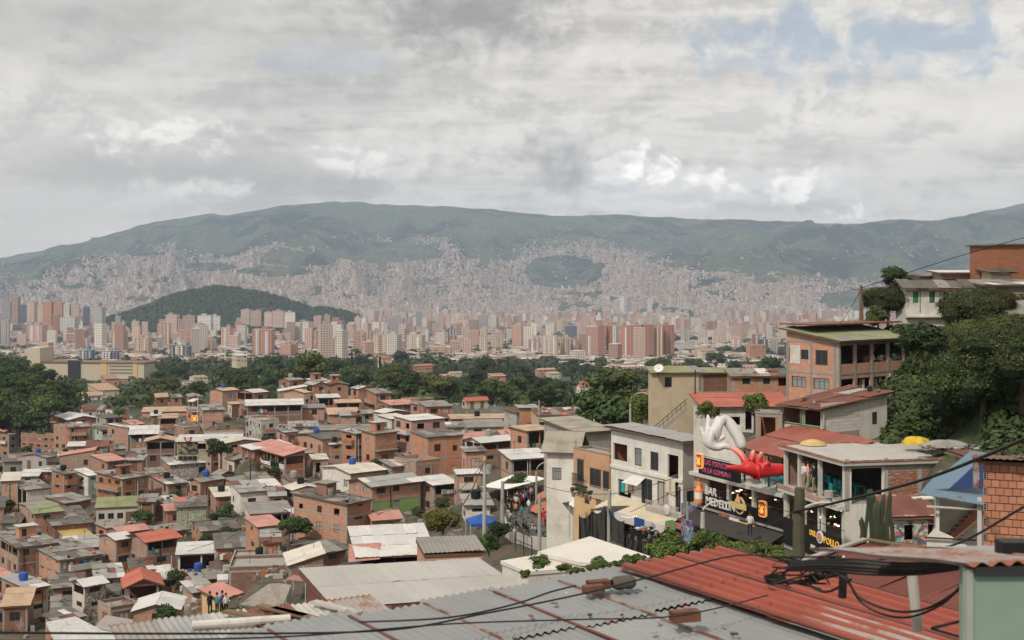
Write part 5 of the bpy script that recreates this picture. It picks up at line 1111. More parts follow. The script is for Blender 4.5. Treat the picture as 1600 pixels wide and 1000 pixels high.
# shrubs and weeds in the lanes of the settlement
k = 0; RS = random.Random(5)
for t in range(1200):
    px, py = RS.uniform(-20, 800), RS.uniform(640, 1000)
    if not inpoly(px, py, SETTLE): continue
    D = cast(px, py)
    if not D: continue
    x = (px-800)/FPX*D
    if any(rdist(h, x, D) < 1.2 for h in HOUSES) or any(math.hypot(x-a, D-b) < 3 for a, b, rr in FOOT_ if rr == 3.0): continue
    rad = RS.uniform(.9, 2.2); tree(x, D, gz(x, D)-.2, rad, rad*1.6, 'mid' if RS.random() < .6 else 'dark', RS, label='shrub', cat='shrub', group='shrubs between the houses', name='shrub', trunk=False); k += 1
    FOOT_.append((x, D, 3.0))
    if k > 34: break
for (px, py, D, rad, h, kind, lab) in [(345,728,248,3.2,5.5,'mid','bushy green tree below the tall brick house with the graffiti neighbour'),(186,657,345,2.0,3.5,'fresh','small palm-like tree beside the brick turret room'),(692,850,136,2.6,3.9,'autumn','round tree with olive and bronze leaves beside the white tent roof'),
   (742,868,118,1.5,1.9,'fresh','leafy bush at the foot of the transformer pole'),(764,862,120,1.3,1.8,'mid','darker bush beside the stair below the plaza'),(778,852,128,1.4,2.4,'dark','dark shrubbery under the plaza wall'),(806,779,160,1.8,3.4,'mid','green bush at the back of the plaza under the white tent'),(452,845,158,1.5,3.0,'mid','narrow green tree growing beside the square brick tower')]:
    x = (px-800)/FPX*D; tree(x, D, (HZ-py)/FPX*D, rad, h, kind, RS, label=lab)
# ================================================================ the street side on the right
rk_extra = False
def text(parent, s, M, size, mat, align='CENTER', ext=.02, spacing=1.0, name='lettering', shear=0.0, bold=0.0):
    c = bpy.data.curves.new(name, 'FONT'); c.body = s; c.size = size; c.align_x = align; c.align_y = 'CENTER'; c.extrude = ext; c.space_character = spacing; c.shear = shear; c.resolution_u = 2; c.offset = bold; c.materials.append(mat)
    o = bpy.data.objects.new(name+'_src', c); COL.objects.link(o); dg = bpy.context.evaluated_depsgraph_get(); me = bpy.data.meshes.new_from_object(o.evaluated_get(dg), depsgraph=dg); bpy.data.objects.remove(o); me.materials.clear(); me.materials.append(mat)
    return link(bpy.data.objects.new(name, me), parent, M @ Matrix.Rotation(math.pi/2, 4, 'X'))
def emat(key, c, st):
    if key in MATS: return MATS[key]
    m, n, bs = newmat(key); n.put(bs.inputs['Base Color'], c); n.put(bs.inputs['Emission Color'], c); bs.inputs['Emission Strength'].default_value = st; MATS[key] = m; return m
LIT = emat('lamp_glow', (1, .82, .55), 2.5)
def root_at(px, py, D, a, name, label, cat, grp=None):
    r = empty(name, P(px, py, D), R(a), label, cat, grp); return r
def part(r, name, mb, smooth=False, kind=None):
    o = mb.build(name, r, smooth=smooth)
    if kind: o['kind'] = kind
    return o
# ---- white three-storey building with awning
r, Wd, L, h = H_(955,1067,1084,692,866,100,30,3,'w','g','flat','Z',parapet=.05,lmax=14,frame=False,base_wall='6',label='white three-storey corner house with blue and white awning over its shops',name='corner_house',
  wins={'L':[(.03,6.25,2.05,1.4,'open'),(.345,6.15,1.0,1.45,'f'),(.565,6.05,1.1,1.5,'a'),(.80,4.9,1.4,2.7,'open'),
             (.1,3.3,1.9,1.4,'open'),(.44,2.95,1.5,2.3,'a'),(.66,3.4,1.5,1.9,'c'),(.90,3.2,.7,2.0,'a'),(.05,.1,2.2,2.0,'open'),(.4,.1,2.6,2.2,'open'),(.72,.1,1.3,2.2,'open')],'R':[(.2,3.4,1.0,1.5,'a')]},wk='a')
hs = h/3
b = MB(); plane_deck(b, [(-.5,-.5,h+.12),(Wd+.6,-.5,h+.12),(Wd+.6,L+.4,h+.3),(-.5,L+.4,h+.3)], .12, WOOD); ro = b.build('top_roof', r); lay_sheets(ro, (Wd+.6,-.5,h+.16), (0,1,0.018), (-1,0,.0), L+.9, Wd+1.1, ['zinc']*5, 1.0, 2.4, .3)
F_ = faces_of(Wd, L)['L'][0]
b = MB(); b.M = F_; b.box(.0, L+.02, -.12, .0, hs*2-.25, hs*2, PL['w']); b.box(1.2, L-.2, -.9, 0, hs-.15, hs, CONCL); part(r, 'floor_band', b)
b = MB(); b.M = F_
for i in range(36): b.box(L*.62+i*.12, L*.62+.03+i*.12, -.88, -.85, hs, hs+.85, FRAMEW)
b.box(L*.62, L*.62+4.35, -.9, -.84, hs+.85, hs+.9, FRAMEW); b.box(L*.62, L*.62+4.35, -.9, -.84, hs+.3, hs+.33, FRAMEW); part(r, 'balcony_railing', b)
b = MB(); b.M = F_ # awning: cream top, striped front
za = hs+.35; b.poly([(.6,-2.0,za-.75),(L+.5,-2.0,za-.75),(L+.5,-.02,za-.05),(.6,-.02,za-.05)], None, WALLM['c']); b.poly([(.6,-.02,za-.1),(L+.5,-.02,za-.1),(L+.5,-2.0,za-.8),(.6,-2.0,za-.8)], None, WALLM['c'])
aw = part(r, 'awning', b)
n_ = 7
for i in range(n_):
    b = MB(); b.M = F_; u0 = .6+(L-.1)*i/n_; u1 = .6+(L-.1)*(i+1)/n_; b.box(u0, u1, -2.03, -1.99, za-1.45, za-.74, BLUEC if i in (1, 4) else WHITE); o = b.build('valance_panel', aw)
b = MB(); b.M = F_; b.box(L*.32, L*.42, -.5, 0, 4.9, 5.0, WHITE); b.poly([(L*.30,-1.0,4.75),(L*.52,-1.0,4.75),(L*.50,-.02,5.3),(L*.32,-.02,5.3)], None, WHITE); b.poly([(L*.32,-.02,5.28),(L*.50,-.02,5.28),(L*.52,-1.0,4.73),(L*.30,-1.0,4.73)], None, WHITE); part(r, 'small_awning', b)
rd = random.Random(3); b = MB(); b.M = F_
for (u, z, w_, hh, m) in [(1.6,3.7,.5,.9,TEAL),(2.2,3.6,.45,1.0,PL['m']),(2.75,3.8,.5,.8,PL['k']),(L*.79,4.6,.75,1.0,PL['c']),(L*.845,4.5,.7,1.1,PL['c'])]: b.box(u, u+w_, -.14, -.1, z, z+hh, m)
part(r, 'laundry', b, kind='stuff')
b = MB(); b.M = F_ @ Matrix.Translation((L*.92, -1.0, hs+.55)) @ Matrix.Rotation(math.pi/2, 4, 'X')
b.lathe([(.01,.12),(.3,.06),(.42,0),(.42,-.02),(.3,.03),(.01,.08)], WHITE, 14); part(r, 'satellite_dish', b, True)
for sgn, (u, z, w_, hh, m, nm) in enumerate([(L*.44, .9, 3.0, 1.1, MUR['6'], 'green_shop_sign'), (L*.80, .2, 1.1, 2.2, T_['red'], 'red_menu_board')]):
    b = MB(); b.M = F_; b.box(u, u+w_, -.12, -.03, z+.5, z+.5+hh, m if sgn else WALLM['G']); part(r, nm, b)
b = MB(); b.M = F_; b.box(L*.47, L*.6, -.16, -.13, 1.6, 2.2, MUR['4']); part(r, 'shop_sign_picture', b)
# ---- orange and yellow house next to it
r2, W2, L2, h2 = H_(897,953,958,716,826,112,30,2,'y','y','flat','T',parapet=.3,lmax=12,frame=False,label='yellow and orange house with three-flowerpot ramp and dark balcony doors',name='corner_house',
  wins={'L':[(.12,3.55,1.0,2.0,'a'),(.48,3.3,1.7,1.7,'a'),(.84,3.3,.9,1.7,'a'),(.3,1.6,.8,1.1,'a'),(.62,.2,.8,2.2,'door'),(.85,.7,.7,1.2,'a')]})
F2 = faces_of(W2, L2)['L'][0]; b = MB(); b.M = F2; b.box(0, L2, -.06, 0, h2/2+.35, h2+.28, m_plain('orange_render', (.60, .36, .22))); b.box(-.02, L2, -.1, .0, h2/2-.75, h2/2+.35, PL['c']); part(r2, 'upper_cladding', b)
b = MB(); b.M = F2
for i in range(16): b.box(.5+i*.12, .53+i*.12, -.55, -.52, 3.2, 4.2, DARKM)
b.box(.45, 2.4, -.58, -.1, 3.12, 3.2, DARKM); b.box(.45, 2.4, -.58, -.52, 4.2, 4.25, DARKM); part(r2, 'balcony', b)
for (u, vv, ww, hh) in ((.12,3.55,1.0,2.0),(.48,3.3,1.7,1.7),(.84,3.3,.9,1.7)):
    add_window(r2, F2 @ Matrix.Translation((u*L2, -.12, vv)), ww, hh, 'a', 'd')
# ---- grey gable wall house
H_(854,899,912,704,830,124,78,2,'w','c','gy','A',rise=1.4,over=.5,win=False,frame=False,lmax=10,label='tall blank white wall under a beige roof above the plaza',name='gable_house',wins={'L':[(.2,4.9,.9,1.2,'f')]})
H_(850,905,955,676,716,140,30,1,'g','g','shed','A',rise=1.2,over=.6,sheets=True,label='old beige asbestos roofed house behind the white gable wall',name='gable_house',win=False)
# ---- beige block house with ramp, brick wing with red roof
H_(1016,1020,1092,583,678,140,8,3,'a','a','shed','M',rise=.7,over=.4,lmax=12,frame=False,wk='g',label='tall cream block house with green roof edge and a satellite dish',name='block_house',wins={'R':[(.26,5.1,.8,1.1,'g')]},win=False)
b = MB(); rr = root_at(1029,588,139,0,'satellite_dish','white satellite dish on the corner of the cream block house roof','satellite dish'); b.lathe([(.02,-.12),(.3,-.08),(.5,.02),(.52,.02),(.3,-.11),(.02,-.15)], WHITE, 16); d = b.build('dish', rr, smooth=True); d.rotation_euler = (R(50), R(-20), 0); d.location = (0, 0, .9); b = MB(); b.tube([(0, 0, -.2), (0, .1, .9)], .04, DARKM); b.build('mast', rr)
H_(1090,1096,1140,583,640,146,10,2,'d','d','shed','M',rise=.5,win=False,label='dark weathered brick wing with green roof strip',name='block_house')
H_(1140,1144,1232,588,612,142,6,1,'o','o','shed','X',rise=.8,junk_n=4,label='orange brick upper storey with dark windows and mossy roof',name='block_house',wins={'R':[(.18,.8,.9,1.1,'a'),(.55,.8,.8,1.1,'a'),(.82,.6,1.0,1.4,'open')]},win=False)
r3, W3, L3, h3 = H_(1101,1101,1236,636,672,133,5,1,'w','w','shed','R',rise=1.3,depth2=5,over=.6,lmax=12,frame=False,label='white rendered house with large red-orange tin roof sloping to the street',name='tin_roofed_house',wins={'R':[(.0,1.2,.9,1.2,'w'),(.08,1.2,.9,1.2,'w'),(.28,.05,1.2,1.3,'open'),(.47,.0,.7,2.2,'open'),(.62,.9,1.0,1.1,'a'),(.8,.9,1.0,1.1,'a')]},win=False)
b = MB(); rr = root_at(1046,672,132,0,'outdoor_stair','open metal railing stair climbing the cream block house','stairway')
for i in range(14): b.box(-2+i*.26, -1.7+i*.26, 0, 1.1, -1+i*.22, -.9+i*.22, CONC)
b.beam((-2.0,0,-1),(1.8,0,2.3),.12,.3,CONC); b.build('steps', rr)
b = MB(); b.beam((-2,0,0),(1.8,0,3.2),.06,.06,DARKM); b.beam((-2,0,-.4),(1.8,0,2.8),.04,.04,DARKM)
for i in range(9): b.box(-2+i*.45, -1.96+i*.45, -.02, .02, -.9+i*.385, .05+i*.385, DARKM)
b.build('railing', rr)
# ---- three-storey brick house on the slope
r4, W4, L4, h4 = H_(1229,1311,1426,533,632,108,38,2,'o','o','shed','M',rise=.8,low='R',over=.5,lmax=16,win=False,label='large brick hillside house with green roof and open galleries',name='hillside_house',
  wins={'L':[(.05,3.35,.7,1.2,'n'),(.28,3.6,.85,.85,'a'),(.56,3.2,1.3,1.3,'a'),(.10,1.15,1.6,.95,'f'),(.52,1.15,1.7,.95,'f'),(.12,-1.2,1.9,.9,'open'),(.6,-1.2,1.9,.9,'open')],
        'R':[(.015,3.35,1.9,1.6,'open'),(.23,3.35,2.0,1.6,'open'),(.45,3.35,2.0,1.6,'open'),(.67,3.35,2.0,1.6,'open'),(.88,3.35,.95,1.6,'open'),(.03,.55,1.7,1.55,'open'),(.24,.55,1.8,1.55,'open'),(.46,.55,1.8,1.55,'open'),(.68,.2,1.7,1.9,'open')]})
F4 = faces_of(W4, L4)['R'][0]; b = MB(); b.M = F4
for u in (.0, .205, .43, .65, .865, .985): b.box(W4*u-.02, W4*u+.2, -.05, .0, -2.2, h4-.2, CONC)
b.M = faces_of(W4, L4)['L'][0]
for u in (.0, .46, .9): b.box(L4*u, L4*u+.22, -.05, .0, -2.2, h4-.2, CONC)
part(r4, 'concrete_columns', b)
F4 = faces_of(W4, L4)['L'][0]; b = MB(); b.M = F4; b.box(.42, L4*.27, -.04, 0, 3.2, 4.8, PL['w']); b.box(L4*.27+.95, L4*.45, -.04, 0, 3.2, 4.8, PL['w']); part(r4, 'white_rendered_patch', b)
b = MB(); b.M = faces_of(W4, L4)['R'][0]; rd = random.Random(9)
for i in range(26): b.obox((W4*.35+rd.random()*W4*.55, .35, 3.4+rd.random()*.45), (rd.uniform(.1,.5), .2, rd.uniform(.1,.5)), rd.choice([PL['w'], CONC, T_['rust'], WOOD, TEAL]), Matrix.Rotation(rd.uniform(-.6,.6), 4, 'Y'))
for u, m in ((.29, T_['red']), (.33, PL['w']), (.5, CONC), (.56, PL['w']), (.73, PL['w'])): b.box(W4*u, W4*u+.3, .2, .24, 1.1, 1.95, m)
part(r4, 'gallery_clutter', b, kind='stuff')
b = MB(); b.M = faces_of(W4, L4)['R'][0]; b.tube([(W4*.66,-.12,2.3),(W4*.67,-.14,0),(W4*.66,-.12,-1.6)], .06, WHITE); b.tube([(W4*.9,-.1,-.6),(W4*1.05,-.9,-1.2),(W4*1.05,-.9,-1.7)], .05, WHITE); part(r4, 'drain_pipe', b)
b = MB(); b.box(.2, W4+2.5, L4*.5, L4+1, h4+1.2, h4+1.32, T_['zinc']); part(r4, 'rear_tin_strip', b)
# ---- white wooden house with rusty roof
r5, W5, L5, h5 = H_(1221,1282,1386,640,686,94,30,1,'w','w','shed','U',rise=.9,low='L',over=.35,lmax=10,win=False,frame=False,messy=1.2,junk_n=4,label='white plank house with rusted red roof and green framed open corner',name='plank_house',
  wins={'L':[(.03,.9,2.3,1.15,'open'),(.53,.9,2.2,1.15,'open')],'R':[(.77,.75,.55,.95,'n')]})
b = MB(); b.M = faces_of(W5, L5)['L'][0]; b.box(0, L5, -.04, 0, .78, .88, GREENW); b.box(L5*.49, L5*.49+.12, -.04, .1, .88, 2.1, GREENW); b.box(0, .1, -.04, .1, .88, 2.1, GREENW); part(r5, 'green_frame', b)
for i in range(9):
    b = MB(); b.M = faces_of(W5, L5)['R'][0]; b.box(.03, W5*.58, -.035, -.003, .02+i*.245+.4, .02+i*.245+.63, PL['w']); b.build('plank', r5)
b = MB(); b.M = faces_of(W5, L5)['R'][0]; b.box(0, W5*.56, -.05, 0, -.42, .36, BR['r']); b.box(-.05, W5*.56, -.1, 0, -.5, -.42, PL['w']); part(r5, 'brick_course', b)
b = MB(); b.M = faces_of(W5, L5)['R'][0]; add_window(r5, faces_of(W5, L5)['R'][0] @ Matrix.Translation((.77*W5, .04, .75)), .55, .95, 'g', 'd')
H_(1202,1222,1227,648,686,97,70,1,'t','o','flat','G',parapet=.15,win=False,label='little brick doorway hut with open dark door beside the plank house',name='door_hut',wins={'L':[(.2,.05,1.1,1.6,'open')]},lmax=2.6)
# ---- long slab-roofed building with brick panels
r6 = root_at(1320,790,80,0,'slab_roof_building','long unfinished concrete building with pale slab roof edged in brick','building')
zt = (790-722)/FPX*80; cA = P(1320,790,80)
def loc6(px, py, D): return P(px, py, D)-cA
a6 = R(12); dR = Vector((math.cos(a6), math.sin(a6), 0)); dLn = Vector((-.27, .963, 0)).normalized()
WR = 9.4; WL = 8.0
M6 = Matrix.Rotation(a6, 4, 'Z')
Ml = Matrix(((-dLn.x, -dLn.y*-1*0+dLn.y*1, 0, dLn.x*WL), (-dLn.y, -dLn.x, 0, dLn.y*WL), (0, 0, 1, 0), (0, 0, 0, 1)))
Ml = Matrix.Translation(dLn*WL) @ Matrix.Rotation(math.atan2(-dLn.y, -dLn.x), 4, 'Z')
b = MB(); opsR = [(.45, 2.6, .05, 2.3)]
wall_face(b, M6, WR, zt-.1, opsR, PL['w'], base=-4.2, depth=.2)
wall_face(b, Ml, WL, zt-.1, [(.25, 1.9, .12, zt-.3), (2.2, 4.6, .12, zt-.3), (4.9, 7.7, .12, zt-.3), (.4, 2.5, -2.6, -.35), (2.8, 5.0, -2.6, -.35), (5.3, 7.6, -2.6, -.35)], CONCL, base=-4.2, depth=.2)
O3 = dR*WR; O4 = dLn*WL+dR*WR
b.poly([O3+Vector((0,0,-4)), O4+Vector((0,0,-4)), O4+Vector((0,0,zt-.1)), O3+Vector((0,0,zt-.1))], None, BR['d']); b.poly([O4+Vector((0,0,-4)), dLn*WL+Vector((0,0,-4)), dLn*WL+Vector((0,0,zt-.1)), O4+Vector((0,0,zt-.1))], None, BR['d'])
for z in (0.0, -2.7): b.poly([Vector((0,0,z)), O3+Vector((0,0,z)), O4+Vector((0,0,z)), dLn*WL+Vector((0,0,z))], None, CONC)
part(r6, 'wall', b)
b = MB(); q = [dLn*WL+dLn*.3-dR*.3, -dLn*.3-dR*.3, dR*(WR+.1)-dLn*.3, O4+dLn*.3]; q = [q[1], q[2], q[3], q[0]]; plane_deck(b, [p+Vector((0,0,zt)) for p in q], .22, CONCL); part(r6, 'roof_slab', b)
def row_bricks(r, p, q, z, m, lb=.26, hb=.11, n_row=1, name='brick'):
    p, q = Vector(p), Vector(q); d = q-p; n = max(1, int(d.length/lb)); ang = math.atan2(d.y, d.x); me = MB(); me.box(0.006, lb-.014, -.06, .06, 0, hb, m); da = me.data('brick')
    for k in range(n_row):
        for i in range(n):
            o = bpy.data.objects.new(name, da); link(o, r, Matrix.Translation(p+d.normalized()*(i*lb)+Vector((0, 0, z+k*(hb+.012)+random.uniform(-.006, .006)))) @ Matrix.Rotation(ang+random.uniform(-.02, .02), 4, 'Z'))
row_bricks(r6, q[0], q[1], zt+.01, BR['r']); row_bricks(r6, q[3], q[0], zt+.01, BR['r']); row_bricks(r6, q[3], q[2], zt+.01, BR['r'])
b = MB(); b.M = M6
for u in (0, 2.68, 5.0, 7.35): b.box(u, u+.26, -.06, .0, -.3, zt+.18, CONC)
b.box(0, WR, -.09, -.0, zt-.36, zt-.1, CONC); b.box(2.8, WR, -.12, -.0, -.2, .06, PL['w']); b.M = Ml; 
for u in (0, 1.95, 4.65, 7.75): b.box(u, u+.24, -.03, .0, -4, zt-.1, CONCL)
b.box(0, WL, -.5, .0, -.32, -.05, CONCL); part(r6, 'concrete_frame', b)
me = MB(); me.box(.008, .242, -.05, .02, .005, .083, BR['r']); dbr = me.data('brick'); rd = random.Random(4)
for (u0, u1) in ((2.96, 5.0), (5.28, 7.35), (7.63, 9.35)):
    mb_ = MB(); mb_.M = M6; mb_.box(u0, u1, -.015, -.002, .08, zt-.38, CONC); mb_.build('mortar_panel', r6)
    for j in range(21):
        for i in range(int((u1-u0)/.25)+1):
            u = u0+i*.25-(.125 if j % 2 else 0)
            if u < u0-.01 or u+.25 > u1+.02 or rd.random() < .03: continue
            if (u1-u0) < 1.8 and j % 1 == 0 and u > 9: continue
            o = bpy.data.objects.new('brick', dbr); link(o, r6, M6 @ Matrix.Translation((u, rd.uniform(-.012, .004), .1+j*.094)))
row_bricks(r6, Ml @ Vector((0, -.5, 0)), Ml @ Vector((WL, -.5, 0)), -.05, BR['t'], n_row=2)
b = MB(); rd = random.Random(12); b.M = Ml  # blue furniture seen in the upper hall
for i in range(9):
    u, y = rd.uniform(.4, 7), rd.uniform(.8, 2.8); b.box(u, u+.9, y, y+.7, .72, .76, TEAL)
    for dx in (0, .85):
        for dy in (0, .65): b.box(u+dx, u+dx+.05, y+dy, y+dy+.05, 0.01, .72, TEAL)
    b.box(u+.2, u+.6, y-.5, y-.1, .42, .46, TEAL); b.box(u+.2, u+.6, y-.5, y-.46, .46, .95, TEAL)
b.beam((2.4, .3, .1), (3.0, .5, 1.9), .06, .06, PL['m']); b.beam((2.75, .3, .1), (3.35, .5, 1.9), .06, .06, PL['m'])
for i in range(6): b.beam((2.45+i*.1, .32+i*.03, .3+i*.3), (2.8+i*.1, .32+i*.03, .3+i*.3), .05, .04, PL['m'])
part(r6, 'blue_furniture', b, kind='stuff')
b = MB(); b.M = Ml; rd = random.Random(33)   # hanging lamps and bottles of the restaurant below
for i in range(60): b.obox((rd.uniform(.3, 7.5), rd.uniform(.2, 1.6), rd.uniform(-1.6, -.4)), (.12, .12, .1), rd.choice([LIT, PL['y'], T_['red'], BLACK, BLACK, GREENW]))
part(r6, 'hanging_decor', b, kind='stuff')
# parapet sign of the restaurant
b = MB(); b.M = Ml; b.box(.2, 7.7, -.16, -.05, -3.9, -2.1, BLACK); part(r6, 'sign_board', b)
YEL = emat('sign_yellow', (.9, .5, .06), .25); WSG = emat('sign_white', (.7, .7, .72), .15); PINKS = emat('sign_magenta', (.55, .09, .22), .1)
text(r6, 'DEL', Ml @ Matrix.Translation((4.3, -.18, -2.45)), .5, YEL); text(r6, 'POLLO', Ml @ Matrix.Translation((6.65, -.18, -2.6)), .62, YEL)
b = MB(); b.M = Ml @ Matrix.Translation((5.25, -.2, -2.5)) @ Matrix.Rotation(math.pi/2, 4, 'X'); b.lathe([(.4, -.04), (.4, .03), (.01, .05)], WSG, 18); b.lathe([(.33, .04), (.28, .07), (.01, .07)], PL['k'], 18); part(r6, 'round_emblem', b)
text(r6, "World Food", Ml @ Matrix.Translation((5.3, -.18, -3.4)), .55, WSG, shear=.35)
# yellow heap, rags and sheets on the slab
def rag(name, px, py, D, sx_, sy_, sz_, mat, seed, label, cat):
    rg = np.random.default_rng(seed); nth, nr = 26, 9; V = []; 
    for j in range(nr):
        ph = j/(nr-1)*math.pi/2
        for i in range(nth):
            th = i/nth*2*math.pi; k = 1+.22*math.sin(th*5+seed)+.12*math.sin(th*11+j)+rg.uniform(-.05, .05)
            V.append((math.cos(th)*math.cos(ph)*sx_*k, math.sin(th)*math.cos(ph)*sy_*k, math.sin(ph)*sz_*(1+.25*math.sin(th*4+seed*2)*(math.cos(ph)))))
    F = [(j*nth+i, j*nth+(i+1) % nth, (j+1)*nth+(i+1) % nth, (j+1)*nth+i) for j in range(nr-1) for i in range(nth)]
    o = link(bpy.data.objects.new(name, np_mesh(name, np.array(V), np.array(F), [mat], smooth=True))); o.location = P(px, py, D); return tag(o, label, cat)
TARPY = m_plain('yellow_tarp', (.62, .44, .05), var=.2, streak=False); TARPG = m_plain('grey_tarp', (.33, .32, .31), var=.3, streak=False)
rag('tarpaulin', 1432, 694, 85, .85, .6, .5, TARPY, 2, 'crumpled yellow tarpaulin heap on the pale concrete slab roof', 'tarpaulin')
rag('tarpaulin', 1478, 698, 84, 1.4, .7, .45, TARPG, 5, 'grey-white crumpled plastic sheeting heaped beside the yellow tarpaulin', 'tarpaulin')
rag('tarpaulin', 1462, 707, 82, 1.0, .5, .16, BLACK, 7, 'flat black plastic sheet lying in front of the grey plastic heap', 'tarpaulin')
b = MB(); rd = random.Random(17)
for i in range(60): b.obox((rd.uniform(-1.8, 3.0), rd.uniform(-.7, 1.0), rd.uniform(.0, .3)), (rd.uniform(.2, 1.3), rd.uniform(.1, .4), .05), rd.choice([PL['w'], WOOD, TARPG, T_['grey'], T_['tan']]), Matrix.Rotation(rd.uniform(0, 3), 4, 'Z') @ Matrix.Rotation(rd.uniform(-.3, .3), 4, 'X'))
o = b.build('scrap_litter'); o.location = P(1478, 702, 84); tag(o, 'litter of boards and cardboard on the end of the slab roof', kind='stuff')
H_(1518,1522,1545,718,800,74,12,2,'o','o','shed','U',rise=.05,win=False,lmax=3,label='brick wall piece between slab building and block house',name='brick_wing')
T_['maroon2'] = m_tin('tin_faded_red', (.30,.10,.075), amt=.15, var=.3)
AWN = m_plain('awning_black', (.05,.046,.044), streak=False)
# ---- the building of the big hand
r7 = root_at(1239,865,88,0,'hand_terrace_building','open three-level bar building carrying a giant red hand on its terrace','building')
c7 = P(1239,865,88); pA = P(1085,0,99); pA.z = 0; pB = P(1239,0,88); pB.z = 0; d7 = (pA-pB); L7 = d7.length; M7 = Matrix.Translation(pA-Vector((c7.x, c7.y, 0))) @ Matrix.Rotation(math.atan2(-d7.y, -d7.x), 4, 'Z')
zf = lambda py, D: (HZ-py)/FPX*D-c7.z
z1 = zf(768, 89.5)-.0; z2 = zf(822, 89.5)   # terrace slab, bar balcony slab
b = MB(); b.M = M7
wall_face(b, M7, L7, z1-.25, [(1.7, 4.3, z2+.75, z1-.35), (4.6, 7.4, z2+.75, z1-.35), (7.7, L7-.2, z2+.75, z1-.35), (1.9, L7-1.9, .05, z2-.5), (L7-1.7, L7-1.0, .9, 1.9)], PL['w'], base=-3, depth=.25)
b.M = M7; b.box(0, L7, 5.5, 5.7, -3, z1-.25, BR['d']); b.box(-.02, .0, 0, 5.5, -3, z1-.25, BR['o']); b.box(L7, L7+.02, .0, 5.5, -3, z1-.25, BR['o']); b.box(0, 1.55, -.06, -.0, z2, z1-.25, BR['t'])
part(r7, 'wall', b)
b = MB(); b.M = M7; b.box(-.1, L7+.2, -.45, 6, z1-.25, z1, CONCL); part(r7, 'terrace_slab', b)
b = MB(); b.M = M7; b.box(-.1, L7+.1, -.35, 5.5, z2-.2, z2, CONC); part(r7, 'balcony_slab', b)
b = MB(); b.M = M7; b.box(1.5, L7-.1, -.38, -.30, z2, z2+.95, BLACK); part(r7, 'balcony_parapet', b)
b = MB(); b.M = M7; b.box(1.2, 6.6, -.42, -.34, z1+.02, z1+1.3, BLACK); part(r7, 'terrace_banner', b)
text(r7, 'LAS MANOS', M7 @ Matrix.Translation((3.55, -.45, z1+.98)), .56, PINKS); text(r7, 'DE LA COMUNA', M7 @ Matrix.Translation((3.6, -.45, z1+.38)), .52, PINKS)
text(r7, 'BAR', M7 @ Matrix.Translation((2.85, -.42, z2+1.25)), .85, WHITE, ext=.04); text(r7, 'MEDELLÍN', M7 @ Matrix.Translation((4.1, -.42, z2+.5)), .85, WHITE, ext=.04)
b = MB(); b.M = M7; rd = random.Random(8)
for i in range(90): b.obox((rd.uniform(1.8, L7-.4), rd.uniform(.3, 2.5), rd.uniform(z2+.6, z1-.5)), (rd.uniform(.1, .5), .12, .06), rd.choice([LIT, PL['y'], T_['tan'], T_['red'], WOOD, WOOD, CONC]))
part(r7, 'bar_furnishing', b, kind='stuff')
b = MB(); b.M = M7; b.box(1.6, L7-2, .4, .5, .0, z2-.3, PL['g']); b.box(2.6, L7-3, .35, .39, .1, 2.1, T_['zinc']); part(r7, 'shutter', b)
b = MB(); b.M = M7; b.poly([(.8,-2.2,.55),(L7-.6,-2.0,.5),(L7-.6,-.1,1.3),(.8,-.1,1.3)], None, AWN); b.poly([(.8,-.1,1.25),(L7-.6,-.1,1.25),(L7-.6,-2.0,.45),(.8,-2.2,.5)], None, AWN); b.box(.8, L7-.6, -.2, -.05, 1.5, 1.62, CONCL); part(r7, 'black_awning', b)
b = MB(); b.M = M7; b.box(-1.1, .9, -.5, -.44, -.2, z2-.2, MUR['5']); part(r7, 'purple_mural_panel', b)
b = MB(); b.M = M7; b.box(5.2, 6.4, -.42, -.3, z2-.95, z2-.25, WHITE); b.box(6.5, 8.3, -.42, -.32, z2-.75, z2-.3, PL['y']); b.box(3.9, 5.2, -.44, -.36, z2-.35, z2-.1, T_['red']); part(r7, 'small_signs', b)
# white billboard wall behind the white hand
b = MB(); b.M = M7; b.box(-.1, 4.4, 1.2, 1.35, z1, z1+3.9, PL['w']); b.box(-.1, -.02, .0, 1.2, z1, z1+3.4, PL['w'])
part(r7, 'white_back_wall', b)
b = MB(); b.M = M7; plane_deck(b, [(5.2,.3,z1+2.4),(14,.6,z1+2.2),(14,5.5,z1+3.6),(4.4,5.5,z1+3.6)], .1, WOOD); ro = part(r7, 'red_tin_roof', b)
lay_sheets(ro, M7 @ Vector((5.0,.3,z1+2.45)), (M7.to_3x3() @ Vector((1, 0, -.02))), (M7.to_3x3() @ Vector((0, 1, .26))), 9, 5.4, ['maroon2'], .9, 2.7, .5)
b = MB(); b.M = M7
for u in (5.6, 8.5, 11): b.box(u, u+.1, .6, .7, z1, z1+2.4, DARKM)
b.box(5.4, 13, 5.2, 5.3, z1, z1+3.4, m_plain('dark_blue_wall', (.035, .035, .05)))
part(r7, 'terrace_back', b)
b = MB(); b.M = M7; rd = random.Random(6)
for i in range(12):
    u, y = rd.uniform(6.5, 12.2), rd.uniform(-.5, 2.2); b.box(u, u+.8, y, y+.7, z1+.74, z1+.78, TEAL)
    for dx in (0, .75): b.box(u+dx, u+dx+.04, y, y+.04, z1, z1+.74, TEAL)
    b.box(u+.1, u+.5, y+.8, y+.84, z1+.4, z1+1.0, TEAL)
for i in range(4): b.box(7+i*1.3, 7.04+i*1.3, 1.5, 1.54, z1, z1+2.3, TEAL)
b.box(7, 11, 1.5, 1.54, z1+2.26, z1+2.3, TEAL); b.box(2, 6, -.9, -.86, z1+1.5, z1+1.55, TEAL)
part(r7, 'teal_furniture', b, kind='stuff')
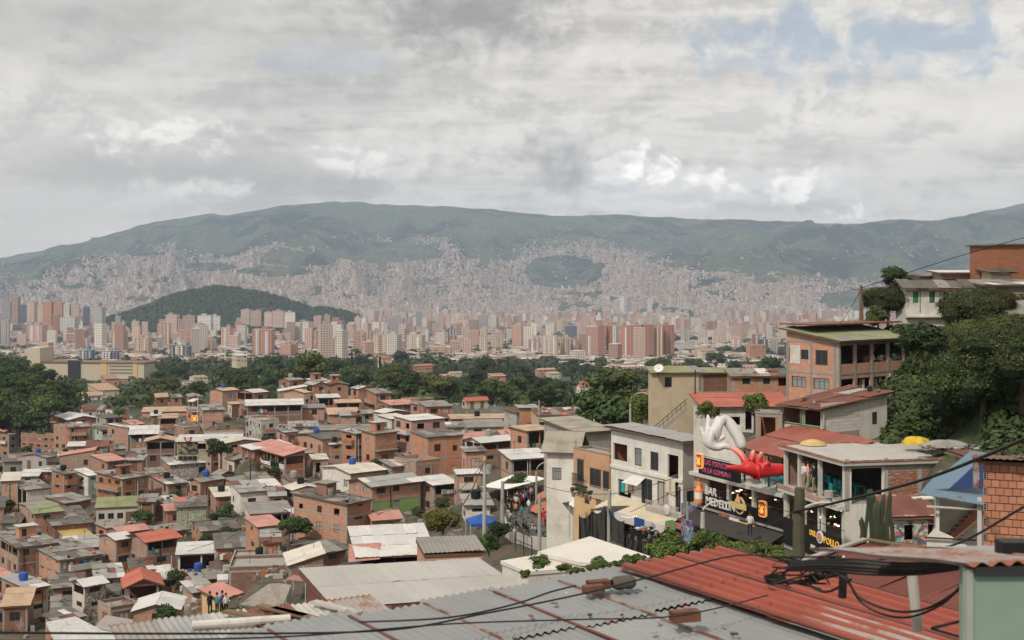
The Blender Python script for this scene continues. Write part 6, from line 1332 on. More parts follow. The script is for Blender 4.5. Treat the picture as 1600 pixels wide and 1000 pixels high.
# ---- giant hands, each one continuous skin
def skin_mesh(name, verts, edges, radii, mat, sub=2, root=0):
    me = bpy.data.meshes.new(name); me.from_pydata(verts, edges, []); o = bpy.data.objects.new(name+'_src', me); COL.objects.link(o)
    o.modifiers.new('s', 'SKIN'); sv = me.skin_vertices[0].data
    for i, rr_ in enumerate(radii): sv[i].radius = (rr_, rr_*.9); sv[i].use_root = (i == root)
    o.modifiers['s'].use_smooth_shade = True; q = o.modifiers.new('u', 'SUBSURF'); q.levels = sub; q.render_levels = sub
    dg = bpy.context.evaluated_depsgraph_get(); dg.update(); m2 = bpy.data.meshes.new_from_object(o.evaluated_get(dg), depsgraph=dg); bpy.data.objects.remove(o); bpy.data.meshes.remove(me); m2.name = name
    m2.materials.clear(); m2.materials.append(mat); return m2
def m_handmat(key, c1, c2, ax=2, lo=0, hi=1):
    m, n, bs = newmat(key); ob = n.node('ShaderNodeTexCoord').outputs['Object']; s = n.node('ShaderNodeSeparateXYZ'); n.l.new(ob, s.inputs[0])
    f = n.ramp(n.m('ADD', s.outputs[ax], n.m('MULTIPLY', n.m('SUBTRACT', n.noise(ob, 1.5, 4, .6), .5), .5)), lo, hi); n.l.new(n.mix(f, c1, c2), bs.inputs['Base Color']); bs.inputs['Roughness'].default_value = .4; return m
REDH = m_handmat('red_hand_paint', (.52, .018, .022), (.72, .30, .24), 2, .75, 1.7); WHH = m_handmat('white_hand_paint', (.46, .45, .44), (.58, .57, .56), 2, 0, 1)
def hand(name, o_, V, E, Rr, mat, label, scale=1.0):
    me = skin_mesh(name, V, E, [q_*scale for q_ in Rr], mat); o = bpy.data.objects.new(name, me); link(o); o.location = o_; return tag(o, label, 'sculpture')
# red hand lies palm-up along the terrace edge, wrist at the street corner, fingers towards the white wall  (pixels of the photo -> metres at 88-90 m)
def HP(px, py, D=88.5, o=(1180, 740)): return ((px-o[0])/FPX*88.5, D-88.5, (o[1]-py)/FPX*88.5)
V = [HP(1228,736,88.6),HP(1205,736,88.6),HP(1188,737,88.5),HP(1170,737,88.4),   # 0 wrist end,1,2 palm,3 palm front
     HP(1158,733,88.2),HP(1145,731,88.0),HP(1131,729.5,88.0),                    # 4-6 long finger pointing along the parapet
     HP(1165,725,88.6),HP(1160,714,88.9),HP(1152,707,89.2),HP(1145,704,89.4),                    # 7-10 finger reaching up to the white hand
     HP(1175,725,88.9),HP(1178,715,89.2),HP(1180,707,89.3),                                     # 11-13 short upright finger
     HP(1184,724,88.7),HP(1188,716,88.7),HP(1191,708,88.7),                                # 14-16
     HP(1194,727,88.2),HP(1200,722,88.0)]                                            # 17-18 thumb mound
E = [(0,1),(1,2),(2,3),(3,4),(4,5),(5,6),(3,7),(7,8),(8,9),(9,10),(3,11),(11,12),(12,13),(2,14),(14,15),(15,16),(2,17),(17,18)]
hand('giant_hand', P(1180,740,88.5)+Vector((0,-.2,.1)), V, E, [.40,.42,.5,.46,.26,.20,.12,.24,.21,.18,.12,.2,.17,.11,.2,.18,.12,.25,.18], REDH, 'giant glossy red hand sculpture lying open on the terrace edge', 1.3)
V = [HP(1168,712,90.4),HP(1166,698,90.6),HP(1158,684,90.8),HP(1148,668,91),HP(1140,662,91),                 # 0-4 forearm rising out of the red hand and bending over
     HP(1132,668,90.6),HP(1124,680,90.3),HP(1112,690,90.1),HP(1113,702,90.0),HP(1126,706,89.9),          # 5-9 back of the hand, palm, reaching down
     HP(1138,702,89.8),HP(1147,708,89.8),                                                           # 10-11 index finger touching the red finger
     HP(1113,680,90.6),HP(1115,664,90.8),HP(1114,656,90.9),                                        # 12-14 upright finger
     HP(1107,688,90.6),HP(1103,676,90.8),                                              # 15-16
     HP(1128,664,90.8),HP(1132,657,90.8),HP(1128,694,90.2),HP(1140,688,90.2)]                         # 17-20
E = [(0,1),(1,2),(2,3),(3,4),(4,5),(5,6),(6,7),(7,8),(8,9),(9,10),(10,11),(7,12),(12,13),(13,14),(7,15),(15,16),(5,17),(17,18),(6,19),(19,20)]
hand('giant_hand', P(1180,740,88.5)+Vector((0,0,.1)), V, E, [.34,.38,.40,.38,.33,.34,.40,.48,.42,.28,.22,.14,.2,.15,.09,.15,.09,.2,.13,.26,.17], WHH, 'giant white hand sculpture arching down with fingers touching the red hand', 1.15)
# ---- lit spider signs, bottle and emblem
def rrect(b, w, h_, r_, y0, y1, m, n=5):
    pts = []
    for cx, cz, a0 in ((w/2-r_, h_/2-r_, 0), (-w/2+r_, h_/2-r_, 90), (-w/2+r_, -h_/2+r_, 180), (w/2-r_, -h_/2+r_, 270)):
        for i in range(n+1): t = R(a0+90*i/n); pts.append((cx+r_*math.cos(t), cz+r_*math.sin(t)))
    b.poly([(x, y0, z) for x, z in pts][::-1], None, m); b.poly([(x, y1, z) for x, z in pts], None, m)
    for i in range(len(pts)): j = (i+1) % len(pts); b.poly([(pts[i][0], y0, pts[i][1]), (pts[i][0], y1, pts[i][1]), (pts[j][0], y1, pts[j][1]), (pts[j][0], y0, pts[j][1])], None, m)
SB = emat('sign_border', (.9, .42, .15), .5); SR = emat('sign_red', (.32, .02, .01), .25); SY = emat('sign_spider', (.95, .55, .08), .7)
def spider_sign(px, py, D, ang, w, h_, label):
    r = empty('spider_sign', P(px, py, D), ang, label, 'sign'); b = MB(); rrect(b, w, h_, w*.22, -.08, .08, SB); b.build('border', r); b = MB(); rrect(b, w*.8, h_*.84, w*.16, -.11, -.081, SR); b.build('panel', r)
    b = MB(); k = w; y = -.13
    def bl(cx, cz, rx, rz_): b.poly([(cx+rx*math.cos(-t*.6283), y, cz+rz_*math.sin(-t*.6283)) for t in range(10)], None, SY)
    bl(0, .02*k, .1*k, .13*k); bl(0, -.2*k, .11*k, .17*k); bl(0, .2*k, .07*k, .08*k)
    for s in (-1, 1):
        for (x1, z1_, x2, z2_) in ((.22,.18,.16,.42),(.26,.08,.3,.32),(.26,-.08,.3,-.3),(.2,-.15,.16,-.45)): 
            for p_, q_ in (((s*.05*k, z1_*.4*k), (s*x1*k, z1_*k)), ((s*x1*k, z1_*k), (s*x2*k, z2_*k))): b.beam((p_[0], y, p_[1]), (q_[0], y, q_[1]), .012, .05*k, SY)
    b.build('spider_emblem', r); return r
ang7 = math.atan2(-d7.y, -d7.x)
spider_sign(1093.5, 720, 97.3, ang7, .82, 1.15, 'orange lit spider sign hung above the bottle cut-out')
spider_sign(1192, 795, 90.2, ang7, .82, 1.15, 'orange lit spider sign on the lower balcony of the bar')
spider_sign(304, 653.5, 262, R(-5), 1.2, 1.15, 'small orange sign on the white roof of the far sports bar')
b = MB(); r = empty('bottle_cutout', P(1092, 786, 97.5), ang7, 'tall orange bottle cut-out on the brick pier beside the bar lettering', 'sign'); b.lathe([(.01,0),(.3,.02),(.32,.1),(.32,1.0),(.14,1.35),(.11,1.75),(.13,1.78),(.01,1.8)], emat('bottle_amber', (.75, .22, .04), .15), 14); b.build('bottle', r, smooth=True); b = MB(); b.lathe([(.33,.35),(.33,.85)], WHITE, 14); b.build('bottle_label', r); b = MB(); b.lathe([(.14,1.7),(.14,1.85),(.01,1.86)], T_['red'], 12); b.build('bottle_cap', r)
r = empty('round_bar_sign', P(1156, 790, 92), ang7, 'gold badge-shaped bar sign in the middle of the balcony', 'sign'); b = MB(); b.M = Matrix.Rotation(math.pi/2, 4, 'X'); b.lathe([(.62,-.05),(.62,.05),(.01,.06)], PL['y'], 20); b.build('disc', r); b = MB(); b.M = Matrix.Rotation(math.pi/2, 4, 'X'); b.lathe([(.5,.062),(.48,.1),(.01,.1)], BLACK, 20); b.build('dark_inset', r)
b = MB(); b.box(-.95, .95, -.16, -.11, -.22, .2, m_plain('gold_ribbon', (.62, .5, .2), streak=False)); b.build('ribbon', r); b = MB(); b.poly([(-.35,-.18,.25),(.35,-.18,.25),(0,-.18,.95)], None, PL['y']); b.build('crest', r)
# ---- wires on short poles, black pillar, street lamps
def lamp(px, py, D, h_, reach, side, label):
    r = empty('street_lamp', P(px, py, D), 0, label, 'street lamp'); b = MB(); b.tube([(0,0,-1),(0,0,h_*.5),(0,0,h_*.8)], [.16,.14,.12], POLE, 8); b.build('pole', r, smooth=True)
    b = MB(); b.tube([(0,0,h_*.78)]+[(side*reach*(1-math.cos(t*math.pi/2/6)), 0, h_*.8+h_*.2*math.sin(t*math.pi/2/6)) for t in range(7)]+[(side*reach*1.3, 0, h_*.985)], .055, FRAMEW, 7); b.build('lamp_arm', r, smooth=True)
    b = MB(); b.obox((side*reach*1.45, 0, h_*.975), (reach*.35, .2, .1), FRAMEW); b.build('lamp_head', r); return r
lamp(1098, 868, 76, 3.2, 1.0, 1, 'curved arm street lamp in front of the black awning')
lamp(985, 675, 150, 4.6, 1.4, 1, 'street lamp with arched arm behind the white corner house roof')
lamp(1251, 872, 60, 2.6, 1.2, 1, 'small arched lamp beside the mossy pillar')
lamp(838, 800, 152, 6.0, 1.6, 1, 'street lamp arching over the top of the plaza')
def upole(px, ybot, ytop, D, rad, label, mat=None, cross=True, name='utility_pole'):
    r = empty(name, P(px, ybot, D), 0, label, 'utility pole'); h_ = (ybot-ytop)/FPX*D; b = MB(); b.tube([(0,0,-1.5),(0,0,h_*.5),(.03,0,h_)], [rad*1.15, rad, rad*.8], mat or POLE, 10); b.build('pole', r, smooth=True)
    if cross:
        b = MB(); b.box(-.9, .9, -.06, .06, h_-.5, h_-.4, WOOD); b.build('crossarm', r)
        for x in (-.8, -.3, .3, .8):
            b = MB(); b.lathe([(.04,0),(.06,.05),(.03,.1),(.05,.15),(.01,.18)], BR['d'], 8, (x, 0, h_-.4)); b.build('insulator', r)
    return r, h_
up1, hh = upole(757, 845, 714, 128, .2, 'tall concrete pole with grey transformer beside the blue canopy'); b = MB(); b.lathe([(.01,0),(.32,.02),(.34,.8),(.3,.95),(.01,1.0)], m_plain('transformer_grey', (.4,.41,.41)), 14, (.45, 0, hh-1.7)); b.build('transformer', up1, smooth=True)
upole(785, 832, 752, 132, .22, 'thick pointed concrete pole at the plaza edge', cross=False); upole(843, 842, 772, 124, .17, 'pale concrete pole in front of the orange parasol roof', cross=False)
upole(952, 846, 765, 96, .16, 'pale concrete pole in front of the striped awning', cross=False); upole(1345, 512, 445, 122, .13, 'dark wooden pole with crossarm beside the hillside tree', mat=WOOD)
upole(1347, 512, 470, 120, .1, 'short wooden pole leaning behind the dark one', mat=WOOD, cross=False); upole(325, 810, 765, 205, .14, 'brown wooden pole among the brick houses', mat=WOOD, cross=False); upole(928, 700, 655, 150, .12, 'grey pole with slanting struts over the asbestos roofs')
upole(391, 770, 715, 214, .1, 'thin dark pole beside the banner house', mat=DARKM, cross=False); upole(309, 650, 618, 330, .1, 'thin mast with white ball at the tree edge', mat=WHITE, cross=False); upole(352, 560, 538, 1200, .5, 'tall lattice antenna mast in front of the city', mat=WHITE, cross=False); upole(1086, 655, 578, 138, .08, 'thin dark post against the cream block house', mat=DARKM, cross=False); upole(842, 652, 625, 230, .1, 'grey pole on the cream block house roof')
MOSS = m_plain('mossy_pillar', (.10, .095, .06), dark=(.04, .045, .02), var=.5)
upole(1248, 900, 762, 34, .16, 'thick mossy dark pole in front of the restaurant', mat=MOSS, cross=False)
r = empty('roof_vent', P(1295, 785, 77), 0, 'grey cowled chimney vent poking up before the open hall', 'vent'); b = MB(); b.tube([(0,0,-.3),(0,0,.5)], .2, POLE, 12); b.build('pipe', r); b = MB(); b.lathe([(.3,.3),(.28,.5),(.26,.7),(.01,.72)], CONC, 14); b.build('cowl', r); b = MB(); b.tube([(-.2,0,.1),(-1.2,-.2,-.2),(-1.9,-.3,-1.1)], .1, POLE, 10); b.build('elbow_pipe', r, smooth=True)
# columnar cacti
CACT = m_plain('cactus_green', (.06, .075, .045), dark=(.03, .038, .022), var=.35)
for i, (px, yb, yt, D, rad) in enumerate([(1363,862,764,37,.17),(1372,862,782,36,.14),(1380,862,772,36,.1),(1388,860,768,36,.09),(1354,862,765,38,.07),(1344,860,812,37,.06),(1349,858,808,37,.07),(1392,850,775,36,.08)]):
    h_ = (yb-yt)/FPX*D; V = []; F = []; n = 20
    for j in range(9):
        t = j/8; zz = h_*t; rr_ = rad*.68*(1.0 if j < 8 else .35)*(1+.05*math.sin(j*2.1+i))
        for k in range(n): q = rr_*(1.12 if k % 2 else .86); V.append((q*math.cos(k/n*6.283)+.05*math.sin(j*.6+i), q*math.sin(k/n*6.283), zz))
    F = [(j*n+k, j*n+(k+1) % n, (j+1)*n+(k+1) % n, (j+1)*n+k) for j in range(8) for k in range(n)]
    o = link(bpy.data.objects.new('cactus', np_mesh('cactus', np.array(V), np.array(F), [CACT]))); o.location = P(px, yb, D)
    tag(o, ['thickest green columnar cactus of the clump', 'shorter thick cactus joined to the thickest one', 'slim cactus just right of the thick pair', 'outer slim cactus of the tall clump', 'thin tall cactus leaning against the white wall', 'knee-high cactus at the edge of the dark red roof', 'short pointed cactus beside the smallest one', 'thin cactus nearest to the mural house'][i], 'cactus', 'columnar cacti behind the dark red roof')
# ---- mural house with rust roof, white stair house under the blue roof
H_(1393,1397,1462,808,862,58,6,1,'4','4','shed','U',rise=.45,over=.2,lmax=3,win=False,frame=False,label='small mural painted house with rusty granular roof',name='mural_house',wins={'R':[(.24,.5,.45,.7,'open'),(.8,.1,.3,1.1,'open')]},messy=.2,sw=.6)
b = MB(); rd = random.Random(15)
for i in range(7): b.obox((rd.uniform(-1, 1.3), rd.uniform(-.1, .2), rd.uniform(0, .15)), (rd.uniform(.5, 1.1), .16, .06), rd.choice([PL['w'], T_['tan'], PL['k']]), Matrix.Rotation(rd.uniform(.2, .9), 4, 'Z') @ Matrix.Rotation(.15, 4, 'X'))
o = b.build('loose_planks'); o.location = P(1408, 782, 60); tag(o, 'loose pale planks lying along the edge of the rusty roof', kind='stuff')
r8 = root_at(1462, 862, 44, -17, 'blue_roofed_house', 'white walled stair house under a folded sky-blue metal roof', 'house')
b = MB(); zz = lambda py, D=44: (862-py)/FPX*D; X = lambda px, D=44: (px-1462)/FPX*D
b.box(0, 1.75, 1.6, 1.7, -1, 1.9, PL['w']); b.box(-.0, .08, 0, 1.6, -1, 2.0, PL['w']); b.poly([(-.3,-.3,-1),(1.6,-.3,-1),(1.6,-.3,.0),(.5,-.3,.62),(-.05,-.3,.85),(-.3,-.3,.55)], None, PL['w']); b.box(-.3, 1.6, -.29, .0, -1, -.1, PL['w'])
part(r8, 'wall', b)
for i in range(8):
    b = MB(); b.box(.4+i*.14, .4+i*.14+.4, 1.2, 1.6, .2+i*.16, .36+i*.16, BR['r']); b.build('step', r8)
b = MB(); b.box(.0, .12, -.1, .02, .5, 2.05, PL['w']); b.box(1.32, 1.46, -.5, -.36, -.5, 2.0, CONCL); b.box(1.6,1.7,-.3,-.2,-.5,1.9,PL['w']); part(r8, 'post', b)
b = MB(); b.beam((-.3,-.42,1.62),(1.5,-.42,1.6),.06,.06,CONCL); b.beam((-.35,-.42,.55),(1.3,-.42,.55),.05,.05,DARKM); b.beam((.55,-.42,.5),(1.35,-.42,1.25),.05,.05,WOOD); part(r8, 'rail_pipe', b)
b = MB(); plane_deck(b, [(-.55,-.6,2.08),(1.85,-.75,1.78),(1.95,1.2,2.15),(.2,1.9,2.55)], .03, T_['blue']); part(r8, 'lower_roof_plane', b)
b = MB(); plane_deck(b, [(-.4,.0,2.12),(.45,.0,2.2),(1.75,1.3,3.3),(1.2,1.6,3.3)], .03, T_['blue']); b.poly([(.45,-.02,2.2),(1.75,-.02,2.25),(1.75,1.3,3.25)], None, m_plain('deep_blue_wall', (.015, .035, .12), var=.1)); part(r8, 'upper_roof_plane', b)
# ---- top right houses
H_(1411,1415,1512,448,494,122,10,1,'w','w','gx','D',rise=.5,over=.5,lmax=8,frame=False,label='white hillside house with green shutters and thin dark roof',name='white_house',win=False,wins={'L':[(.1,.9,1.2,1.5,'open')],'R':[(.115,1.25,.6,1.1,'n'),(.38,1.25,.6,1.1,'n'),(.6,1.3,.6,1.0,'open')]})
rW = HOUSES[-1]
for (u, w_) in ((.115,.6),(.38,.6)):
    b = MB(); b.box(u*6+0, u*6+w_, .02, .06, 1.25, 2.35, GREENW); b.build('green_shutter', rW)
b = MB(); 
for u in (1.45, 3.5): b.box(u, u+.07, -.03, 0, .3, 3.1, GREENW)
b.box(-.05, 6, -.5, 0, -.12, 0, PL['w']); b.build('floor_ledge', rW)
H_(1505,1535,1640,446,520,124,14,2,'g','r','shed','X',rise=.4,over=.4,frame=False,win=False,label='red brick house with grey lattice-like upper wall behind the round tree',name='brick_house')
H_(1467,1470,1535,427,440,134,8,1,'o','r','shed','W',rise=.3,over=.6,win=False,label='low brick upper storey with white roof edge on the hilltop',name='brick_house')
H_(1435,1438,1470,433,442,136,8,1,'o','o','shed','X',rise=.3,win=False,label='small brick roof structure with tin sheet on the hilltop',name='brick_house')
H_(1524,1530,1640,384,426,132,8,1,'r','r','shed','D',rise=.3,low='L',over=.4,win=False,frame=False,label='high windowless brown brick box on top of the hill',name='brick_house')
H_(1545,1549,1580,426,440,130,8,1,'c','c','shed','D',rise=.2,win=True,label='narrow cream storey below the brown brick box',name='brick_house')
H_(1558,1562,1640,492,512,112,10,1,'w','r','shed','G',rise=.9,over=.5,label='low house with grey roofs half hidden by the big tree',name='brick_house')
r = empty('outdoor_stair', P(1404,510,120), 0, 'white concrete steps going down beside the white hillside house', 'stairway'); b = MB()
for i in range(9): b.box(-1.0+i*.17, -.75+i*.17, -.4, .4, -.2+i*.15, -.02+i*.15, CONCL)
b.build('steps', r)
H_(1010,1014,1090,493,499,160,6,1,'w','w','shed','Z',rise=.1,over=.3,win=False,label='thin pale roof strip in front of the hazy city',name='roof_shed') if False else None
# ---- hillside trees
RTT = random.Random(31)
for (px, py, D, rad, h_, kind, lab) in [
 (1535,690,86,3.6,6.8,'big','great spreading dark tree covering the right slope'),(1600,680,84,3.6,7.4,'big','dense dark tree at the right picture edge on the slope'),(1555,610,92,3.4,5.4,'bigfresh','tall tree with lighter yellow-green top on the slope'),(1610,590,94,3.2,5.0,'big','tree filling the picture edge below the hilltop houses'),
 (1518,532,112,2.9,4.6,'big','round dark tree in front of the white hillside house'),(1545,500,114,2.2,3.0,'big','smaller round tree leaning on the red brick house'),(1452,545,108,2.0,2.2,'dark','dark bushy tree left of the round tree on the slope'),
 (1388,515,124,2.3,4.4,'big','open branched tree beside the dark wooden pole'),(1402,470,125,1.7,3.4,'dark','upper tier of foliage above the open branched tree'),(1372,512,120,1.6,2.2,'mid','bush at the foot of the hillside tree'),(1440,560,104,2.6,3.0,'dark','shadowy bush behind the open galleries'),
 (1180,676,124,1.7,4.0,'fresh','slim young tree in front of the white rendered house'),(1108,662,130,1.5,2.4,'fresh','small round green tree by the outdoor stair'),(945,655,200,5.2,8.0,'olive','yellow-green round tree crown in the dark grove'),(945,668,165,5.0,5.4,'dark','large dark shrub beside the grey pole'),(1015,668,150,2.6,4.2,'fresh','bright green bush beside the cream block house'),(1003,672,158,2.2,3.2,'fresh','bright bush next to the arched street lamp'),
 (1475,655,90,2.4,2.6,'dark','weedy bush on the dark bank beside the galleries'),(1430,668,90,1.6,1.5,'mid','low weeds clump behind the yellow tarpaulin'),(1530,690,90,2.6,3.0,'big','low overhanging branches behind the slab roof')]:
    x = (px-800)/FPX*D; tree(x, D, (HZ-py)/FPX*D, rad, h_, kind, RTT, label=lab)
# weeds on the slope
rg = np.random.default_rng(12); px = rg.uniform(1385, 1660, 3800); D = np.where(px > 1545, rg.uniform(48, 120, 3800), rg.uniform(89, 120, 3800)); lumps('slope_weeds', (px-800)/FPX, D, rg.uniform(.25, .7, 3800), LEAF['dark'], 9, 30)
# ================================================================ plaza, awnings and people
PZ = -26.9
def at_z(px, py, z): return P(px, py, z*FPX/(HZ-py))
def slab(name, pts, z, t, mat, label=None, kind=None, cat=None, parent=None):
    b = MB(); q = [at_z(px, py, z) for px, py in pts]; 
    if sum((q[i].x*q[(i+1) % len(q)].y-q[(i+1) % len(q)].x*q[i].y) for i in range(len(q))) < 0: q = q[::-1]
    plane_deck(b, q, t, mat); o = b.build(name, parent); return tag(o, label, cat, None, kind)
slab('plaza_pavement', [(786,800),(789,822),(800,836),(826,847),(860,850),(930,851),(960,845),(950,815),(915,795),(893,776),(868,766),(835,762),(815,770),(796,784)], PZ, .3, ASPH, kind='structure')
slab('street', [(930,851),(960,845),(1080,848),(1130,870),(1060,890),(960,862)], -19.6, .3, ASPH, kind='structure')
edge = [at_z(px, py, PZ) for px, py in [(786,795),(787,812),(793,827),(806,839),(826,847),(860,850.5),(930,852)]]
r = empty('retaining_wall', edge[0], 0, 'curved concrete wall round the lower edge of the plaza', 'wall'); b = MB(); o0 = edge[0]
for i in range(len(edge)-1): b.beam(edge[i]-o0+Vector((0,0,-1.0)), edge[i+1]-o0+Vector((0,0,-1.0)), .35, 3.2, CONCL)
b.build('wall', r); b = MB()
for i in range(len(edge)-1):
    p, q = edge[i]-o0+Vector((0,0,.6)), edge[i+1]-o0+Vector((0,0,.6)); n = max(1, int((q-p).length/1.3))
    for k in range(n): c = p.lerp(q, k/n); b.box(c.x-.03, c.x+.03, c.y-.03, c.y+.03, c.z, c.z+1.1, DARKM)
    b.beam(p+Vector((0,0,1.1)), q+Vector((0,0,1.1)), .05, .05, DARKM); b.beam(p+Vector((0,0,.55)), q+Vector((0,0,.55)), .04, .04, DARKM)
b.build('railing', r)
# people -----------------------------------------------------------------
SK = [m_plain('skin_light', (.45, .28, .2), streak=False, var=.05), m_plain('skin_brown', (.25, .14, .09), streak=False, var=.05)]
HAIR = m_plain('hair_dark', (.02, .015, .012), streak=False)
def cloth(n, c): return m_plain('cloth_'+n, c, streak=False, var=.1)
CL = {'white': cloth('white', (.66,.65,.64)), 'black': cloth('black', (.02,.02,.022)), 'red': cloth('red', (.45,.04,.04)), 'pink': cloth('pink', (.6,.28,.3)), 'blue': cloth('blue', (.08,.14,.3)), 'teal': cloth('teal', (.05,.25,.25)),
      'grey': cloth('grey', (.25,.25,.26)), 'green': cloth('green', (.06,.2,.08)), 'khaki': cloth('khaki', (.3,.25,.15)), 'orange': cloth('orange', (.6,.25,.12)), 'denim': cloth('denim', (.09,.13,.2))}
def person_mesh(name, pose):
    hip = .92 if pose != 'sit' else .5; V = [(0,0,hip),(0,.01,hip+.22),(0,0,hip+.46),(0,0,hip+.56),(0,-.01,hip+.66),(0,-.02,hip+.76)]; E = [(0,1),(1,2),(2,3),(3,4),(4,5)]; Rr = [.15,.135,.15,.055,.095,.085]
    for s in (-1, 1):
        i = len(V); st = {'walk': .22*s, 'stand': .03*s, 'lean': .05*s}.get(pose, 0)
        if pose == 'sit': L_ = [(.1*s,-.02,.48),(.12*s,-.45,.5),(.12*s,-.45,.06),(.12*s,-.6,.03)]
        else: L_ = [(.1*s,0,hip-.06),(.11*s,-st*.6-.03,.48),(.11*s,-st+.04,.07),(.11*s,-st-.14,.03)]
        V += L_; E += [(0,i),(i,i+1),(i+1,i+2),(i+2,i+3)]; Rr += [.09,.065,.045,.04]
        i = len(V); A_ = {'walk': [(.19*s,0,hip+.45),(.25*s,.1*s,hip+.18),(.24*s,-.12+.1*s,hip-.02),(.24*s,-.17+.1*s,hip-.08)], 'sit': [(.19*s,0,hip+.45),(.24*s,-.1,hip+.2),(.14*s,-.32,hip+.12),(.12*s,-.38,hip+.1)]}.get(pose,
            [(.19*s,0,hip+.45),(.27*s,-.02,hip+.2),(.2*s,-.25,hip+.22),(.17*s,-.32,hip+.24)] if s > 0 else [(.19*s,0,hip+.45),(.24*s,.02,hip+.17),(.24*s,-.04,hip-.08),(.24*s,-.06,hip-.15)])
        V += A_; E += [(2,i),(i,i+1),(i+1,i+2),(i+2,i+3)]; Rr += [.06,.047,.035,.03]
    me = skin_mesh(name, V, E, Rr, SK[0], 1); me.materials.append(CL['white']); me.materials.append(CL['denim'])
    for p in me.polygons:
        z = p.center.z; x = abs(p.center.x)
        if hip+.02 < z < hip+.53 and (x < .23 or z > hip+.2): p.material_index = 1
        elif z <= hip+.02 and z > .08 and x < .21: p.material_index = 2
        else: p.material_index = 0
    return me, hip
PM = {k: person_mesh('person_'+k, k) for k in ('stand', 'walk', 'sit', 'lean')}
hb = MB(); hb.lathe([(.01,.1),(.075,.07),(.1,0),(.095,-.06),(.07,-.09)], HAIR, 10); HAIRM = hb.data('hair', True)
RP = random.Random(77); PEOPLE = []
def person(px, py, z, pose, shirt, legs, label, face=None, grp='people on the plaza', scale=None):
    p = at_z(px, py, z); me, hip = PM[pose]; s = scale or RP.uniform(.94, 1.06)
    o = bpy.data.objects.new('person', me); link(o); o.location = p; o.rotation_euler.z = face if face is not None else RP.uniform(0, 6.28); o.scale = (s,)*3
    for i, m in enumerate((RP.choice(SK), CL[shirt], CL[legs])): o.material_slots[i].link = 'OBJECT'; o.material_slots[i].material = m
    h = bpy.data.objects.new('hair', HAIRM); link(h, o); h.location = (0, .015, hip+.78); tag(o, label, 'person', grp); PEOPLE.append(o)
pl = [(826,803,'walk','white','denim','person in white top and jeans striding across the middle of the plaza'),(815,812,'stand','teal','denim','person in teal top standing alone on the plaza asphalt'),(806,808,'stand','orange','black','person in pale orange top at the plaza wall'),(797,800,'sit','white','black','person in white sitting on the plaza wall corner'),
 (793,812,'sit','white','grey','person in white seated on the curved wall'),(797,822,'stand','white','denim','person in white leaning over the curved wall'),(806,828,'sit','black','denim','seated person in black at the lower wall'),(818,831,'sit','black','black','crouching person in black near the lower wall'),(832,834,'sit','white','black','seated person with white top and dark hair by the pale pole'),
 (822,836,'sit','black','grey','person in black sitting low beside the white-topped one'),(849,820,'stand','red','red','person in red with a white band standing by the stall'),(853,826,'walk','red','black','person in red bending under the orange parasol'),(861,822,'stand','white','denim','person in white at the stall by the orange parasol'),(855,838,'sit','green','black','person in green sitting behind the lower railing'),
 (862,840,'sit','black','black','person in black sitting behind the railing'),(877,838,'stand','grey','black','person in grey by the net fence gate'),(886,840,'stand','pink','denim','person in pink top with jeans near the dark net'),(893,838,'walk','blue','khaki','person in blue near the dark net'),(900,842,'stand','black','khaki','person in black near the dark net'),
 (871,826,'stand','white','khaki','person in white between the two canopies'),(830,783,'stand','pink','denim','person in pink in the crowd at the back'),(834,778,'stand','white','black','person in white at the back of the crowd')]
for a in pl: person(a[0], a[1], PZ, a[2], a[3], a[4], a[5])
RP.seed(5)
cols = ['white', 'black', 'black', 'red', 'pink', 'grey', 'white', 'blue', 'black']
seen_l = {}
for i in range(44):
    t = (i % 26)/25; px = 793+t*44+RP.uniform(-2, 2); py = 799-t*20+RP.uniform(-2.5, 2.5)+(i//26)*3; c = RP.choice(cols); ps = RP.choice(['stand', 'sit', 'stand', 'lean'])
    person(px, py, PZ, ps, c, RP.choice(['denim', 'black', 'khaki']), f"{'seated' if ps == 'sit' else 'standing'} spectator in {c} in the crowd along the planted edge of the plaza", grp='crowd along the plaza edge')
person(1102, 884, -15.4, 'stand', 'pink', 'black', 'person in pink seen between the bushes above the red roof', grp='people in the street')
person(1172, 838, zf(838, 88)*1+c7.z, 'stand', 'white', 'black', 'person in white leaning behind the black awning', grp='people in the street')
person(1217, 729, c7.z+z1, 'stand', 'pink', 'denim', 'person in pale pink on the teal furnished terrace', grp='people on the terraces')
for (px, py, c, l) in [(1256,751,'white','person in white inside the open upper hall'),(1262,752,'pink','person in pink inside the open upper hall'),(1272,756,'black','person in black cap inside the open upper hall')]: person(px, py+12, -14.0, 'stand', c, 'khaki', l, grp='people on the terraces')
for (px, c, l) in [(339,'teal','person in teal on the small green terrace'),(347,'blue','person in blue on the small green terrace'),(353,'white','person in white on the small green terrace'),(328,'black','person in black at the railing of the green terrace')]: person(px, 961, -26.0, 'stand', c, 'black', l, grp='people on the green terrace')
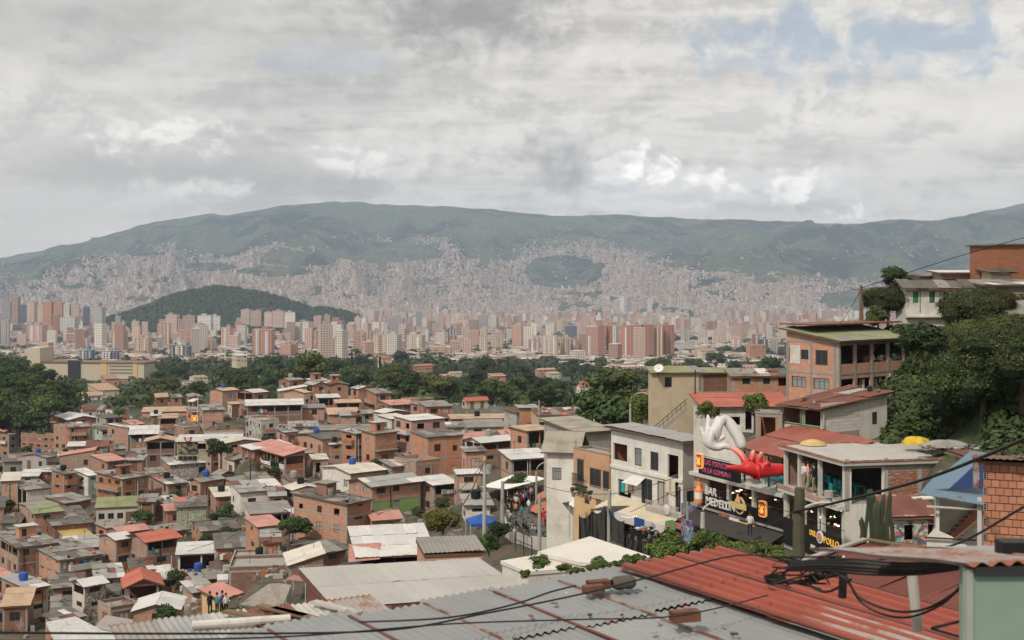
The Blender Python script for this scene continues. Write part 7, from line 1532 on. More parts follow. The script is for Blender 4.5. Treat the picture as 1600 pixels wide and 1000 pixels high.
# tents and awnings ---------------------------------------------------------
def canopy(name, pts, mat, label, posts=True, t=.05, D_=None, cat='canopy', ph=2.6):
    q = [P(*p) for p in pts]; c = sum(q, Vector())/len(q); lo = min(p.z for p in q)-ph
    r = empty(name, (c.x, c.y, lo), 0, label, cat); b = MB(); q = [p-Vector((c.x, c.y, lo)) for p in q]
    if sum((q[i].x*q[(i+1) % len(q)].y-q[(i+1) % len(q)].x*q[i].y) for i in range(len(q))) < 0: q = q[::-1]
    plane_deck(b, q, t, mat); b.build('canopy_sheet', r)
    if posts:
        for p in q: b = MB(); p2 = p*1.0; b.tube([(p.x*.95, p.y*.95, -.3), (p.x*.95, p.y*.95, p.z-t)], .045, FRAMEW, 6); b.build('post', r)
    return r
WT = m_plain('white_canvas', (.74,.73,.71), streak=False, var=.12)
canopy('tent', [(752,760,160),(792,764,150),(853,748,158),(840,744,170),(800,742,176)], WT, 'big white stretched tent roof over the steps above the plaza', ph=3.5)
r = empty('gazebo', P(754,838,131), .2, 'bright blue pop-up gazebo with pointed top below the plaza', 'gazebo'); b = MB(); s = 1.5
for p, q in (((-s,-s),(s,-s)),((s,-s),(s,s)),((s,s),(-s,s)),((-s,s),(-s,-s))): b.poly([(p[0],p[1],1.6),(q[0],q[1],1.6),(0,0,2.35)], None, BLUEC); b.poly([(q[0],q[1],1.58),(p[0],p[1],1.58),(0,0,2.33)], None, BLUEC); b.poly([(p[0],p[1],1.3),(q[0],q[1],1.3),(q[0],q[1],1.6),(p[0],p[1],1.6)], None, BLUEC)
b.build('canopy_cover', r)
for x in (-s, s):
    for y in (-s, s): b = MB(); b.box(x-.03, x+.03, y-.03, y+.03, -.6, 1.6, FRAMEW); b.build('leg', r)
r = empty('kiosk', P(851,826,144), .3, 'orange-red pyramid roofed kiosk on the plaza', 'kiosk'); b = MB(); s = 1.55; OR = m_plain('orange_canvas', (.48, .17, .1), streak=False)
for p, q in (((-s,-s),(s,-s)),((s,-s),(s,s)),((s,s),(-s,s)),((-s,s),(-s,-s))): b.poly([(p[0],p[1],2.1),(q[0],q[1],2.1),(0,0,3.1)], None, OR); b.poly([(q[0],q[1],2.08),(p[0],p[1],2.08),(0,0,3.08)], None, OR)
b.build('roof', r); b = MB(); b.box(-1.1, 1.1, -1.1, -.9, 0, 1.0, WOOD); b.box(-1.1, -.9, -.9, 1.0, 0, 1.0, WOOD); b.box(-1.1, 1.1, .9, 1.0, 0, 2.0, DARKM); b.build('counter', r)
for x in (-s, s):
    for y in (-s, s): b = MB(); b.box(x*.93-.04, x*.93+.04, y*.93-.04, y*.93+.04, -.2, 2.15, WOOD); b.build('post', r)
canopy('canopy', [(840,772,152),(852,766,150),(856,776,146),(836,780,147)], OR, 'small peach awning behind the orange kiosk', ph=2)
canopy('canopy', [(855,778,132),(889,779,128),(876,771,136),(858,772,136)], WT, 'white sail awning at the foot of the tall white wall')
canopy('canopy', [(858,779,128),(892,790,122),(893,777,126)], BLACK, 'black triangular shade sail under the white awning', posts=False)
canopy('canopy', [(891,780,126),(921,785,120),(896,792,118),(889,788,122)], WT, 'white square awning beside the flowerpot ramp')
canopy('canopy', [(838,838,132),(868,836,132),(872,842,130),(842,846,130)], BLACK, 'low dark awning frame inside the railing', ph=.6)
canopy('canopy', [(374,944,100),(440,952,94),(455,914,104),(436,911,112),(420,912,110)], T_['beige'], 'beige corrugated canopy over the small green terrace', ph=2.4)
canopy('canopy', [(446,905,118),(478,908,112),(486,902,126),(458,898,128)], T_['pink'], 'pink and white awning beneath the beige shed roof', ph=2)
slab('terrace_floor', [(322,966),(372,966),(384,950),(330,950)], -26.0, .4, m_plain('artificial_turf', (.04, .11, .03), streak=False), label='small green carpeted roof terrace with people', cat='terrace')


hp = purple_; b = MB(); b.poly([(-1.4,-1.1,1.0),(1.5,-1.05,1.12),(2.0,2.2,1.95),(-1.0,2.4,1.9)], None, T_['pink']); b.build('pink_roof_strip', hp)
# green netting wall
b = MB(); q = [P(687,850,112),P(700,856,108),(P(720,858,107)),P(741,848,112)]; q2 = [P(687,863,112),P(702,868,108),P(722,869,107),P(738,860,112)]
for i in range(3): b.poly([q2[i], q2[i+1], q[i+1], q[i]], None, m_plain('green_tarp', (.02, .27, .17), streak=False))
o = b.build('tarpaulin'); tag(o, 'bright green tarpaulin strung as a low wall beside the bronze leaved tree', 'tarpaulin')
# dark net fence along the street
NET = m_plain('dark_net', (.055, .055, .05), dark=(.015, .016, .015), streak=False, var=.6, scale=1.6)
r = empty('net_fence', P(905,848,100), 0, 'dark shade-net fence along the street above the pale flat roof', 'fence'); o0 = Vector(r.location)
pts = [(905,806,841,104),(925,798,846,101),(945,792,852,97),(951,793,853,96),(975,815,862,92),(980,838,865,91),(1000,842,872,88),(1020,836,880,85)]
b = MB()
for i in range(len(pts)-1):
    a, c = pts[i], pts[i+1]; K_ = 8; tp = [P(a[0]+(c[0]-a[0])*k/K_, a[1]+(c[1]-a[1])*k/K_+7*math.sin(math.pi*k/K_), a[3]+(c[3]-a[3])*k/K_+.35*math.sin(k*1.9+i))-o0 for k in range(K_+1)]; bt = [P(a[0]+(c[0]-a[0])*k/K_, a[2]+(c[2]-a[2])*k/K_+2*math.sin(k*2.1), a[3]+(c[3]-a[3])*k/K_+.5*math.sin(k*1.3+i*2))-o0 for k in range(K_+1)]
    for k in range(K_): b.poly([bt[k], bt[k+1], tp[k+1], tp[k]], None, NET)
    b.tube([P(a[0],a[2]+4,a[3])-o0, P(a[0],a[1]-2,a[3])-o0], .04, DARKM, 6)
b.build('netting', r); b = MB(); b.poly([P(920,797,101)-o0, P(962,800,96)-o0, P(986,790,98)-o0, P(985,770+20,99)-o0, P(945,791,103)-o0], None, NET); b.build('shade_net', r)
b = MB()
for i in range(8): b.lathe([(.01,0),(.025,.02),(.025,.04),(.01,.05)], LIT, 6, tuple(P(972+i*3.2, 806+.25*(3.5-i)**2*-.6+3, 92)-o0))
b.build('festoon_bulb', r)['kind'] = 'stuff'
# motorbikes --------------------------------------------------------------
def moto_meshes():
    w = MB(); w.M = Matrix.Rotation(math.pi/2, 4, 'X'); 
    for i in range(16):
        a, c = i/16*6.283, (i+1)/16*6.283; w.beam((.27*math.cos(a), .27*math.sin(a), 0), (.27*math.cos(c), .27*math.sin(c), 0), .07, .09, BLACK)
    for i in range(5): a = i/5*6.283; w.beam((0,0,0), (.25*math.cos(a), .25*math.sin(a), 0), .03, .03, FRAMEW)
    return w.data('wheel')
WHM = moto_meshes()
def moto(px, py, D, rz_, m, label, z=None):
    r = empty('motorbike', P(px, py, D), rz_, label, 'motorbike', 'motorbikes parked at the kerb')
    for x in (-.62, .62): o = bpy.data.objects.new('wheel', WHM); link(o, r); o.location = (x, 0, .31)
    b = MB(); b.tube([(-.62,0,.31),(-.1,0,.42),(.2,0,.45)], .05, DARKM); b.obox((.02,0,.42), (.4,.24,.3), DARKM); b.build('engine', r)
    b = MB(); b.lathe([(.01,-.24),(.12,-.2),(.15,0),(.1,.2),(.01,.24)], m, 10); o = b.build('fuel_tank', r, smooth=True); o.rotation_euler.y = math.pi/2; o.location = (.15, 0, .78); o.scale.z = 1.1
    b = MB(); b.obox((-.35,0,.78), (.6,.24,.1), BLACK, Matrix.Rotation(.08, 4, 'Y')); b.build('seat', r)
    b = MB(); b.tube([(.62,0,.31),(.42,0,.95)], .035, FRAMEW); b.tube([(.42,-.34,1.02),(.42,0,.97),(.42,.34,1.02)], .02, BLACK); b.build('handlebar', r); b = MB(); b.lathe([(.01,0),(.1,.04),(.11,.12),(.01,.14)], WHITE, 10); o = b.build('headlight', r); o.location = (.47, 0, .86); o.rotation_euler.y = math.pi/2
for i, (px, py, D, a, m, l) in enumerate([(994,843,94,.5,WHITE,'white motorbike parked in front of the green shop sign'),(1004,846,92,.6,T_['red'],'red motorbike between the white one and the shop door'),(1013,842,95,.4,BLACK,'black motorbike closest to the green canopy'),(1068,868,84,1.1,BLACK,'dark motorbike parked by the purple mural'),(1076,872,82,1.3,DARKM,'second dark motorbike near the bushes'),(790,832,130,.7,BLACK,'black motorbike under the curved plaza wall'),(775,836,129,.5,WHITE,'white motorbike below the plaza wall')]): moto(px, py, D, a, m, l)
canopy('canopy', [(1036,838,92),(1060,846,86),(1052,812,94),(1040,814,96)], GREENW, 'dark green folding canopy in front of the red menu board', ph=1.5)
canopy('canopy', [(1040,822,93),(1070,828,90),(1072,818,96),(1046,815,97)], T_['red'], 'red and green striped stall roof by the purple mural', ph=1.6)
b = MB(); b.box(-.05,.05,-.05,.05,-1,3.2,POLE); b.box(-.06,.06,-.6,.6,.4,2.0,MUR['5']); o = b.build('banner'); o.location = P(1074,860,84); o.rotation_euler.z = .5; tag(o, 'purple and orange advertising banner standing beside the parked motorbikes', 'banner')
# flower pots of the yellow house
b = MB(); b.lathe([(.01,0),(.14,0),(.2,.35),(.01,.34)], BR['r'], 10); POTM = b.data('pot')
for i, (px, py) in enumerate([(896,776),(903,775),(909,777),(915,780),(921,782)]):
    r = empty('potted_plant', P(px, py, 113-i*.6), 0, ['flowerpot highest on the ramp of the yellow house', 'second flowerpot down the ramp of the yellow house', 'middle flowerpot on the ramp of the yellow house', 'flowerpot before the last on the ramp of the yellow house', 'lowest flowerpot on the ramp of the yellow house'][i], 'potted plant', 'flowerpots on the ramp'); o = bpy.data.objects.new('pot', POTM); link(o, r); c = bpy.data.objects.new('foliage', CR['shrub'][i % 3]); link(c, r); c.scale = (.35,.35,.4); c.location = (0,0,.6)
# parasol behind the slab roof
r = empty('parasol', P(1270,703,88), 0, 'pale yellow parasol peeping over the slab roof edge', 'parasol'); b = MB(); b.tube([(0,0,-1.6),(0,0,.9)], .03, WOOD); b.build('pole', r); b = MB(); b.lathe([(.95,.38),(.8,.52),(.4,.68),(.01,.75)], m_plain('parasol_cloth', (.62,.46,.2), streak=False), 10); b.build('parasol_cover', r)
# far sports bar and the banner house ---------------------------------------

b = MB(); b.box(.2, 4.1, -.3, -.1, h9-2.4, h9-.1, m_mural('mural_dark_faces', 31.0, [(.3,.26,.2),(.25,.2,.1)], (.02,.02,.022), .7)); part(r9, 'dark_portrait_board', b)
b = MB(); b.box(-.2, 12.5, -.75, -.7, h9+.05, h9+.35, WHITE); b.box(4.3, 12.6, -.8, -.75, h9-.35, h9-.05, PL['w']); part(r9, 'fascia', b)
b = MB(); 
for k in range(4): b.box(.3+k*.95, 1.12+k*.95, -.12, -.06, .9, 2.0, GLASS); 
part(r9, 'strip_window', b); b = MB(); rr = R(180)
b.M = Matrix.Translation((2.3, -.85, h9+.55)); b.poly([(-.75,0,.5),(-.95,0,.25),(-.4,0,-.5),(.4,0,-.5),(.95,0,.25),(.75,0,.5),(0,0,.3)], None, T_['red']); b.poly([(-.45,-.03,.25),(-.3,-.03,-.3),(.3,-.03,-.3),(.45,-.03,.25)], None, PL['w']); part(r9, 'bull_head_sign', b)

Fb = faces_of(W10, L10)['L'][0]; b = MB(); b.M = Fb; zb = h10/2; b.box(.2, L10-.2, -.14, -.06, zb+.05, zb+.95, PL['w']); part(r10, 'banner', b); b = MB(); b.M = Fb; b.box(L10*.06, L10*.86, -.17, -.14, zb+.0, zb+1.0, BLACK); part(r10, 'banner_dark_strip', b)
text(r10, 'Ancestral', Fb @ Matrix.Translation((L10*.47, -.2, zb+.5)), 1.25, emat('banner_letters', (.8,.78,.75), .25), ext=.01, bold=.03)
rd = random.Random(2)
for i in range(7):
    o = bpy.data.objects.new('gallery_plant', CR['shrub'][i % 3]); link(o, r10, Fb @ Matrix.Translation((L10*(i+.5)/7, .2, zb+1.15)) @ Matrix.Diagonal((.7, .5, .45, 1)))

# smoke drifting near the tree belt
m = bpy.data.materials.new('smoke'); m.use_nodes = True; n = NT(m.node_tree); n.n.clear(); ob = n.node('ShaderNodeTexCoord').outputs['Object']
vs = n.node('ShaderNodeVolumePrincipled'); vs.inputs['Color'].default_value = (.7,.75,.8,1); d = n.m('MULTIPLY', n.ramp(n.v('LENGTH', ob), .2, 1.0, 1, 0), n.ramp(n.noise(ob, 2.2, 4, .6), .4, .7)); n.put(vs.inputs['Density'], n.m('MULTIPLY', d, .05)); n.l.new(vs.outputs[0], n.node('ShaderNodeOutputMaterial').inputs['Volume'])
b = MB(); b.lathe([(.01,-1),(.6,-.8),(1,0),(.6,.8),(.01,1)], m, 12); o = b.build('smoke'); o.location = P(765, 648, 300); o.scale = (7, 7, 4.5); o['kind'] = 'stuff'
# ================================================================ roofs and cables right below the camera
T_['pale'] = m_tin('tin_pale_grey', (.43,.415,.385), amt=.03, var=.14); T_['maroon'] = m_tin('tin_maroon', (.17,.045,.032), rust=(.09,.03,.022), amt=.35, var=.3); T_['bluegrey'] = m_tin('tin_blue_grey', (.25,.26,.268), rust=(.30,.09,.045), amt=.16, var=.2, sc=1.0)
T_['tomato'] = m_tin('tin_tomato', (.33,.075,.048), rust=(.19,.11,.09), amt=.28, var=.4); T_['streaky'] = m_tin('tin_streaked', (.33,.305,.28), rust=(.26,.085,.045), amt=.6, var=.3)
def corr_mesh(name, w, l, pitch, amp, mat, kind='sine', nl=6):
    nx = int(round(w/pitch)); V = []; F = []; UV = []; xs = []
    if kind == 'sine': k = 8; xs = [(i/k*pitch, amp*math.cos(i/k*6.2832)) for i in range(nx*k+1)]
    else:
        for i in range(nx): x = i*pitch; xs += [(x, 0), (x+pitch*.42, 0), (x+pitch*.5, amp), (x+pitch*.82, amp), (x+pitch*.9, 0)]
        xs.append((nx*pitch, 0))
    rg = random.Random(hash(name) % 1000)
    for j in range(nl+1):
        for x, z in xs: V.append((x, l*j/nl, z+.006*math.sin(j*1.7+x*3)))
    n = len(xs)
    for j in range(nl):
        for i in range(n-1): F.append((j*n+i, j*n+i+1, (j+1)*n+i+1, (j+1)*n+i)); UV += [(xs[i][0]/w, j/nl), (xs[i+1][0]/w, j/nl), (xs[i+1][0]/w, (j+1)/nl), (xs[i][0]/w, (j+1)/nl)]
    return np_mesh(name, np.array(V), np.array(F), [mat], uv=np.array(UV), smooth=(kind == 'sine'))
def frame(O, ex, ey):
    ex, ey = Vector(ex).normalized(), Vector(ey).normalized(); n = ex.cross(ey).normalized(); M = Matrix(((ex.x, ey.x, n.x, 0), (ex.y, ey.y, n.y, 0), (ex.z, ey.z, n.z, 0), (0, 0, 0, 1))); return Matrix.Translation(O) @ M
RFg = random.Random(3)
O_ = Vector((2.58, 15.6, -3.40)); rdir = Vector((.567, -.824, -.02)); edir = Vector((-.824, -.567, .0))
# red roof: x along -edir, y up-slope = -rdir
def roof_sheets(root, start, count, w, length, mat, pitch, amp, kind, jag=.06, gap=0, dz=0, name='roof_sheet', rows=((0, 1),)):
    for i in range(count):
        for (f0, f1) in rows:
            l = length*(f1-f0); me = corr_mesh(name+'_%s_%d' % (mat.name, i), w+.06, l, pitch, amp, mat, kind); e0 = start+w*(i+1)
            O = O_+edir*e0+rdir*(length*f1+RFg.uniform(0, .02)-RFg.uniform(0, jag)); M = frame(O, -edir, -rdir) @ Matrix.Translation((0, 0, dz+.005*(i % 2)+.014*(f0 == 0))) @ rz(RFg.gauss(0, .002))
            o = bpy.data.objects.new('roof_sheet', me); link(o, root, root.matrix_world.inverted() @ M if False else Matrix.Translation(-Vector(root.location)) @ M)
rr = empty('red_tin_roof', O_, 0, 'weathered red corrugated metal roof right below the viewpoint', 'roof'); roof_sheets(rr, 0, 2, .84, 7.0, T_['tomato'], .21, .035, 'trap', dz=.05, jag=.1)
rg_ = empty('grey_tin_roof', O_, 0, 'blue-grey corrugated roof with rusty seams next to the red roof', 'roof'); roof_sheets(rg_, 1.68, 7, .86, 4.6, T_['bluegrey'], .0955, .012, 'sine', jag=.22, rows=((0, .36), (.34, 1)))
for i in range(6):
    b = MB(); e0 = 1.68+.86*(i+1); p = O_+edir*e0+rdir*.05+Vector((0,0,.035)); b.beam(p-O_, p+rdir*4.4-O_, .03, .015, T_['rust']); b.build('seam_strip', rg_)
b = MB(); 
for i in range(3): p = O_+edir*(.84*i)+Vector((0,0,.1)); b.beam(p-O_+rdir*.1, p+rdir*6.9-O_, .035, .012, T_['maroon'])
b.build('seam_strip', rr)
b = MB(); rd = random.Random(44)
for i in range(90): s = rd.uniform(.02, .08); b.obox(rdir*rd.uniform(.1, 6.5)+edir*rd.uniform(.05, 5), (s, s*.6, .012), rd.choice([T_['maroon'], PL['w'], CONC, WOOD, DARKM]), Matrix.Rotation(rd.uniform(0, 6), 4, 'Z'))
o = b.build('roof_dirt'); o.location = O_+Vector((0,0,.06)); o['kind'] = 'stuff'
# rusted lower strip between the two
me = corr_mesh('rusty_sheet', .9, 3.2, .0955, .012, T_['streaky'], 'sine'); o = bpy.data.objects.new('roof_sheet', me); M = frame(O_+edir*1.75+rdir*5.6, -edir, -rdir) @ Matrix.Translation((0,0,.08)); link(o, rg_, Matrix.Translation(-O_) @ M)
b = MB(); q = [O_, O_+rdir*8, O_+rdir*8+edir*8, O_+edir*8]; q = [p-O_+Vector((0,0,-.12)) for p in q]; 
if (q[1]-q[0]).cross(q[3]-q[0]).z < 0: q = q[::-1]
plane_deck(b, [q[0]+Vector((0,0,0)), q[1], q[2], q[3]], 3.0, BR['d']); b.build('wall', rg_)
# hollow bricks and stone weights
def hollow_brick(p, a, label, s=1.0, mat=BR['r']):
    r = empty('hollow_brick', p, a, label, 'brick'); b = MB(); s *= .74; L, W_, H2, t = .33*s, .15*s, .12*s, .012
    b.box(-L/2, L/2, -W_/2, -W_/2+t, 0, H2, mat); b.box(-L/2, L/2, W_/2-t, W_/2, 0, H2, mat); b.box(-L/2, L/2, -W_/2+t, W_/2-t, 0, t, mat); b.box(-L/2, L/2, -W_/2+t, W_/2-t, H2-t, H2, mat); b.box(-L/2, L/2, -.006, .006, t, H2-t, mat); b.box(-L/2, L/2, -W_/2+t, W_/2-t, H2/2-.006, H2/2+.006, mat); o = b.build('shell', r); return r
TB = m_plain('fired_clay', (.17,.075,.045), dark=(.05,.03,.022), var=.5, scale=6, streak=False)
hollow_brick(at_z(935, 927, -3.38)+Vector((0,0,.05)), .35, 'hollow clay brick lying at the rust patch of the grey roof', 1.0, TB); hollow_brick(at_z(927, 934, -3.38)+Vector((0,0,.05)), .35, 'second hollow brick pressed against the one at the rust patch', .9, TB)
hollow_brick(at_z(1070, 980, -3.38)+Vector((0,0,.06)), .25, 'lone hollow brick near the lower edge of the red roof', 1.15, TB); hollow_brick(at_z(545, 953, -8.4), .1, 'reddish brick on the corner of the big pale roof', 1.7, TB)
rg2 = np.random.default_rng(3); V = []; n = 16
for j in range(7):
    for k in range(n): rr_ = .085*(1 if 0 < j < 6 else .6)*(1+rg2.uniform(-.08, .08)); V.append(((j/6-.5)*.26, rr_*math.cos(k/n*6.283), rr_*math.sin(k/n*6.283)*.85+.08))
F = [(j*n+k, j*n+(k+1) % n, (j+1)*n+(k+1) % n, (j+1)*n+k) for j in range(6) for k in range(n)]
me = np_mesh('stone_weight', np.array(V), np.array(F), [m_plain('dark_stone', (.10,.085,.07), streak=False, scale=6)], smooth=True); me2 = bpy.data.objects.new('stone_weight', me); link(me2); me2.location = at_z(974, 922, -3.36); me2.rotation_euler.z = .3; tag(me2, 'rounded dark stone weight beside the hollow bricks', 'stone')
b = MB(); 
for y in (-.13, .13): b.poly([(y, .05*math.cos(-k*.785), .05*math.sin(-k*.785)+.08) for k in range(8)], None, MATS['dark_stone'])
# big pale roof
z = -9.0; A, B_, C_, D_ = [at_z(*p, z) for p in ((522,952),(830,929),(748,873),(466,889))]
r = empty('pale_roofed_building', A+Vector((0,0,-4)), 0, 'building with very large pale grey flat metal roof in the lower middle', 'building'); o0 = Vector(r.location)
b = MB(); plane_deck(b, [p-o0 for p in (A, B_, C_, D_)], .18, T_['rust']); ro = b.build('roof', r)
ex = (B_-A); ey = (D_-A); nx = 5
for i in range(nx):
    for j in range(2):
        p00 = A.lerp(B_, i/nx).lerp(D_.lerp(C_, i/nx), j/2); p10 = A.lerp(B_, (i+1)/nx).lerp(D_.lerp(C_, (i+1)/nx), j/2); p11 = A.lerp(B_, (i+1)/nx).lerp(D_.lerp(C_, (i+1)/nx), (j+1)/2); p01 = A.lerp(B_, i/nx).lerp(D_.lerp(C_, i/nx), (j+1)/2)
        b = MB(); K = 3; up = Vector((0,0,.03+.003*(i % 2)+.004*j))
        for k in range(K):
            a0, a1 = k/K, (k+1)/K; q = [p00.lerp(p10, a0), p00.lerp(p10, a1-.03), p01.lerp(p11, a1-.03), p01.lerp(p11, a0)]; b.poly([x-o0+up for x in q], [(a0,0),(a1,0),(a1,1),(a0,1)], T_['pale'])
            q2 = [p00.lerp(p10, a1-.03), p00.lerp(p10, a1), p01.lerp(p11, a1), p01.lerp(p11, a1-.03)]; b.poly([x-o0+up+Vector((0,0,.003)) for x in q2], [(a1,0),(a1,0),(a1,1),(a1,1)], T_['pale'])
        b.build('roof_sheet', ro)
b = MB(); q = [A.lerp(C_, .04), B_.lerp(D_, .04), C_.lerp(A, .04), D_.lerp(B_, .04)]; plane_deck(b, [p-o0+Vector((0,0,-.2)) for p in q], 5, m_plain('red_painted_wall', (.20,.075,.06))); b.build('wall', r)
b = MB(); e = [A-o0, B_-o0]; b.beam(e[0]+Vector((0,0,-.2)), e[1]+Vector((0,0,-.2)), .12, .18, T_['maroon']); b.build('gutter', r)
# pale concrete roofs towards the street
for nm, pts, z, m, lab in (('flat_roof_house', [(840,862),(922,838),(1016,869),(992,884),(905,878)], -15.4, CONCL, 'house with pale concrete flat roof below the street net'), ('flat_roof_house', [(782,876),(866,862),(938,884),(824,893)], -15.9, CONCL, 'lower pale flat roof with white sheet edge beside the weeds')):
    q = [at_z(px, py, z) for px, py in pts]; c = sum(q, Vector())/len(q); r = empty(nm, c+Vector((0,0,-4)), 0, lab, 'house'); o0 = Vector(r.location); q = [p-o0 for p in q]
    if sum((q[i].x*q[(i+1) % len(q)].y-q[(i+1) % len(q)].x*q[i].y) for i in range(len(q))) < 0: q = q[::-1]
    b = MB(); plane_deck(b, q, .2, m_plain('pale_roof_render', (.60,.575,.53), dark=(.42,.38,.32), var=.18, streak=False, scale=.5)); b.build('roof_slab', r); b = MB(); cc = sum(q, Vector())/len(q); plane_deck(b, [cc+(p-cc)*.96+Vector((0,0,-.2)) for p in q], 5, PL['w']); b.build('wall', r)
r = empty('railing', at_z(808,868,-15.4), 0, 'rusty metal railing frame between the two pale flat roofs', 'railing'); o0 = Vector(r.location)
b = MB(); pr = [at_z(806,857,-15.4), at_z(831,868,-15.4)]
for k in range(3): p = pr[0].lerp(pr[1], k/2)-o0; b.box(p.x-.03, p.x+.03, p.y-.03, p.y+.03, p.z-.2, p.z+1.0, DARKM)
for zz in (.5, 1.0): b.beam(pr[0]-o0+Vector((0,0,zz)), pr[1]-o0+Vector((0,0,zz)), .04, .04, DARKM)
b.build('rails', r)
# small roof between pale roof and the tree, beige
H_(656,664,708,869,884,44,12,1,'o','o','shed','G',rise=.1,over=.04,win=False,label='little flat hut with grey lid behind the big pale roof',name='hut',frame=False,lmax=2)
# dark red roof further right
Z = -5.2; A = at_z(1352,847,Z); ex, ey = Vector((.72,-.69,0)).normalized(), Vector((.69,.72,.02)).normalized(); O = A-ey*8.0; r = empty('maroon_tin_roof', O, 0, 'large dark maroon corrugated roof behind the red roof', 'roof')
for i in range(6):
    for (f0, f1) in ((0, .55), (.54, 1)):
        me = corr_mesh('maroon_sheet_%d%d' % (i, f0 > 0), .96, 8*(f1-f0), .096, .012, T_['maroon'], 'sine'); o = bpy.data.objects.new('roof_sheet', me); link(o, r, Matrix.Translation(-O) @ frame(O+ex*(.9*i)+ey*8*f0, ex, ey) @ Matrix.Translation((0,0,.01*(i % 2)+.012*(f0 == 0))))
b = MB(); plane_deck(b, [Vector((0,0,-.1))+x for x in (Vector(), ex*5.4, ex*5.4+ey*8, ey*8)], 3, BR['d']); b.build('wall', r)
b = MB(); rd = random.Random(5)
for i in range(26): p = ex*rd.uniform(.3, 5)+ey*rd.uniform(1.5, 7.8)+Vector((0,0,.05)); b.obox(p, (rd.uniform(.04,.16), rd.uniform(.03,.09), .02), rd.choice([PL['w'], PL['w'], CONC]), rz(rd.uniform(0, 3)))
o = b.build('paper_litter'); o.location = O; o['kind'] = 'stuff'
b = MB(); b.beam(A-O+Vector((0,0,.06)), A-ey*5-O+Vector((0,0,.06)), .12, .04, CONC); b.beam(A-O+Vector((0,0,.06)), A+ex*4.5-O+Vector((0,0,.06)), .1, .03, WOOD); b.build('ridge_strip', r)
# patched roofs at the lower left
Z = -5.0; p0 = at_z(170, 990, Z); p1 = at_z(575, 944, Z); ex = (p1-p0); lx = ex.length; ex.normalize(); ey = Vector((-ex.y, ex.x, .0)); O = p0-ey*4.5
r = empty('patched_tin_roof', O, 0, 'patchwork of rusty, grey and pinkish roof sheets at the bottom edge', 'roof'); rd = random.Random(10)
for i in range(6):
    for j in range(3):
        w = lx/6; mat = T_[rd.choice(['streaky','streaky','pale','zinc','streaky','rust'])]; me = corr_mesh('patch_sheet_%d%d' % (i, j), w+.1, 1.75, .0955*(w+.1)/(.0955*round((w+.1)/.0955)), .012, mat, 'sine', 3); o = bpy.data.objects.new('roof_sheet', me)
        link(o, r, Matrix.Translation(-O) @ frame(O+ex*(w*i)+ey*(1.5*j)+Vector((0,0,.03*(j)+.015*(i % 2))), ex, ey) @ rz(rd.gauss(0, .012)))
b = MB(); plane_deck(b, [Vector((0,0,-.1))+x for x in (Vector(), ex*lx, ex*lx+ey*4.5, ey*4.5)], 4, BR['o']); b.build('wall', r)
for i in range(11):
    b = MB(); b.box(-.5, .5, -.07, .07, 0, .035, rd.choice([WOOD, CONC, T_['pale']])); o = b.build('loose_plank'); o.location = O+ex*rd.uniform(lx*.45, lx*.85)+ey*rd.uniform(2.2, 4.2)+Vector((0,0,.12)); o.rotation_euler.z = rd.uniform(-.9, .4); tag(o, 'short grey plank lying loose on the patchwork roof', 'plank', 'planks on the patchwork roof')
b = MB(); b.tube([Vector((0,0,0)), Vector((1.3,.35,.0))], .06, PL['w'], 10); o = b.build('roof_pipe'); o.location = at_z(300, 977, -4.85); tag(o, 'white plastic pipe lying on the upper edge of the patchwork roof', 'pipe')
b = MB(); 
# low left white roofs
slab('white_tin_roof', [(72,972),(118,963),(160,985),(198,992),(165,1012),(90,1012)], -22.0, .15, T_['white'], label='large bright white roof in the bottom left corner', cat='roof')
slab('grey_concrete_roof', [(148,980),(165,961),(208,968),(206,984),(198,990)], -23.0, .3, CONC, label='small grey concrete roof beside the bright white roof', cat='roof')
slab('long_scrap_roof', [(232,972),(330,958),(420,948),(425,962),(330,975),(235,988)], -12, .15, T_['zinc'], label='long stained light roof strip above the patchwork roof', cat='roof')
# pale-green house, block house ------------------------------------------------
r = empty('green_walled_house', P(1520,1010,6.6), 0, 'pale green rendered house corner at the lower right picture edge', 'house'); zt = (1010-889)/FPX*6.6; b = MB()
GW = m_plain('green_render', (.19,.27,.215), var=.12, streak=True); b.box(0, 2.2, 0, .2, -3, zt, GW); b.poly([(.07,.2,-3),(.07,.2,zt-.1),(.9,2.3,zt-.5),(.9,2.3,-3)], None, GW); b.build('wall', r); b = MB(); b.box(-.035, .0, -.01, .05, -3, zt, m_plain('grey_green_post', (.3,.34,.3))); b.build('corner_post', r)
ro = empty('house_roof', (0,0,0), 0, parent=r)
me = None
O2 = Vector((-.06, -.05, zt+.03)); 
for i in range(5):
    me = corr_mesh('edge_sheet_%d' % i, .78, 2.2, .0975, .012, T_[['streaky','zinc','zinc','streaky','pale'][i]], 'sine'); o = bpy.data.objects.new('roof_sheet', me); link(o, r, frame(O2+Vector((.72*i, 0, .008*(i % 2))), (1, 0, 0), (-.3, 1, -.175)))
b = MB(); b.box(.0, 2.2, -.03, -.0, zt-.03, zt+.015, DARKM); b.build('eave_board', r)
pass
r = empty('block_wall_house', P(1536,870,26), -R(21), 'orange hollow-block house with rusty roof cut by the right picture edge', 'house'); b = MB(); hB = (870-722)/FPX*26; b.box(.02, 2.6, .02, .3, -1.5, hB, CONC); b.box(.02, 2.6, .3, 3.4, -1.5, hB-.45, CONC); b.build('mortar_core', r)
lb, hb2 = .33, .2; D26 = 26; 
mbk = MB(); mbk.box(.012, lb-.012, -.04, .03, .014, hb2-.014, m_plain('clay_block', (.45,.20,.12), dark=(.30,.15,.10), var=.3, streak=False, scale=2)); dbk = mbk.data('clay_block')
half = MB(); half.box(.008, .155, -.045, .03, .008, hb2-.008, CONC); 
for k in range(3):
    half.box(.03, .13, -.05, -.044, .03+k*.055, .065+k*.055, BLACK)
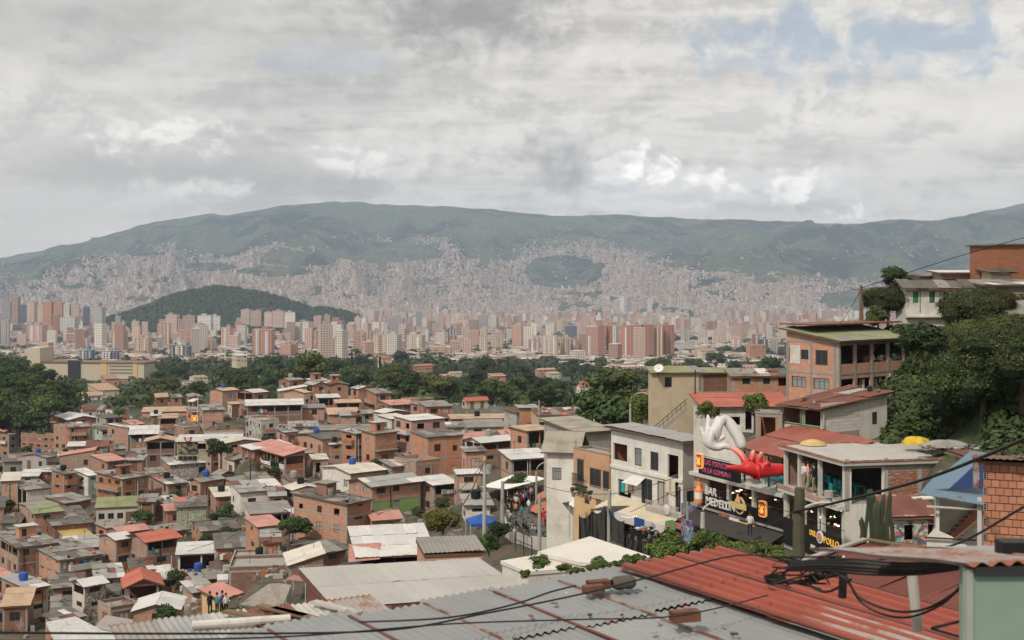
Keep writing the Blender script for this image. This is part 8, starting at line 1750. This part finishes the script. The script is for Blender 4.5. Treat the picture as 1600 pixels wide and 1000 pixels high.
dhf = half.data('half_block'); rd = random.Random(1); s = .78
nrow = int(hB/(hb2*s)); 
for j in range(-2, nrow):
    off = 0 if j % 2 else .165
    if j % 2 == 0: o = bpy.data.objects.new('brick', dhf); link(o, r, Matrix.Translation((0, rd.uniform(-.006,.006), j*hb2*s+.02)) @ Matrix.Diagonal((s*.62, 1, s, 1)))
    for i in range(15):
        o = bpy.data.objects.new('brick', dbk); link(o, r, Matrix.Translation(((off+i*lb)*s*.62, rd.uniform(-.008,.008), j*hb2*s+.02)) @ Matrix.Diagonal((s*.62, 1, s, 1)))
lay_sheets(r, (-.25,-.35,hB+.06), (1,0,-.0), (0,1,-.11), 3.2, 3, ['rust','maroon','rust'] if False else ['rust'], .8, 1.6, .5); b = MB(); b.box(-.2, 2.6, -.05, .5, hB-.02, hB+.03, WOOD); b.tube([(-.12,-.2,hB-.5),(-.12,-.2,hB+.02)], .07, T_['zinc'], 8); b.build('eave_board', r)
# weeds above the flat roofs and before the awning -----------------------------
RW = random.Random(8)
for (px, py, z, rad) in [(850,893,-15.6,.9),(900,903,-13.5,.8),(925,900,-13.5,.75),(940,892,-13.5,.9),(965,893,-13.3,.8),(985,888,-13.2,1.0),(1000,880,-13,.6),(1025,876,-12.8,1.1),(1040,862,-13.5,1.4),(1052,872,-12.8,1.0),(1078,868,-12.5,.9),(1095,862,-12.2,1.0),(1110,852,-12.4,1.1),(1128,866,-11.6,1.0),(1150,866,-11,.9),(1165,872,-10.6,.8),(1185,868,-10.6,1.0),(1203,872,-10.2,1.1),(1222,880,-9.8,.9),(820,905,-14,.6),(880,897,-14,.6)]:
    p = at_z(px, py, z); d = p.y; tree(p.x, p.y, p.z-.3*rad, rad*.72*d/60, rad*1.15*d/60, 'shrub', RW, label='leafy green weed clump between the near roofs and the street', cat='bush', group='weed clumps above the near roofs', name='bush', trunk=False)
# cables ---------------------------------------------------------------------
def cable(pts, r_, label, mat=BLACK, n=6, sag=None, name='cable'):
    q = [P(*p) for p in pts]; out = []
    for i in range(len(q)-1):
        p0 = q[max(i-1, 0)]; p1 = q[i]; p2 = q[i+1]; p3 = q[min(i+2, len(q)-1)]
        for k in range(6): t = k/6; out.append(.5*((2*p1)+(p2-p0)*t+(2*p0-5*p1+4*p2-p3)*t*t+(3*p1-p0-3*p2+p3)*t**3))
    out.append(q[-1]); b = MB(); o0 = out[0]; b.tube([p-o0 for p in out], r_, mat, n); o = b.build(name, smooth=True); o.location = o0; return tag(o, label, 'cable', 'cables across the near roofs')
cable([(-40,988,9),(300,990,10),(600,985,11),(760,958,12),(900,930,12.6),(1010,903,13),(1150,868,14),(1225,874,15)], .009, 'long wire crossing the grey and red roofs up to the black bundle')
cable([(-40,1002,9),(420,996,10),(700,975,11),(900,968,11.5),(1060,962,12),(1200,930,13)], .007, 'thin lower wire over the grey roof')
cable([(560,972,11.5),(700,965,11.5),(800,945,12),(860,925,12.5),(900,915,12.6)], .009, 'drooping thin wire with twisted ends on the grey roof')
rd = random.Random(2)
for i, (dy, r_) in enumerate([(-5,.014),(1,.020),(6,.015),(12,.011),(-10,.008),(3,.014)]):
    cable([(1236,884+dy*.6,9.5),(1290,882+dy*.7,9.2),(1340,884+dy,9),(1420,888+dy*.8,8.8),(1500,880+dy*.7,8.4),(1560,866+dy*.5,8),(1660,838+dy*.4,7.4)], r_, ['uppermost strand of the thick black cable bundle','thickest strand of the black cable bundle','lower strand of the thick black cable bundle','lowest thin strand of the black cable bundle','thin strand floating above the black bundle','middle strand twisted in the black bundle'][i], name='cable_bundle_strand')
cable([(1300,955-60,10),(1322,905,9.6),(1345,935,9.5),(1400,955,9.3),(1450,950,9.1),(1500,920,8.9),(1530,890,8.7)], .010, 'black cable loop hanging below the bundle')
cable([(1322,900,9.6),(1350,945,9.5),(1410,965,9.3),(1470,945,9),(1510,905,8.8)], .009, 'second thinner loop hanging below the bundle')
cable([(1250,905,10),(1290,925,9.8),(1330,905,9.5)], .01, 'short slack cable under the end of the bundle')
cable([(1300,890,12),(1420,865,12),(1500,848,11),(1600,792,10),(1660,765,10)], .01, 'thin cable rising towards the block house')
cable([(1240,800,34),(1320,782,32),(1440,750,28),(1540,712,24),(1640,668,20)], .035, 'long sagging wire in front of the brick panels')
cable([(757,720,128),(740,760,100),(716,800,80),(690,840,60),(640,900,40)], .05, 'thick wire bundle dropping from the transformer pole')
cable([(600,820,130),(700,780,128),(757,722,128)], .03, 'wire from the settlement to the transformer pole'); cable([(757,722,128),(850,760,118),(952,772,96),(1060,745,90)], .025, 'wire between the transformer pole and the corner house')
cable([(1345,450,122),(1500,400,110),(1640,360,100)], .03, 'wire running from the dark wooden pole over the hilltop'); cable([(1345,450,122),(1362,470,118),(1380,480,116)], .03, 'short slack wire at the dark wooden pole'); cable([(1348,448,122),(1330,480,115),(1310,510,108)], .03, 'wire falling from the wooden pole to the green roof')
cable([(985,800,96),(1085,762,98),(1200,790,88),(1320,830,70)], .02, 'string wire in front of the bar balcony'); cable([(1085,820,95),(1160,832,90),(1245,800,60)], .02, 'wire in front of the black awning')
b = MB(); 
for k in range(5): b.tube([(.095*(1+k*.06)*math.cos(t*.314+k), .095*(1+k*.06)*math.sin(t*.314+k), .02+.012*k) for t in range(21)], .007, BLACK, 5, cap=False)
o = b.build('cable_coil'); o.location = at_z(1211, 912, -3.28); tag(o, 'coil of black cable lying on the red roof', 'cable coil')
def pipe(px, y0, y1, D, rad, mat, label, name='pipe_post'):
    b = MB(); a = P(px[0], y0, D); c = P(px[1], y1, D); b.tube([Vector(), (c-a)*.5, c-a], rad, mat, 10); o = b.build(name, smooth=True); o.location = a; return tag(o, label, 'post')
pipe((1434,1424), 985, 886, 9.3, .038, POLE, 'pale pipe post holding the black cable bundle'); pipe((1316,1318), 934, 884, 10, .032, BLACK, 'short black post under the cable bundle')
r = empty('metal_bracket', P(1455,982,7.2), 0, 'grey metal angle bracket beside the pale green house', 'bracket'); b = MB(); b.beam((0,0,0),(.24,0,.06),.012,.014,DARKM); b.beam((0,0,0),(.24,0,-.07),.012,.014,DARKM); b.build('bars', r)
b = MB(); rd = random.Random(5)
for i in range(22): p = [Vector((rd.uniform(-.25,.35), rd.uniform(-.1,.1), rd.uniform(-.12,.12))) for _ in range(3)]; b.tube(p, .008, BLACK, 5)
o = b.build('cable_tangle'); o.location = P(1255, 892, 10); tag(o, 'tangled knot of black cables and clamps at the roof corner', kind='stuff')
b = MB(); b.obox((0,0,0), (.24,.13,.08), BLACK); o = b.build('junction_box'); o.location = P(1592, 855, 7.6); tag(o, 'black junction box on the bundle at the picture edge', 'junction box')

# poles and thin wires over the settlement
poles_ = [(120,905,870,190),(268,905,868,182),(215,790,752,226),(352,720,682,262),(455,830,792,178),(640,765,722,208),(560,700,664,258),(60,830,795,214),(250,672,645,335),(690,690,660,262)]
tops_ = []
for i, (px, yb, yt, D) in enumerate(poles_): upole(px, yb, yt, D, .11, ['thin concrete pole above the patched roofs', 'concrete pole beside the white canopy shed', 'pole behind the long low white house', 'pole next to the banner house', 'concrete pole by the square brick tower', 'pole in front of the flat roofed orange house', 'pole behind the narrow brick houses', 'pole over the mossy gabled house', 'distant thin pole before the sports bar', 'pole beside the salmon pink house'][i], cross=False); tops_.append((px, yt+1, D))
RC_ = random.Random(6)
for i, j in [(0,1),(0,7),(1,4),(7,2),(2,3),(3,6),(6,9),(3,5),(5,9),(4,5),(2,8),(8,6),(1,2),(5,4)]:
    a, c = tops_[i], tops_[j]; m_ = ((a[0]+c[0])/2, (a[1]+c[1])/2+RC_.uniform(5, 9), (a[2]+c[2])/2); cable([a, m_, c], .03, 'thin sagging wire strung between poles over the brick houses', n=4)
# ================================================================ air, then the labels
m = bpy.data.materials.new('haze'); m.use_nodes = True; n = NT(m.node_tree); n.n.clear(); v = n.node('ShaderNodeVolumePrincipled'); v.inputs['Color'].default_value = (.62, .765, .98, 1); v.inputs['Density'].default_value = HAZE; v.inputs['Anisotropy'].default_value = .2
n.l.new(v.outputs[0], n.node('ShaderNodeOutputMaterial').inputs['Volume']); b = MB(); b.box(-11000, 11000, -300, 10900, -900, 660, m); o = b.build('haze'); o['kind'] = 'stuff'
# shrubs and weeds named by the house next to them
for o in bpy.data.objects:
    if o.get('category') in ('shrub', 'bush') and o.get('group') in ('shrubs between the houses', 'weed clumps above the near roofs'):
        px, py = pick(o.location); q = min(named, key=lambda g: (g['_pxy'][0]-px)**2+(g['_pxy'][1]-py)**2); dx = px-q['_pxy'][0]; dy = py-q['_pxy'][1]
        rel = ('right of' if dx > 0 else 'left of') if abs(dx) > abs(dy) else ('below' if dy > 0 else 'above'); s = q['label'].split(' with ')[0].split(' under ')[0]
        k = 'leafy weed clump' if o['category'] == 'bush' else 'small green shrub'; o['label'] = ' '.join((k+' '+rel+' the '+s).split()[:14])
# each repeated label gets its place among its look-alikes, when they are few
bpy.context.view_layer.update()
ORD = ['leftmost', 'second from left', 'third from left', 'fourth from left', 'fifth from left', 'sixth from left', 'seventh from left', 'eighth from left']
byl = {}
for o in bpy.data.objects:
    if o.parent is None and o.get('label') and o.get('category'): byl.setdefault(o['label'], []).append(o)
for l, os_ in byl.items():
    if 2 <= len(os_) <= 8 and len(l.split()) <= 12:
        os_.sort(key=lambda o: o.location.x/max(o.location.y, 1))
        for i, o in enumerate(os_): o['label'] = ' '.join((l+', '+(ORD[i] if i < len(os_)-1 else 'rightmost')).split()[:16])
for o in bpy.data.objects:
    if o.get('label'):
        w_ = o['label'].split()[:15]
        while len(w_) > 4 and w_[-1].strip(',') in ('the', 'of', 'and', 'a', 'its', 'behind', 'beside', 'by', 'in', 'on', 'over', 'to', 'an', 'under', 'with'): w_.pop()
        o['label'] = ' '.join(w_).rstrip(',')
for o in HOUSES:
    for k in ('_dim', '_pxy', '_auto', '_bb'):
        if k in o.keys(): del o[k]
for o in bpy.data.objects:
    if o.name.startswith('roof_sheet') or o.name.startswith('pane'): pass
print('TRIS', sum(len(m.polygons) for m in bpy.data.meshes), 'OBJ', len(bpy.data.objects))
